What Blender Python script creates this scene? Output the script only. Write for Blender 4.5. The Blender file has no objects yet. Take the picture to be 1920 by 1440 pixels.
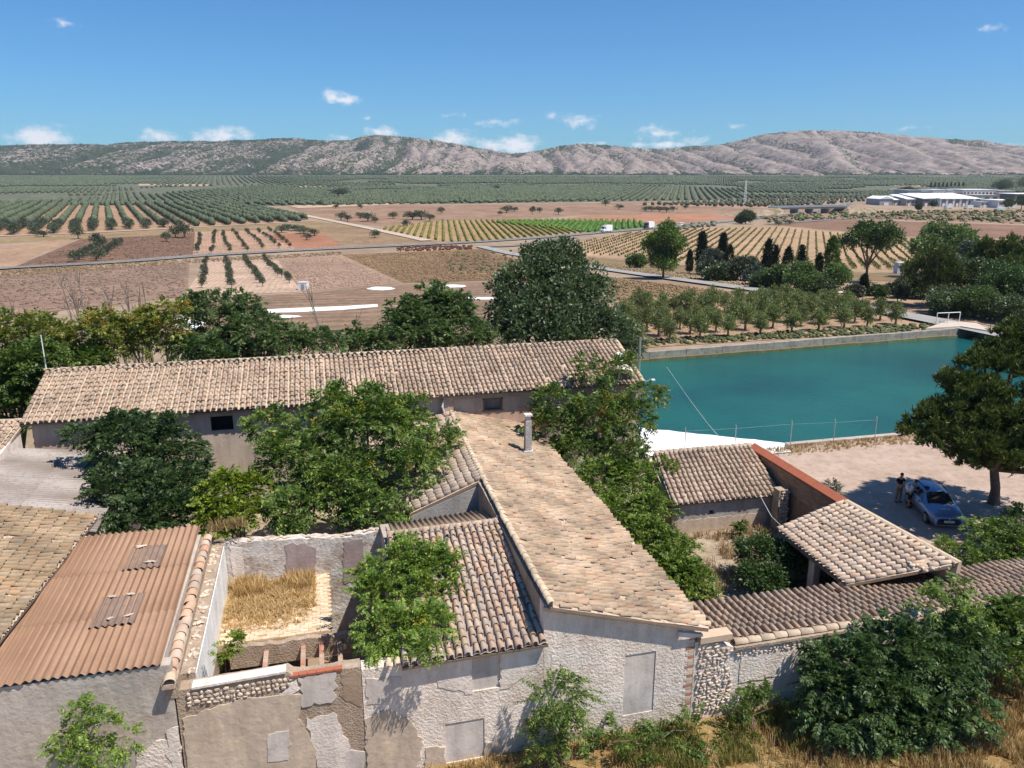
import bpy, bmesh, math, random
import numpy as np
from mathutils import Vector, Matrix, noise as mnoise

# ------------------------------------------------------------------ camera
scene = bpy.context.scene
COL = scene.collection
R = math.radians
CAM_H, PITCH, FPX = 18.4, R(15.0), 1461.0          # eye height, tilt below level, focal length in 1920-wide pixels
cam_d = bpy.data.cameras.new('camera'); cam = bpy.data.objects.new('camera', cam_d); COL.objects.link(cam)
cam.location = (0, 0, CAM_H); cam.rotation_euler = (math.pi/2 - PITCH, 0, 0)
cam_d.sensor_width = 36.0; cam_d.lens = 36.0*FPX/1920.0
cam_d.clip_start = 0.5; cam_d.clip_end = 20000
scene.camera = cam

# ------------------------------------------------------------------ sky and sun
SUN_AZ, SUN_EL = R(-24.0), R(62.5)                  # azimuth from +X towards +Y
world = bpy.data.worlds.new('World'); scene.world = world; world.use_nodes = True
SKY_STRENGTH = 0.074
sun_d = bpy.data.lights.new('sun', 'SUN'); sun = bpy.data.objects.new('sun', sun_d); COL.objects.link(sun)
sun_d.energy = 4.9; sun_d.angle = R(0.53); sun_d.color = (1.0, 0.935, 0.835)
sun_vec = Vector((math.cos(SUN_AZ)*math.cos(SUN_EL), math.sin(SUN_AZ)*math.cos(SUN_EL), math.sin(SUN_EL)))
sun.rotation_euler = (-sun_vec).to_track_quat('-Z', 'Y').to_euler(); sun.location = (30, -10, 60)
vs = scene.view_settings
vs.view_transform = 'Standard'; vs.look = 'None'; vs.exposure = 0.38; vs.gamma = 1.0; vs.use_curve_mapping = False
scene.render.engine = 'CYCLES'
cy = scene.cycles
cy.max_bounces = 6; cy.diffuse_bounces = 3; cy.glossy_bounces = 2; cy.transmission_bounces = 3; cy.transparent_max_bounces = 6
cy.volume_bounces = 0; cy.use_denoising = True; cy.caustics_reflective = False; cy.caustics_refractive = False
cy.use_adaptive_sampling = True; cy.adaptive_threshold = 0.015
cy.volume_step_rate = 10; cy.volume_max_steps = 16

def az_el(px, py):
    a = (px-960)/FPX; b = (py-720)/FPX
    d = Vector((a, math.cos(PITCH)-b*math.sin(PITCH), -math.sin(PITCH)-b*math.cos(PITCH))).normalized()
    return math.atan2(d.x, d.y), math.asin(d.z)

# clouds of the sky: where they stand (azimuth, elevation) and how big they are, in radians
CLOUDS = [  # px, py, half width, half height, density
    (76, 257, 40, 17, 1.0), (297, 254, 32, 12, .9), (418, 254, 42, 15, .95), (640, 187, 40, 13, .75), (625, 183, 18, 14, .8), (640, 258, 34, 10, .5), (713, 247, 36, 11, .8),
    (852, 259, 36, 15, .9), (925, 272, 60, 12, .9), (972, 272, 40, 19, 1.0), (840, 216, 45, 12, .3), (935, 230, 62, 12, .45),
    (1035, 216, 36, 12, .3), (1088, 226, 42, 24, .6), (1228, 250, 56, 17, .6), (1215, 242, 28, 12, .4), (1305, 262, 40, 16, .5), (1388, 236, 28, 11, .45),
    (1235, 272, 60, 7, .75), (1862, 54, 58, 15, .35), (1700, 240, 120, 12, .18), (1770, 246, 40, 10, .22), (1890, 274, 50, 12, .4),
    (115, 42, 55, 22, .10), (690, 222, 20, 9, .4), (245, 70, 22, 8, .1), (1120, 268, 45, 7, .5)]

def build_world():
    nt = world.node_tree; N = nt.nodes; Lk = nt.links; N.clear()
    def nd(t, **k):
        n = N.new(t)
        for a, b in k.items(): setattr(n, a, b)
        return n
    def mth(op, a, b=None, clamp=False):
        n = nd('ShaderNodeMath', operation=op, use_clamp=clamp)
        for i, v in enumerate((a, b)):
            if v is None: continue
            if isinstance(v, (int, float)): n.inputs[i].default_value = v
            else: Lk.new(v, n.inputs[i])
        return n.outputs[0]
    out = nd('ShaderNodeOutputWorld'); bg = nd('ShaderNodeBackground')
    sky = nd('ShaderNodeTexSky', sky_type='NISHITA'); sky.sun_disc = False
    sky.sun_elevation = SUN_EL; sky.sun_rotation = math.pi/2 - SUN_AZ
    sky.altitude = 600; sky.air_density = 1.0; sky.dust_density = 0.35; sky.ozone_density = 2.0
    tc = nd('ShaderNodeTexCoord'); sep = nd('ShaderNodeSeparateXYZ'); Lk.new(tc.outputs['Generated'], sep.inputs[0])
    x, y, z = sep.outputs
    az = mth('ARCTAN2', x, y); el = mth('ARCSINE', z)
    comb = nd('ShaderNodeCombineXYZ'); Lk.new(az, comb.inputs[0]); Lk.new(mth('MULTIPLY', el, 1.6), comb.inputs[1])
    no = nd('ShaderNodeTexNoise'); no.inputs['Scale'].default_value = 75; no.inputs['Detail'].default_value = 4; no.inputs['Roughness'].default_value = .62
    Lk.new(comb.outputs[0], no.inputs['Vector'])
    no2 = nd('ShaderNodeTexNoise'); no2.inputs['Scale'].default_value = 28; no2.inputs['Detail'].default_value = 1
    Lk.new(comb.outputs[0], no2.inputs['Vector'])
    nsum = mth('ADD', mth('MULTIPLY', mth('SUBTRACT', no.outputs[0], .5), 1.7), mth('MULTIPLY', mth('SUBTRACT', no2.outputs[0], .5), 1.0))
    total = None
    ae = nd('ShaderNodeCombineXYZ'); Lk.new(az, ae.inputs[0]); Lk.new(el, ae.inputs[1])
    for (px, py, hw, hh, dn) in CLOUDS:
        a0, e0 = az_el(px, py); hw *= 1.4; hh *= 1.4
        ma = nd('ShaderNodeVectorMath', operation='MULTIPLY_ADD'); Lk.new(ae.outputs[0], ma.inputs[0])
        ma.inputs[1].default_value = (FPX/hw, FPX/hh, 0); ma.inputs[2].default_value = (-a0*FPX/hw, -e0*FPX/hh, 0)
        ln = nd('ShaderNodeVectorMath', operation='LENGTH'); Lk.new(ma.outputs[0], ln.inputs[0])
        v = nd('ShaderNodeMath', operation='MULTIPLY_ADD'); Lk.new(ln.outputs['Value'], v.inputs[0]); v.inputs[1].default_value = -1.0; v.inputs[2].default_value = .24+.80*dn
        total = v.outputs[0] if total is None else mth('MAXIMUM', total, v.outputs[0])
    rp = nd('ShaderNodeMapRange', interpolation_type='SMOOTHSTEP'); rp.inputs[1].default_value = .12; rp.inputs[2].default_value = 1.15; rp.inputs[3].default_value = 0; rp.inputs[4].default_value = .97
    gate = mth('MULTIPLY', mth('ADD', total, .75), 2.0, True)
    Lk.new(mth('ADD', mth('MULTIPLY', total, 1.2), mth('MULTIPLY', nsum, gate)), rp.inputs[0])
    total = rp.outputs[0]
    hs = nd('ShaderNodeMixRGB', blend_type='MULTIPLY'); hs.inputs[0].default_value = 1; Lk.new(sky.outputs[0], hs.inputs[1]); hs.inputs[2].default_value = (.43, .90, 1.31, 1)   # the clear dry air of the place
    mix = nd('ShaderNodeMixRGB'); Lk.new(total, mix.inputs[0]); Lk.new(hs.outputs[0], mix.inputs[1])
    mix.inputs[2].default_value = (10.0, 10.2, 10.8, 1)
    Lk.new(mix.outputs[0], bg.inputs[0]); bg.inputs[1].default_value = SKY_STRENGTH
    Lk.new(bg.outputs[0], out.inputs[0])
build_world()
world.cycles.sampling_method = 'MANUAL'; world.cycles.sample_map_resolution = 256

# ------------------------------------------------------------------ helpers
rnd = random.Random(7)
nrs = np.random.RandomState(11)
TH = math.atan(.25)                                  # the farm is turned this much from the x axis
E1 = (math.cos(TH), math.sin(TH)); E2 = (-math.sin(TH), math.cos(TH)); FY0 = 21.7
def W(u, v, z=0.0):                                  # farm coordinates -> world
    return Vector((u*E1[0]+v*E2[0], FY0+u*E1[1]+v*E2[1], z))
def ss(a, b, x):
    t = min(1, max(0, (x-a)/(b-a))); return t*t*(3-2*t)
def T(y):                                            # height of the land, by distance
    z = -6.0*ss(100, 240, y)
    if y > 600: z += 22.0*((y-600)/1600.0)**1.6
    return z
def ray(px, py):
    a = (px-960)/FPX; b = (py-720)/FPX
    return Vector((a, math.cos(PITCH)-b*math.sin(PITCH), -math.sin(PITCH)-b*math.cos(PITCH)))
def at_z(px, py, z=0.0):
    d = ray(px, py); t = (z-CAM_H)/d.z
    return Vector((d.x*t, d.y*t, z))
def at_v(px, py, v):
    d = ray(px, py); t = (v+FY0*E2[1])/(d.x*E2[0]+d.y*E2[1])
    return Vector((d.x*t, d.y*t, CAM_H+d.z*t))
def at_y(px, py, y):
    d = ray(px, py); t = y/d.y
    return Vector((d.x*t, y, CAM_H+d.z*t))
def G(px, py):                                       # the spot of ground that lies along that line of sight
    d = ray(px, py); lo, hi = 8.0, 2700.0
    f = lambda t: CAM_H+d.z*t-T(d.y*t)
    t = lo
    while t < hi and f(t) > 0: t *= 1.02
    a, b = t/1.02, t
    for _ in range(30):
        m = .5*(a+b)
        if f(m) > 0: a = m
        else: b = m
    return Vector((d.x*b, d.y*b, T(d.y*b)))
def depth(p): return p.y*math.cos(PITCH)-(p.z-CAM_H)*math.sin(PITCH)
def px_of(p):
    d = max(.1, depth(p)); up = p.y*math.sin(PITCH)+(p.z-CAM_H)*math.cos(PITCH)
    return 960+FPX*p.x/d, 720-FPX*up/d

def off(o):
    v = Vector((0, 0, 0))
    while o is not None: v = v+o.location; o = o.parent
    return v
def tag(o, label=None, cat=None, group=None, kind=None):
    if label: o['label'] = label
    if cat: o['category'] = cat
    if group: o['group'] = group
    if kind: o['kind'] = kind
    return o
def empty(name, loc, label=None, cat=None, group=None, kind=None):
    o = bpy.data.objects.new(name, None); COL.objects.link(o); o.location = loc; o.empty_display_size = .2
    return tag(o, label, cat, group, kind)
def link(name, me, parent=None, loc=None):
    o = bpy.data.objects.new(name, me); COL.objects.link(o)
    if parent is not None: o.parent = parent
    if loc is not None: o.location = loc
    return o
def M(name, verts, faces, mat, parent=None, smooth=False, kind=None):
    """one mesh object from world-space vertices"""
    me = bpy.data.meshes.new(name); o0 = off(parent)
    me.from_pydata([tuple(Vector(v)-o0) for v in verts], [], [tuple(f) for f in faces])
    me.update()
    if smooth: me.polygons.foreach_set('use_smooth', [True]*len(me.polygons))
    if isinstance(mat, (list, tuple)):
        for m in mat: me.materials.append(m)
    else: me.materials.append(mat)
    o = link(name, me, parent)
    if kind: o['kind'] = kind
    return o
def np_mesh(name, V, F, mat, smooth=False):
    """mesh datablock from numpy arrays: V (n,3), F (m,k)"""
    me = bpy.data.meshes.new(name); n, k = F.shape
    me.vertices.add(len(V)); me.vertices.foreach_set('co', np.ascontiguousarray(V, dtype=np.float32).ravel())
    me.loops.add(n*k); me.loops.foreach_set('vertex_index', np.ascontiguousarray(F, dtype=np.int32).ravel())
    me.polygons.add(n); me.polygons.foreach_set('loop_start', np.arange(0, n*k, k, dtype=np.int32))
    try: me.polygons.foreach_set('loop_total', np.full(n, k, dtype=np.int32))
    except Exception: pass
    me.update(calc_edges=True)
    if smooth: me.polygons.foreach_set('use_smooth', np.ones(n, dtype=bool))
    me.materials.append(mat)
    return me
class MB:
    """collects shapes, then links them as one mesh object"""
    def __init__(s): s.v = []; s.f = []
    def add(s, vs, fs):
        b = len(s.v); s.v += [Vector(q) for q in vs]; s.f += [tuple(i+b for i in f) for f in fs]; return s
    def hexa(s, a):                                   # 8 corners: 4 below, 4 above
        return s.add(a, [(3, 2, 1, 0), (4, 5, 6, 7), (0, 1, 5, 4), (1, 2, 6, 5), (2, 3, 7, 6), (3, 0, 4, 7)])
    def ubox(s, u0, u1, v0, v1, z0, z1):              # box in farm coordinates
        return s.hexa([W(u0, v0, z0), W(u1, v0, z0), W(u1, v1, z0), W(u0, v1, z0), W(u0, v0, z1), W(u1, v0, z1), W(u1, v1, z1), W(u0, v1, z1)])
    def box(s, c, size, rz=0.0, M4=None):
        sx, sy, sz = [q/2 for q in size]; m = M4 or (Matrix.Translation(Vector(c)) @ Matrix.Rotation(rz, 4, 'Z'))
        return s.hexa([m @ Vector(q) for q in [(-sx, -sy, -sz), (sx, -sy, -sz), (sx, sy, -sz), (-sx, sy, -sz), (-sx, -sy, sz), (sx, -sy, sz), (sx, sy, sz), (-sx, sy, sz)]])
    def tube(s, pts, rad, n=7, cap=True):
        pts = [Vector(p) for p in pts]; rings = []; b0 = len(s.v)
        for i, p in enumerate(pts):
            d = (pts[min(i+1, len(pts)-1)]-pts[max(i-1, 0)])
            d = d.normalized() if d.length > 1e-6 else Vector((0, 0, 1))
            a = d.cross(Vector((0, 0, 1)) if abs(d.z) < .9 else Vector((1, 0, 0))).normalized(); c = d.cross(a)
            r = rad[i] if isinstance(rad, (list, tuple)) else rad
            s.v += [p+(a*math.cos(k*2*math.pi/n)+c*math.sin(k*2*math.pi/n))*r for k in range(n)]
        for i in range(len(pts)-1):
            for k in range(n):
                s.f.append((b0+i*n+k, b0+i*n+(k+1) % n, b0+(i+1)*n+(k+1) % n, b0+(i+1)*n+k))
        if cap:
            s.f.append(tuple(b0+k for k in range(n))[::-1]); s.f.append(tuple(b0+(len(pts)-1)*n+k for k in range(n)))
        return s
    def prism(s, poly, ext):                          # closed polygon of points, swept along a vector
        n = len(poly); ext = Vector(ext); a = [Vector(q) for q in poly]
        return s.add(a+[q+ext for q in a], [tuple(range(n))[::-1], tuple(range(n, 2*n))]+[(i, (i+1) % n, n+(i+1) % n, n+i) for i in range(n)])
    def build(s, name, mat, parent=None, smooth=False, kind=None):
        return M(name, s.v, s.f, mat, parent, smooth, kind)
def thing1(o, label, cat, group=None, kind=None):     # tag a thing made of one mesh and move its origin to its base
    return tag(o, label, cat, group, kind)

# ------------------------------------------------------------------ materials
MATS = {}
def mat(name, col=(.5, .5, .5), rough=.9, var=None, vscale=1.0, vdetail=5, col2=None, bump=0.0, bscale=20.0, bdist=.02,
        col3=None, spot_scale=None, spot=(.5, .6), island=0.0, spec=.3, metal=0.0, stripes=None, vmin=.35, vmax=.65, grain=0.0, streak=0.0, objrand=False):
    """procedural surface: two colours mixed by noise, spots of a third, optional furrow stripes, value change by piece, relief"""
    m = bpy.data.materials.new(name); m.use_nodes = True; nt = m.node_tree; N = nt.nodes; Lk = nt.links
    bs = N['Principled BSDF']; bs.inputs['Roughness'].default_value = rough; bs.inputs['Specular IOR Level'].default_value = spec; bs.inputs['Metallic'].default_value = metal
    geo = N.new('ShaderNodeNewGeometry'); P = geo.outputs['Position']
    def noise(sc, det=5, rg=.55, dist=0.0):
        n = N.new('ShaderNodeTexNoise'); n.inputs['Scale'].default_value = sc; n.inputs['Detail'].default_value = det; n.inputs['Roughness'].default_value = rg
        n.inputs['Distortion'].default_value = dist; Lk.new(P, n.inputs['Vector']); return n.outputs[0]
    def rng(x, a, b, lo=0.0, hi=1.0):
        r = N.new('ShaderNodeMapRange'); r.inputs[1].default_value = a; r.inputs[2].default_value = b; r.inputs[3].default_value = lo; r.inputs[4].default_value = hi
        Lk.new(x, r.inputs[0]); return r.outputs[0]
    def mixc(fac, a, b, mode='MIX'):
        x = N.new('ShaderNodeMixRGB'); x.blend_type = mode
        for i, q in enumerate((fac, a, b)):
            if isinstance(q, (int, float)): x.inputs[i].default_value = q
            elif isinstance(q, tuple): x.inputs[i].default_value = (*q, 1)
            else: Lk.new(q, x.inputs[i])
        return x.outputs[0]
    c = None
    if col2: c = mixc(rng(noise(vscale, vdetail, .6), vmin, vmax), col, col2)
    if col3: c = mixc(rng(noise(spot_scale or vscale*4, 4, .6), spot[0], spot[1]), c if c is not None else col, col3)
    if stripes:                                        # (world angle of the rows, spacing, colour, width share)
        ang, sp_, sc_, wd = stripes
        dp = N.new('ShaderNodeVectorMath'); dp.operation = 'DOT_PRODUCT'; Lk.new(P, dp.inputs[0]); dp.inputs[1].default_value = (-math.sin(ang)/sp_, math.cos(ang)/sp_, 0)
        ad = N.new('ShaderNodeMath'); ad.operation = 'ADD'; Lk.new(dp.outputs['Value'], ad.inputs[0]); Lk.new(rng(noise(.08, 2), 0, 1, -.6, .6), ad.inputs[1])
        fr = N.new('ShaderNodeMath'); fr.operation = 'PINGPONG'; Lk.new(ad.outputs[0], fr.inputs[0]); fr.inputs[1].default_value = .5
        f = rng(fr.outputs[0], wd*.5-.1, wd*.5+.1, 1, 0)
        mm = N.new('ShaderNodeMath'); mm.operation = 'MULTIPLY'; Lk.new(f, mm.inputs[0]); Lk.new(rng(noise(.35, 3), .3, .6, .25, 1), mm.inputs[1])
        c = mixc(mm.outputs[0], c if c is not None else col, sc_)
    if island:
        if objrand:
            oi = N.new('ShaderNodeObjectInfo'); a1 = N.new('ShaderNodeMath'); a1.operation = 'ADD'; Lk.new(geo.outputs['Random Per Island'], a1.inputs[0]); Lk.new(oi.outputs['Random'], a1.inputs[1])
            a2 = N.new('ShaderNodeMath'); a2.operation = 'FRACT'; Lk.new(a1.outputs[0], a2.inputs[0]); rv = a2.outputs[0]
        else: rv = geo.outputs['Random Per Island']
        hv = N.new('ShaderNodeHueSaturation'); hv.inputs['Color'].default_value = (*col, 1)
        if c is not None: Lk.new(c, hv.inputs['Color'])
        Lk.new(rng(rv, 0, 1, 1-island, 1+island), hv.inputs['Value']); c = hv.outputs[0]
    if grain:
        hv = N.new('ShaderNodeHueSaturation'); hv.inputs['Color'].default_value = (*col, 1)
        if c is not None: Lk.new(c, hv.inputs['Color'])
        ga = N.new('ShaderNodeMath'); ga.operation = 'MULTIPLY'; Lk.new(rng(noise(1.1, 6, .72), .32, .68, 1-grain, 1+grain), ga.inputs[0]); Lk.new(rng(noise(.09, 3, .6), .3, .7, 1-grain*.6, 1+grain*.6), ga.inputs[1])
        Lk.new(ga.outputs[0], hv.inputs['Value']); c = hv.outputs[0]
    if streak:                                          # rain streaks and damp blotches with shapes of their own
        mp = N.new('ShaderNodeMapping'); mp.inputs['Scale'].default_value = (1, 1, .16); Lk.new(P, mp.inputs[0])
        ns = N.new('ShaderNodeTexNoise'); ns.inputs['Scale'].default_value = 2.6; ns.inputs['Detail'].default_value = 5; ns.inputs['Roughness'].default_value = .65; Lk.new(mp.outputs[0], ns.inputs['Vector'])
        hv = N.new('ShaderNodeHueSaturation'); hv.inputs['Color'].default_value = (*col, 1)
        if c is not None: Lk.new(c, hv.inputs['Color'])
        ga = N.new('ShaderNodeMath'); ga.operation = 'MULTIPLY'; Lk.new(rng(ns.outputs[0], .36, .66, 1+streak*.4, 1-streak), ga.inputs[0]); Lk.new(rng(noise(.45, 4, .6), .34, .66, 1-streak*.8, 1+streak*.5), ga.inputs[1])
        Lk.new(ga.outputs[0], hv.inputs['Value']); c = hv.outputs[0]
    if c is None: bs.inputs['Base Color'].default_value = (*col, 1)
    else: Lk.new(c, bs.inputs['Base Color'])
    if bump:
        b = N.new('ShaderNodeBump'); b.inputs['Strength'].default_value = bump; b.inputs['Distance'].default_value = bdist
        Lk.new(noise(bscale, 4, .6), b.inputs['Height']); Lk.new(b.outputs[0], bs.inputs['Normal'])
    MATS[name] = m
    return m

def tile_mat(name, cols, lichen=(.33, .29, .25), lich=(.50, .66), val=.28):
    """clay: each tile takes its own colour from the kiln's range; lichen speckle over all"""
    m = bpy.data.materials.new(name); m.use_nodes = True; nt = m.node_tree; N = nt.nodes; Lk = nt.links
    bs = N['Principled BSDF']; bs.inputs['Roughness'].default_value = .92; bs.inputs['Specular IOR Level'].default_value = .2
    geo = N.new('ShaderNodeNewGeometry'); oi = N.new('ShaderNodeObjectInfo')
    a1 = N.new('ShaderNodeMath'); a1.operation = 'ADD'; Lk.new(geo.outputs['Random Per Island'], a1.inputs[0]); Lk.new(oi.outputs['Random'], a1.inputs[1])
    a2 = N.new('ShaderNodeMath'); a2.operation = 'FRACT'; Lk.new(a1.outputs[0], a2.inputs[0])
    cr = N.new('ShaderNodeValToRGB'); e = cr.color_ramp; e.interpolation = 'LINEAR'
    while len(e.elements) < len(cols): e.elements.new(.5)
    for i, c in enumerate(cols): e.elements[i].position = i/(len(cols)-1); e.elements[i].color = (*c, 1)
    Lk.new(a2.outputs[0], cr.inputs[0])
    def noise(sc, det=4, rg=.6):
        n = N.new('ShaderNodeTexNoise'); n.inputs['Scale'].default_value = sc; n.inputs['Detail'].default_value = det; n.inputs['Roughness'].default_value = rg; Lk.new(geo.outputs['Position'], n.inputs['Vector']); return n.outputs[0]
    def rng(x, a, b, lo=0., hi=1.):
        r = N.new('ShaderNodeMapRange'); r.inputs[1].default_value = a; r.inputs[2].default_value = b; r.inputs[3].default_value = lo; r.inputs[4].default_value = hi; Lk.new(x, r.inputs[0]); return r.outputs[0]
    mx = N.new('ShaderNodeMixRGB'); Lk.new(rng(noise(9, 5, .7), lich[0], lich[1], 0, .85), mx.inputs[0]); Lk.new(cr.outputs[0], mx.inputs[1]); mx.inputs[2].default_value = (*lichen, 1)
    hv = N.new('ShaderNodeHueSaturation'); Lk.new(mx.outputs[0], hv.inputs['Color'])
    mm = N.new('ShaderNodeMath'); mm.operation = 'MULTIPLY'; Lk.new(rng(noise(.7, 4), .3, .7, 1-val, 1+val*.6), mm.inputs[0]); Lk.new(rng(noise(60, 2), .3, .7, .82, 1.12), mm.inputs[1])
    Lk.new(mm.outputs[0], hv.inputs['Value']); Lk.new(hv.outputs[0], bs.inputs['Base Color'])
    b = N.new('ShaderNodeBump'); b.inputs['Strength'].default_value = .5; b.inputs['Distance'].default_value = .01; Lk.new(noise(45, 3), b.inputs['Height']); Lk.new(b.outputs[0], bs.inputs['Normal'])
    return m

def leaf_mat(name, c1, c2, c3=None, trans=.28, gloss=.10, nscale=.9, islv=.3):
    m = bpy.data.materials.new(name); m.use_nodes = True; nt = m.node_tree; N = nt.nodes; Lk = nt.links
    bs = N['Principled BSDF']; out = N['Material Output']; bs.inputs['Roughness'].default_value = .42; bs.inputs['Specular IOR Level'].default_value = gloss*3
    geo = N.new('ShaderNodeNewGeometry'); oi = N.new('ShaderNodeObjectInfo')
    n = N.new('ShaderNodeTexNoise'); n.inputs['Scale'].default_value = nscale; n.inputs['Detail'].default_value = 3; Lk.new(geo.outputs['Position'], n.inputs['Vector'])
    r = N.new('ShaderNodeMapRange'); r.inputs[1].default_value = .35; r.inputs[2].default_value = .65; Lk.new(n.outputs[0], r.inputs[0])
    mx = N.new('ShaderNodeMixRGB'); Lk.new(r.outputs[0], mx.inputs[0]); mx.inputs[1].default_value = (*c1, 1); mx.inputs[2].default_value = (*c2, 1)
    c = mx.outputs[0]
    if c3:
        r3 = N.new('ShaderNodeMapRange'); r3.inputs[1].default_value = .80; r3.inputs[2].default_value = 1.0; Lk.new(geo.outputs['Random Per Island'], r3.inputs[0])
        m3 = N.new('ShaderNodeMixRGB'); Lk.new(r3.outputs[0], m3.inputs[0]); Lk.new(c, m3.inputs[1]); m3.inputs[2].default_value = (*c3, 1); c = m3.outputs[0]
    hv = N.new('ShaderNodeHueSaturation'); Lk.new(c, hv.inputs['Color'])
    a = N.new('ShaderNodeMapRange'); a.inputs[3].default_value = 1-islv; a.inputs[4].default_value = 1+islv; Lk.new(geo.outputs['Random Per Island'], a.inputs[0])
    b = N.new('ShaderNodeMapRange'); b.inputs[3].default_value = .85; b.inputs[4].default_value = 1.15; Lk.new(oi.outputs['Random'], b.inputs[0])
    mm = N.new('ShaderNodeMath'); mm.operation = 'MULTIPLY'; Lk.new(a.outputs[0], mm.inputs[0]); Lk.new(b.outputs[0], mm.inputs[1]); Lk.new(mm.outputs[0], hv.inputs['Value'])
    Lk.new(hv.outputs[0], bs.inputs['Base Color'])
    tr = N.new('ShaderNodeBsdfTranslucent'); h2 = N.new('ShaderNodeHueSaturation'); h2.inputs['Saturation'].default_value = 1.15; h2.inputs['Value'].default_value = 1.5; Lk.new(hv.outputs[0], h2.inputs['Color']); Lk.new(h2.outputs[0], tr.inputs[0])
    ms = N.new('ShaderNodeMixShader'); ms.inputs[0].default_value = trans; Lk.new(bs.outputs[0], ms.inputs[1]); Lk.new(tr.outputs[0], ms.inputs[2]); Lk.new(ms.outputs[0], out.inputs[0])
    return m
# ------------------------------------------------------------------ land
soil = mat('dry_earth', (.26, .175, .12), .95, col2=(.36, .27, .19), vscale=.05, col3=(.20, .17, .09), spot_scale=.35, spot=(.52, .68), bump=.5, bscale=1.5, bdist=.15)
yard_m = mat('packed_earth', (.37, .27, .21), .95, col2=(.44, .335, .27), vscale=.22, col3=(.31, .225, .17), spot_scale=1.8, spot=(.5, .75), bump=.6, bscale=4, bdist=.08, grain=.14)
court_m = mat('weedy_ground', (.33, .25, .17), .95, col2=(.42, .34, .25), vscale=.8, col3=(.20, .15, .10), spot_scale=3, spot=(.45, .7), bump=.8, bscale=7, bdist=.08)
straw_ground = mat('straw_ground', (.30, .21, .09), .95, col2=(.24, .14, .05), vscale=.9, col3=(.40, .31, .15), spot_scale=6, spot=(.5, .7), bump=.8, bscale=12, bdist=.08)
POOL = [(15.2, 23.3), (25.7, 23.3), (26.4, 24.8), (73, 24.8), (73, 56.9), (15.2, 52.9)]
poolw = [W(u, v, 0) for u, v in POOL]
YR = [100+4*i for i in range(36)]+[600+30*i for i in range(75)]
def ground():
    from mathutils.geometry import tessellate_polygon
    outer = [Vector((-400, -60, 0)), Vector((400, -60, 0)), Vector((400, 100, 0)), Vector((-400, 100, 0))]
    tris = tessellate_polygon([outer, poolw]); V = [*outer, *poolw]; F = [list(t) for t in tris]
    for k, f in enumerate(F):
        a, b, c = [V[i] for i in f]
        if (b-a).cross(c-a).z < 0: F[k] = f[::-1]
    b = len(V); XR = (-3800, -400, 400, 3800)
    for y in YR:
        V += [Vector((x, y, T(y))) for x in XR]
    for i in range(len(YR)-1):
        for k in range(3): F.append([b+i*4+k, b+i*4+k+1, b+i*4+5+k, b+i*4+4+k])
    n = len(V); V += [Vector((-3800, -60, 0)), Vector((-3800, 100, 0)), Vector((3800, -60, 0)), Vector((3800, 100, 0))]
    F += [[n, 0, 3, n+1], [1, n+2, n+3, 2]]
    o = M('ground', V, F, soil); tag(o, 'dry brown plain reaching to the foot of the mountains', 'ground', kind='structure')
ground()

def world_poly(pix, step=30):
    pts = []
    for i, a in enumerate(pix):
        b = pix[(i+1) % len(pix)]; n = max(1, int(math.hypot(b[0]-a[0], b[1]-a[1])/step))
        for k in range(n): pts.append(G(a[0]+(b[0]-a[0])*k/n, a[1]+(b[1]-a[1])*k/n))
    return pts
NLAY = [0]
def patch(name, pix, m, label, cat='field', lift=None, pts=None, jag=0.0):
    pts = pts or world_poly(pix); NLAY[0] += 1
    far = min(p.y for p in pts) > 500
    lift = lift if lift is not None else (.02+.0014*NLAY[0])*(4 if far else 1)
    bm = bmesh.new()
    f = bm.faces.new([bm.verts.new((p.x+rnd.uniform(-jag, jag), p.y+rnd.uniform(-jag, jag), 0)) for p in pts])
    if f.normal.z < 0 or f.calc_area() == 0: pass
    y0, y1 = min(p.y for p in pts), max(p.y for p in pts)
    for y in YR:
        if y0 < y < y1: bmesh.ops.bisect_plane(bm, geom=bm.verts[:]+bm.edges[:]+bm.faces[:], plane_co=(0, y, 0), plane_no=(0, 1, 0))
    for v in bm.verts: v.co.z = T(v.co.y)+lift
    bmesh.ops.recalc_face_normals(bm, faces=bm.faces[:])
    if sum(f.normal.z for f in bm.faces) < 0: bmesh.ops.reverse_faces(bm, faces=bm.faces[:])
    me = bpy.data.meshes.new(name); bm.to_mesh(me); bm.free(); me.materials.append(m)
    o = link(name, me); tag(o, label, cat, kind='structure'); return o
def resample(pts, step):
    out = [pts[0]]
    for a, b in zip(pts, pts[1:]):
        n = max(1, int((b-a).length/step)); out += [a.lerp(b, (k+1)/n) for k in range(n)]
    return out
def smooth_path(pts, it=2):
    for _ in range(it):
        q = [pts[0]]
        for a, b in zip(pts, pts[1:]): q += [a.lerp(b, .25), a.lerp(b, .75)]
        pts = q+[pts[-1]]
    return pts
def ribbon(name, pix, width, m, label, lift, cat='road', pts=None, offs=0.0, parent=None, ds=4.0, z_of=None):
    c = pts or resample(smooth_path([G(*q) for q in pix]), ds); V = []; F = []
    for i, p in enumerate(c):
        d = c[min(i+1, len(c)-1)]-c[max(0, i-1)]; n = Vector((-d.y, d.x, 0)).normalized()
        for s in (-1, 1):
            q = p+n*(offs+s*width/2); V.append((q.x, q.y, (z_of(q) if z_of else T(q.y))+lift))
    for i in range(len(c)-1): F.append((2*i, 2*i+1, 2*i+3, 2*i+2))
    o = M(name, V, [f[::-1] for f in F], m, parent)
    if not parent: tag(o, label, cat, kind='structure')
    return o

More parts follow.
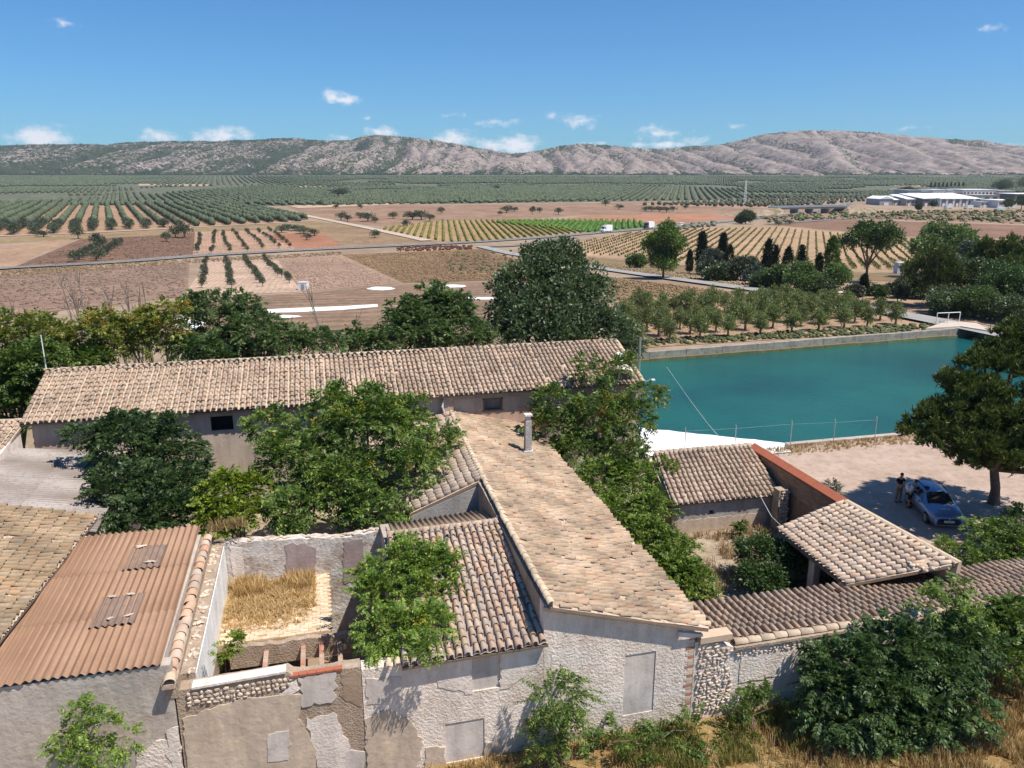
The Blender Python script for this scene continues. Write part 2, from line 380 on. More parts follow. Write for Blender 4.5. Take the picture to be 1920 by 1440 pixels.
def fm(name, c1, c2, c3=None, vs_=.05, ss_=.5, stripes=None, **k):
    k_ = .71; kk = (1.08, .955, .86) if c1[0] > c1[1]*1.15 else (1, 1, 1); c1, c2, c3 = [tuple(x*k_*y for x, y in zip(c, kk)) if c else None for c in (c1, c2, c3)]
    if stripes: stripes = (stripes[0], stripes[1], tuple(x*k_*y for x, y in zip(stripes[2], kk)), stripes[3])
    return mat(name, c1, .95, col2=c2, vscale=vs_, col3=c3, spot_scale=ss_, spot=(.5, .7), stripes=stripes, bump=.5, bscale=1.6, bdist=.15, grain=.30, **k)
AZ = lambda d: math.pi/2-R(d)                           # compass-like angle -> angle in the plane
# --- far to near
patch('grove_ground', [(-250, 331), (2200, 331), (2200, 372), (1650, 372), (1480, 374), (1080, 379), (560, 386), (-250, 384)],
      fm('grove_soil', (.125, .148, .085), (.155, .165, .105), (.30, .24, .17), .012, .05), 'dark green grove land along the foot of the mountains', 'grove land')
patch('foothill_ground', None, MATS['grove_soil'], 'dark scrub land at the very foot of the mountains', 'foothills', pts=[Vector((-3000, 1750, 0)), Vector((3000, 1750, 0)), Vector((3000, 2640, 0)), Vector((-3000, 2640, 0))], lift=.35)
patch('fallow_field', [(540, 388), (1080, 381), (1480, 376), (1650, 376), (1500, 400), (1100, 403), (740, 428), (600, 412)],
      fm('fallow', (.31, .20, .14), (.40, .29, .21), (.20, .16, .10), .03, .25), 'reddish brown fallow land dotted with lone trees')
patch('terrace_field', [(1180, 384), (1480, 372), (1640, 360), (1640, 380), (1470, 392)], fm('terrace_soil', (.50, .37, .27), (.38, .27, .19), (.25, .19, .13), .06, .3), 'pale terraced strip with rows of young trees below the overpass')
patch('olive_plot', [(-150, 446), (-150, 384), (230, 381), (412, 379), (505, 392), (596, 416), (380, 429), (230, 436), (100, 444)],
      fm('olive_soil', (.46, .33, .23), (.36, .26, .17), None, .1, .3), 'tan soil of the large olive plot')
patch('grass_strip', [(-100, 449), (100, 444), (380, 428), (600, 416), (740, 430), (640, 436), (380, 437), (160, 448), (-100, 462)],
      fm('verge_grass', (.30, .25, .13), (.36, .29, .17), (.25, .17, .10), .1, .6), 'yellowed grass strip below the olive plot')
patch('stubble_field', [(600, 418), (720, 432), (900, 452), (640, 466), (600, 432)], fm('stubble', (.33, .25, .155), (.27, .19, .12), (.38, .31, .19), .06, .4), 'stubble field beside the dirt track')
patch('brown_field', [(20, 503), (150, 449), (366, 436), (361, 480), (200, 492)], fm('brown_soil', (.20, .125, .085), (.26, .165, .11), (.30, .22, .15), .08, .5, (AZ(75), 3, (.16, .10, .07), .4)), 'dark brown ploughed field between track and road')
patch('bare_strip', [(-120, 512), (-120, 470), (0, 464), (150, 446), (60, 480), (20, 503)], fm('bare_soil', (.47, .34, .24), (.40, .29, .20), (.33, .22, .15), .1, .5), 'pale bare strip at the left end of the road')
patch('tilled_strips', [(366, 435), (545, 430), (645, 466), (362, 479)], fm('tilled', (.52, .38, .29), (.46, .33, .24), None, .1, .6, (AZ(-21), 1.2, (.42, .29, .2), .5)), 'pinkish tilled soil between short olive rows')
patch('red_patch', [(500, 441), (600, 434), (645, 465), (565, 471)], fm('red_soil', (.42, .22, .135), (.36, .19, .12), None, .08, .4), 'patch of red soil with a cluster of trees')
patch('vineyard_ground', [(700, 430), (830, 414), (1010, 413), (1110, 438), (880, 457), (830, 456)], fm('vine_soil', (.44, .34, .18), (.38, .27, .16), (.46, .36, .24), .05, .4), 'yellowish soil of the far vineyard')
patch('green_crop', [(915, 417), (1020, 413), (1200, 413), (1225, 425), (1110, 437), (1030, 430)], fm('crop', (.085, .17, .028), (.12, .205, .04), (.055, .11, .022), .09, .5), 'bright green vine crop beside the vans')
patch('red_field', [(1040, 412), (1110, 404), (1380, 399), (1425, 407), (1250, 421), (1205, 417)], fm('red_field_soil', (.46, .255, .165), (.41, .23, .145), None, .05, .3), 'smooth reddish field next to the green crop')
patch('vineyard_soil', [(1030, 463), (1190, 434), (1300, 427), (1460, 424), (1700, 447), (2080, 450), (2080, 500), (1700, 512), (1300, 497), (1100, 480)], fm('vine_soil_near', (.50, .38, .25), (.44, .33, .21), (.40, .27, .17), .06, .5), 'tan soil of the nearer vineyard')
patch('ploughed_field', [(1440, 420), (1600, 412), (2080, 428), (2080, 452), (1700, 443), (1560, 432)], fm('plough', (.25, .155, .105), (.30, .19, .13), (.34, .235, .165), .05, .4, (AZ(80), 3, (.22, .14, .1), .4)), 'brown ploughed field in front of the warehouses')
patch('embankment_ground', [(1420, 406), (1640, 396), (2080, 392), (2080, 424), (1600, 410), (1440, 416)], fm('bank_soil', (.30, .21, .145), (.38, .28, .20), (.16, .13, .08), .06, .25), 'scrubby ground below the warehouse estate')
patch('dry_field', [(-150, 520), (0, 517), (355, 492), (352, 556), (-150, 612)], fm('dry_field_soil', (.315, .225, .175), (.36, .265, .21), (.26, .18, .135), .06, .6, (AZ(72), 2.2, (.25, .18, .14), .4)), 'greyish brown dry field behind the garden trees')
patch('sandy_plot', [(346, 556), (388, 488), (522, 488), (565, 548)], fm('sand', (.60, .48, .385), (.55, .43, .34), None, .1, .6, (AZ(-14), 1.1, (.48, .37, .29), .4)), 'almost white sandy plot with olive rows')
patch('straw_field', [(522, 487), (640, 478), (755, 532), (568, 548)], fm('straw', (.41, .295, .23), (.36, .255, .195), (.46, .34, .26), .12, .7), 'pinkish straw field beside the white hut')
patch('scrub_field', [(642, 478), (900, 466), (1010, 498), (985, 524), (757, 531)], fm('scrub', (.21, .13, .085), (.28, .20, .11), (.31, .25, .12), .05, .35), 'rusty brown scrub field')
patch('grey_field', [(352, 560), (570, 550), (760, 534), (990, 526), (1100, 560), (950, 640), (300, 640), (200, 600)], fm('grey_soil', (.275, .205, .145), (.33, .25, .185), (.245, .15, .10), .05, .6, (AZ(76), 3.2, (.20, .145, .105), .4)), 'greyish raked field with white spills')
patch('verge_field', [(1010, 470), (1100, 482), (1300, 499), (1700, 514), (1690, 540), (1300, 522), (1000, 482)], fm('verge', (.30, .22, .135), (.25, .19, .10), (.16, .16, .07), .08, .6), 'weedy strip between vineyard and lane')
patch('orchard_soil', [(1120, 552), (1300, 538), (1480, 560), (1720, 606), (1780, 617), (1185, 654), (1150, 600)], fm('orchard_earth', (.50, .37, .29), (.42, .30, .22), (.34, .25, .15), .12, .7, (AZ(-14), 4.0, (.40, .31, .19), .3)), 'pale pinkish soil of the almond orchard')
patch('weedy_plot', [(1000, 500), (1130, 518), (1340, 545), (1300, 552), (1140, 566), (1050, 560)], fm('weeds', (.23, .155, .10), (.30, .25, .13), (.17, .17, .08), .09, .5), 'brown weedy plot beside the lane')
patch('garden_ground', [(1280, 512), (1700, 530), (2000, 540), (2000, 640), (1830, 606), (1500, 552), (1300, 528)], fm('garden_soil', (.46, .355, .265), (.37, .27, .19), (.27, .19, .13), .1, .5), 'pale trodden ground under the garden trees')
pale_soil = fm('pale_soil', (.62, .50, .38), (.54, .42, .31), None, .05, .3)
for pix, lab in (([(262, 345), (392, 346), (388, 349), (258, 348)], 'pale bare strip among the left groves'), ([(545, 346), (650, 343), (640, 349), (560, 351)], 'pinkish bare terrace among the middle groves'), ([(250, 379), (410, 376), (412, 380), (250, 383)], 'pale track edge above the large olive plot'), ([(0, 397), (60, 395), (58, 400), (0, 402)], 'pale gap at the left end of the large olive plot'), ([(540, 386), (700, 381), (820, 381), (700, 386), (560, 391)], 'pale track edge along the fallow land'), ([(1680, 346), (1760, 347), (1740, 350), (1670, 349)], 'pale strip behind the warehouses')):
    patch('bare_strip', pix, pale_soil, lab)
# white spills of gypsum on the raked field
gyp = mat('gypsum', (.82, .81, .78), .9, col2=(.72, .70, .66), vscale=.7)
def spill(cx, cy, wx, wy, label):
    n = 26
    pix = [(cx+wx*math.cos(k*2*math.pi/n)*(1+rnd.uniform(-.12, .12)), cy+wy*math.sin(k*2*math.pi/n)*(1+rnd.uniform(-.12, .12))) for k in range(n)]
    patch('gypsum_spill', pix, gyp, label, 'white spill', pts=[G(*q) for q in pix])
spill(715, 541.5, 25, 3.2, 'white oval spill beyond the rounded tree, left of two')
spill(850, 537, 25, 2.7, 'white oval spill beyond the rounded tree, farther right')
spill(900, 560, 36, 2.4, 'white spill half hidden by the dark crown')
spill(532, 594, 32, 2.8, 'short white spill just below the long white band')
spill(350, 607, 36, 12, 'broad white spill shining through the feathery tree behind the long roof')
patch('gypsum_band', [(474, 582), (560, 578), (640, 575), (708, 571), (708, 576), (640, 582), (560, 586), (474, 588)], gyp, 'long white band of gypsum across the raked field', 'white spill')

# --- roads
asphalt = mat('old_asphalt', (.155, .145, .135), .85, col2=(.21, .195, .18), vscale=.3, bump=.2, bscale=8, bdist=.02)
paint = mat('road_paint', (.78, .78, .76), .7)
gravel_m = mat('gravel_track', (.50, .41, .32), .95, col2=(.42, .33, .25), vscale=.3, bump=.3, bscale=3, bdist=.05)
road_pix = [(-200, 519), (0, 504), (200, 494), (360, 481), (520, 472), (640, 466), (800, 459), (900, 454), (1000, 447), (1100, 439), (1180, 432), (1290, 423), (1400, 412), (1490, 402), (1540, 394), (1580, 384), (1620, 372), (1660, 358), (1680, 353)]
rd = ribbon('road', road_pix, 7.0, asphalt, 'grey highway crossing the plain with vans on it', .32)
rp = resample(smooth_path([G(*q) for q in road_pix]), 4.0)
for s in (-1, 1): ribbon('road_marking', None, .16, paint, '', .345, pts=rp, offs=s*3.0, parent=rd)
dash = MB()
for i in range(0, len(rp)-1, 3):
    a, b = rp[i], rp[i+1]; n = Vector((-(b-a).y, (b-a).x, 0)).normalized()*.07
    dash.add([Vector((p.x, p.y, T(p.y)+.345)) for p in (a-n, a+n, b+n, b-n)], [(0, 3, 2, 1)])
dash.build('road_marking', paint, rd)
ribbon('lane', [(900, 463), (930, 470), (962, 478), (1040, 489), (1130, 505), (1300, 530), (1500, 558), (1640, 583), (1760, 606), (1900, 634), (2050, 668)], 4.2, mat('lane_asphalt', (.27, .26, .25), .9, col2=(.33, .31, .29), vscale=.3), 'pale narrow lane running past the orchard', .30)
ribbon('service_lane', [(900, 463), (960, 463), (1010, 455), (1080, 446)], 3.6, asphalt, 'short slip lane joining the highway', .29)
ribbon('dirt_track', [(570, 404), (610, 412), (690, 428), (760, 443), (800, 452)], 5.0, gravel_m, 'pale dirt track running down to the highway', .27, 'track')
ribbon('farm_track', [(-120, 446), (100, 441), (380, 426), (590, 415)], 3.5, gravel_m, 'thin farm track along the lower edge of the olive plot', .26, 'track')
ribbon('estate_road', [(1440, 421), (1600, 409), (1800, 409), (2050, 414)], 6, asphalt, 'access road below the warehouses', .27)
ribbon('garden_path', [(1450, 551), (1540, 549), (1640, 548), (1720, 553), (1850, 572), (2000, 600)], 5.0, mat('pale_path', (.60, .50, .40), .95, col2=(.52, .42, .33), vscale=.4), 'pale path under the garden trees', .25, 'path')

# near ground: yard, courtyards, dry grass in front of the wall
def flat(name, pts, m, label, cat, z):
    V = [Vector((p.x, p.y, z)) for p in pts]
    o = M(name, V, [tuple(range(len(V)))], m); tag(o, label, cat, kind='structure')
flat('yard', [W(18.8, 3.2), W(50, 3.2), W(50, 24.75), W(26.05, 24.75), W(26.05, 23.2), W(14, 23.2), W(14, 17), W(18.8, 17)], yard_m, 'pale trodden yard where the car is parked', 'yard', .012)
flat('courtyard_ground', [W(6.8, 3), W(18.6, 3), W(18.6, 22), W(6.8, 22)], court_m, 'weedy ground of the small courtyard', 'ground', .010)
flat('inner_court_ground', [W(-15, 8.9), W(1.2, 8.9), W(1.2, 22), W(-15, 22)], court_m, 'shaded ground of the inner courtyard', 'ground', .011)
flat('straw_bank', [W(-40, -25), W(40, -25), W(40, -.02), W(-40, -.02)], straw_ground, 'dry straw coloured ground in front of the wall', 'ground', .013)

# ------------------------------------------------------------------ mountains
def vnoise(x, y, seed=0):
    xi = np.floor(x).astype(np.int64); yi = np.floor(y).astype(np.int64); xf = x-xi; yf = y-yi
    def h(a, b):
        n = (a*374761393+b*668265263+seed*1442695041) & 0xFFFFFFFF
        n = ((n ^ (n >> 13))*1274126177) & 0xFFFFFFFF
        return ((n ^ (n >> 16)) & 0xFFFF)/65535.0
    u = xf*xf*(3-2*xf); v = yf*yf*(3-2*yf)
    return (h(xi, yi)*(1-u)+h(xi+1, yi)*u)*(1-v)+(h(xi, yi+1)*(1-u)+h(xi+1, yi+1)*u)*v
def fbm(x, y, o=5, seed=0, ridged=False):
    s = 0; a = .5; n = 0
    for k in range(o):
        q = vnoise(x*2**k, y*2**k, seed+k)
        if ridged: q = 1-np.abs(2*q-1)
        s = s+a*q; n += a; a *= .5
    return s/n
SKYL = [(-400, 292), (-200, 283), (0, 277), (60, 274), (130, 270), (200, 270), (260, 272), (300, 267), (380, 264), (450, 264), (520, 260), (580, 258), (640, 263), (680, 262), (700, 254), (730, 252), (800, 258), (860, 268), (910, 278), (960, 287), (1000, 283), (1040, 273), (1080, 268), (1140, 271), (1180, 276), (1230, 278), (1280, 272), (1330, 270), (1360, 262), (1400, 250), (1440, 245), (1480, 243), (1530, 245), (1580, 249), (1640, 257), (1700, 262), (1760, 268), (1820, 274), (1870, 280), (1920, 288), (2100, 300), (2400, 318)]
MY = 3300.0
def mountains():
    sx = np.array([(p[0]-960)/FPX*MY*1.0354 for p in SKYL]); sz = np.array([at_y(960, p[1], MY).z for p in SKYL])
    nx, ny = 640, 200
    X = np.linspace(-2500, 2800, nx); Y = 2080+(4300-2080)*np.linspace(0, 1, ny)**1.1
    gx, gy = np.meshgrid(X, Y)
    scale = gy/MY                                          # the skyline belongs to the crest
    crest = MY+260*(fbm(gx/900, gx*0+3, 3, 5)-.5)
    top = np.interp(gx, sx, sz)
    foot = 2260+60*(fbm(gx/260, gx*0+1, 3, 9)-.5)
    t = (gy-foot)/(crest-foot); base = np.vectorize(T)(gy); tc = np.clip(t, 0, 1); rs = np.random.RandomState(8)
    rise = top-base; z = rise*(.10*tc+.50*tc**2.2); near = np.full(gx.shape, 1e9)
    def spurs(n, k, w, amp, pr, wob):
        nonlocal z, near
        for i in range(n):
            xc = -2500+5300*(i+rs.uniform(.1, .9))/n; dr = rs.uniform(-1, 1)*wob; p = rs.uniform(*pr); ph = rs.uniform(0, 6.28); st = rs.uniform(-.02, .10)
            line = xc+dr*(1-tc)+wob*.22*np.sin(tc*rs.uniform(4, 9)+ph); d = np.abs(gx-line); d = np.sqrt(d*d+w*w)-w; s_ = np.clip((tc-st)/(1-st), 0, 1)
            h = rise*amp*s_**p*(1.0+.06*np.sin(tc*13+ph))-k*d*(.25+.75*(1-tc)**.5)
            h = np.where(s_ > 0, h, -50); near = np.where(h > z, np.minimum(near, d), near); z = np.maximum(z, h)
    spurs(17, .85, 22, .99, (.62, 1.0), 190); spurs(46, 1.0, 9, .93, (.80, 1.25), 120); spurs(120, 1.1, 4, .88, (.95, 1.6), 60)
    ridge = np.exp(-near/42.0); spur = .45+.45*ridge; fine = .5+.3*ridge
    rough = (fbm(gx/30, gy/30, 3, 51)-.5)*7*np.clip(tc*6, 0, 1)*np.clip((1.02-tc)*8, .25, 1)
    z = base+z+rough
    back = np.clip(t-1, 0, 5)
    z = np.where(t > 1, top+rough-back*120-(gy-crest)*.10, z)
    z = np.where(t <= 0, base-.6, np.maximum(z, base-.6+np.clip(t, 0, .05)*12))
    V = np.stack([gx, gy, z], -1).reshape(-1, 3)
    i = np.arange(nx*ny).reshape(ny, nx)
    F = np.stack([i[:-1, :-1], i[:-1, 1:], i[1:, 1:], i[1:, :-1]], -1).reshape(-1, 4)
    # vegetation share: wooded to the left and low down, bare limestone to the right
    px = 960+gx/gy*FPX
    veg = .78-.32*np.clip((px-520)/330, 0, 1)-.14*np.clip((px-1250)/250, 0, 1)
    veg = veg+1.25*(.68-spur)+.45*(.62-fine)+(fbm(gx/260, gy/260, 4, 61)-.5)*.55+.42*np.clip((.20-tc)/.20, 0, 1)+.10-.12*np.exp(-((px-590)/45)**2)  # greener gullies, barer ridges; also puts shade contrast into the colour
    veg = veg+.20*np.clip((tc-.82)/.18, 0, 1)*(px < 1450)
    m = bpy.data.materials.new('limestone_scrub'); m.use_nodes = True; nt = m.node_tree; N = nt.nodes; Lk = nt.links
    bs = N['Principled BSDF']; bs.inputs['Roughness'].default_value = .95; bs.inputs['Specular IOR Level'].default_value = .1
    geo = N.new('ShaderNodeNewGeometry')
    def noise(sc, det=4, rg=.6, st=None):
        n = N.new('ShaderNodeTexNoise'); n.inputs['Scale'].default_value = sc; n.inputs['Detail'].default_value = det; n.inputs['Roughness'].default_value = rg
        if st:
            mp = N.new('ShaderNodeMapping'); mp.inputs['Scale'].default_value = st; Lk.new(geo.outputs['Position'], mp.inputs[0]); Lk.new(mp.outputs[0], n.inputs['Vector'])
        else: Lk.new(geo.outputs['Position'], n.inputs['Vector'])
        return n.outputs[0]
    def rng(x, a, b, lo=0., hi=1.):
        r = N.new('ShaderNodeMapRange'); r.inputs[1].default_value = a; r.inputs[2].default_value = b; r.inputs[3].default_value = lo; r.inputs[4].default_value = hi; Lk.new(x, r.inputs[0]); return r.outputs[0]
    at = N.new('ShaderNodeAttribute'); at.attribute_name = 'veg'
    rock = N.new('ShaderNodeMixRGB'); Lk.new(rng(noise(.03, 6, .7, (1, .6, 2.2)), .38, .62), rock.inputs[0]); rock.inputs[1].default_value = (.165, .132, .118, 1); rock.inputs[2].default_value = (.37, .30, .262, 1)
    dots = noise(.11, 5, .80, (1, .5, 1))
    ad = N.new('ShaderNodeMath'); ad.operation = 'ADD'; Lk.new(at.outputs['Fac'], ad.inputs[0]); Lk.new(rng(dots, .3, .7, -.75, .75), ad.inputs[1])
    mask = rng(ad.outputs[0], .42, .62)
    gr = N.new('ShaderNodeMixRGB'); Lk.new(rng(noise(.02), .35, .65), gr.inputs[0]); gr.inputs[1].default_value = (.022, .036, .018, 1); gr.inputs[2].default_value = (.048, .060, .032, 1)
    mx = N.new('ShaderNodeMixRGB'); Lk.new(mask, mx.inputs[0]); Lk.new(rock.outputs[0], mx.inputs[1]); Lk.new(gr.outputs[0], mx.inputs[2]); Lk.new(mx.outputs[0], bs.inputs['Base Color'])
    b = N.new('ShaderNodeBump'); b.inputs['Strength'].default_value = .9; b.inputs['Distance'].default_value = 3; Lk.new(noise(.05, 6, .7), b.inputs['Height']); Lk.new(b.outputs[0], bs.inputs['Normal'])
    me = np_mesh('mountains', V, F, m, True)
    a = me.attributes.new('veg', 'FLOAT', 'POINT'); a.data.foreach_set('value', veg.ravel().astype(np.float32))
    o = link('mountains', me); tag(o, 'long limestone mountain range, wooded at one end and bare at the other', 'mountains', kind='structure')
    return gx, gy, z, veg, tc
mt = mountains()

def blobs(name, P, S, m, label, cat, H=None, jit=.25, kind='stuff'):
    """many small clump-shaped crowns as one mesh: P (n,3) bases, S (n,) radii, H heights"""
    t = np.array([[1, 0, .35], [.3, .95, .3], [-.8, .6, .4], [-.85, -.5, .3], [.25, -1, .38], [.45, .25, .92], [-.35, .3, 1.0], [.05, -.45, .95], [.6, .1, -.02], [-.5, .5, -.02], [-.1, -.7, -.02]])
    f = np.array([[0, 1, 5], [1, 2, 6], [1, 6, 5], [2, 3, 6], [3, 4, 7], [3, 7, 6], [4, 0, 7], [0, 5, 7], [5, 6, 7], [8, 1, 0], [8, 9, 1], [9, 2, 1], [9, 3, 2], [9, 10, 3], [10, 4, 3], [10, 0, 4], [10, 8, 0]])
    n = len(P); P = np.asarray(P); S = np.asarray(S); H = S*1.5 if H is None else np.asarray(H)
    a = nrs.uniform(0, 6.28, n); c, s = np.cos(a), np.sin(a)
    q = t[None]+nrs.uniform(-jit, jit, (n, len(t), 3))*np.array([1, 1, .6])
    x = (q[..., 0]*c[:, None]-q[..., 1]*s[:, None])*S[:, None]+P[:, None, 0]; y = (q[..., 0]*s[:, None]+q[..., 1]*c[:, None])*S[:, None]+P[:, None, 1]; z = q[..., 2]*H[:, None]+P[:, None, 2]
    V = np.stack([x, y, z], -1).reshape(-1, 3); F = (f[None]+(np.arange(n)*len(t))[:, None, None]).reshape(-1, 3)
    o = link(name, np_mesh(name, V, F, m)); tag(o, label, cat, kind=kind); return o
olive_far = mat('olive_foliage_far', (.078, .102, .056), .9, island=.22, col2=(.098, .118, .070), vscale=.02)
scrub_far = mat('pine_scrub_far', (.026, .044, .018), .9, island=.4)
def in_poly(x, y, poly):
    r = np.zeros(x.shape, bool); n = len(poly)
    for i in range(n):
        a, b = poly[i], poly[(i+1) % n]
        c = ((a[1] > y) != (b[1] > y)) & (x < (b[0]-a[0])*(y-a[1])/((b[1]-a[1]) or 1e-9)+a[0]); r ^= c
    return r
Tn = np.vectorize(T)
def scatter_rows(poly, az, row, step, jit=.3):
    """points on rows that run along compass angle az, inside a world polygon"""
    x = np.array([p[0] for p in poly]); y = np.array([p[1] for p in poly]); d = (math.sin(az), math.cos(az)); e = (math.cos(az), -math.sin(az))
    A = x*d[0]+y*d[1]; B = x*e[0]+y*e[1]
    a = np.arange(A.min(), A.max(), step); b = np.arange(B.min(), B.max(), row); ga, gb = np.meshgrid(a, b)
    ga = ga+nrs.uniform(-jit, jit, ga.shape)*step*.5; gb = gb+nrs.uniform(-jit, jit, gb.shape)*.4
    X = (ga*d[0]+gb*e[0]).ravel(); Y = (ga*d[1]+gb*e[1]).ravel(); k = in_poly(X, Y, poly)
    return X[k], Y[k]
def far_groves():
    P = []; S = []
    for (pix, az, row, step, s) in [([(-250, 331.5), (2200, 331.5), (2200, 350), (-250, 350)], -20, 11, 8, 2.3), ([(-250, 350), (700, 350), (620, 386), (-250, 384)], -26, 7.5, 5.5, 1.9), ([(700, 350), (2200, 350), (1660, 371), (1080, 378), (600, 386)], 12, 7.5, 5.5, 1.9)]:
        poly = [(p.x, p.y) for p in world_poly(pix)]; x, y = scatter_rows(poly, R(az), row, step)
        keep = fbm(x/160, y/160, 3, 77) > .36; keep &= nrs.uniform(0, 1, len(x)) > .08; x, y = x[keep], y[keep]
        P.append(np.stack([x, y, Tn(y)+.1], -1)); S.append(nrs.uniform(.75, 1.2, len(x))*s)
    blobs('olive_grove', np.concatenate(P), np.concatenate(S), olive_far, 'dense green groves covering the plain below the mountains', 'grove')
    gx, gy, z, veg, tc = mt
    n = 12000; i = nrs.randint(0, gx.shape[0]-1, n*4); j = nrs.randint(0, gx.shape[1], n*4)
    k = (veg[i, j]+nrs.uniform(-.3, .3, len(i)) > .52) & (tc[i, j] > .02) & (gy[i, j] < 3500); i, j = i[k][:n], j[k][:n]
    p = np.stack([gx[i, j]+nrs.uniform(-4, 4, len(i)), gy[i, j], z[i, j]-.8], -1)
    blobs('mountain_scrub', p, nrs.uniform(1.2, 2.6, len(i)), scrub_far, 'dark pine scrub speckling the mountain slopes', 'scrub', H=nrs.uniform(2, 4.5, len(i)))
far_groves()

# ------------------------------------------------------------------ reservoir
conc = mat('pool_concrete', (.36, .32, .27), .9, col2=(.26, .23, .19), vscale=.9, col3=(.15, .14, .11), spot_scale=2.2, spot=(.5, .72), bump=.4, bscale=14, bdist=.02)
liner_m = mat('white_liner', (.86, .86, .85), .6, col2=(.80, .80, .79), vscale=.3)
def pool():
    m = bpy.data.materials.new('turbid_water'); m.use_nodes = True; nt = m.node_tree; N = nt.nodes; Lk = nt.links
    bs = N['Principled BSDF']; bs.inputs['Roughness'].default_value = .06; bs.inputs['IOR'].default_value = 1.33
    geo = N.new('ShaderNodeNewGeometry')
    n1 = N.new('ShaderNodeTexNoise'); n1.inputs['Scale'].default_value = .07; n1.inputs['Detail'].default_value = 4; Lk.new(geo.outputs['Position'], n1.inputs['Vector'])
    r1 = N.new('ShaderNodeMapRange'); r1.inputs[1].default_value = .35; r1.inputs[2].default_value = .65; Lk.new(n1.outputs[0], r1.inputs[0])
    mx = N.new('ShaderNodeMixRGB'); Lk.new(r1.outputs[0], mx.inputs[0]); mx.inputs[1].default_value = (.006, .070, .077, 1); mx.inputs[2].default_value = (.010, .116, .100, 1); Lk.new(mx.outputs[0], bs.inputs['Base Color'])
    mp = N.new('ShaderNodeMapping'); mp.inputs['Scale'].default_value = (1, 1.8, 1); mp.inputs['Rotation'].default_value = (0, 0, .5); Lk.new(geo.outputs['Position'], mp.inputs[0])
    n2 = N.new('ShaderNodeTexNoise'); n2.inputs['Scale'].default_value = 2.4; n2.inputs['Detail'].default_value = 5; n2.inputs['Roughness'].default_value = .65; Lk.new(mp.outputs[0], n2.inputs['Vector'])
    b = N.new('ShaderNodeBump'); b.inputs['Strength'].default_value = .7; b.inputs['Distance'].default_value = .12; Lk.new(n2.outputs[0], b.inputs['Height']); Lk.new(b.outputs[0], bs.inputs['Normal'])
    o = M('water', [W(u, v, -.75) for u, v in [(14.9, 23.0), (73.3, 23.0), (73.3, 57.2), (14.9, 53.2)]], [(0, 1, 2, 3)], m)
    tag(o, 'still turquoise water of the irrigation reservoir', 'water', kind='structure')
    root = empty('reservoir_basin', W(15, 23), 'concrete banks around the turquoise reservoir', 'reservoir', kind='structure')
    def bank(u0, v0, u1, v1, w, z1, dx, name='bank_wall', mm=conc):
        d = Vector((u1-u0, v1-v0)).normalized(); n = Vector((-d.y, d.x))*w
        q = [(u0, v0), (u1, v1), (u1+n.x, v1+n.y), (u0+n.x, v0+n.y)]
        MB().hexa([W(*a, -1.9) for a in q]+[W(*a, z1) for a in q]).build(name, mm, root)
    L = 4.4; n = 13
    for k in range(n):                                     # far bank, cast in lengths
        a = k/n; b = (k+1)/n-.0008
        u0, u1 = 15.2+57.8*a, 15.2+57.8*b; v0, v1 = 52.9+4.0*a, 52.9+4.0*b
        bank(u0, v0, u1, v1, .6, .26+rnd.uniform(-.02, .02), 0)
        bank(u0, v0-.3, u1, v1-.3, .295, -.45+rnd.uniform(-.03, .02), 0, 'footing', mat('algae_ledge', (.12, .12, .05), .9, col2=(.20, .18, .09), vscale=.8) if k == 0 else MATS['algae_ledge'])
    bank(73.6, 24.8, 73.6, 56.9, .6, .2, 0)
    bank(15.2, 23.9, 15.2, 52.9, .5, .2, 0)
    for k in range(10): bank(26.05+4.7*k, 24.36+rnd.uniform(-.01, .01), 26.05+4.7*(k+1)-.03, 24.36, .44, .16+rnd.uniform(-.02, .02), 0, 'bank_wall', mat('pale_kerb', (.46, .40, .34), .9, col2=(.36, .31, .26), vscale=1.2, bump=.3, bscale=14) if k == 0 else MATS['pale_kerb'])
    # white sheet running down into the near corner
    V = []; F = []; nu, nv = 14, 8
    for j in range(nv+1):
        for i in range(nu+1):
            a, b = i/nu, j/nv
            u0 = 15.25+(25.6-15.25)*a; u1 = 15.25+(27.7-15.25)*a; v1 = 36.0+(27.3-36.0)*a; u = u0+(u1-u0)*b; v = 23.25+(v1-23.25)*b
            V.append(W(u, v, .06-.86*b+.012*math.sin(i*2.1+j)))
    for j in range(nv):
        for i in range(nu): k = j*(nu+1)+i; F.append((k, k+1, k+nu+2, k+nu+1))
    o = M('liner_sheet', V, F, liner_m, None, True); tag(o, 'bright white liner sheet sloping into the reservoir corner', 'liner')
pool()
# ------------------------------------------------------------------ roof tiles
CLAY = [(.50, .33, .20), (.56, .38, .25), (.44, .34, .26), (.62, .45, .31), (.52, .30, .17), (.48, .39, .31), (.58, .41, .27), (.38, .26, .17)]
CLAY_PINK = [(.50, .35, .25), (.46, .32, .235), (.42, .33, .27), (.56, .41, .31), (.48, .30, .20), (.40, .32, .27), (.52, .38, .29)]
CLAY_GREY = [(.47, .335, .235), (.53, .385, .275), (.43, .315, .23), (.56, .405, .285), (.49, .32, .21), (.41, .30, .22)]
CLAY_PALE = [(.68, .50, .37), (.74, .56, .42), (.63, .49, .375), (.76, .59, .44), (.68, .46, .31), (.56, .44, .34)]
tm_main = tile_mat('clay_wing', [(0.456, 0.319, 0.212), (0.49, 0.355, 0.242), (0.424, 0.318, 0.23), (0.51, 0.376, 0.259), (0.46, 0.283, 0.179), (0.405, 0.311, 0.229), (0.482, 0.339, 0.229), (0.324, 0.23, 0.161)], (.37, .30, .22), val=.44)  # mixed clay tones of the wing's broad roof
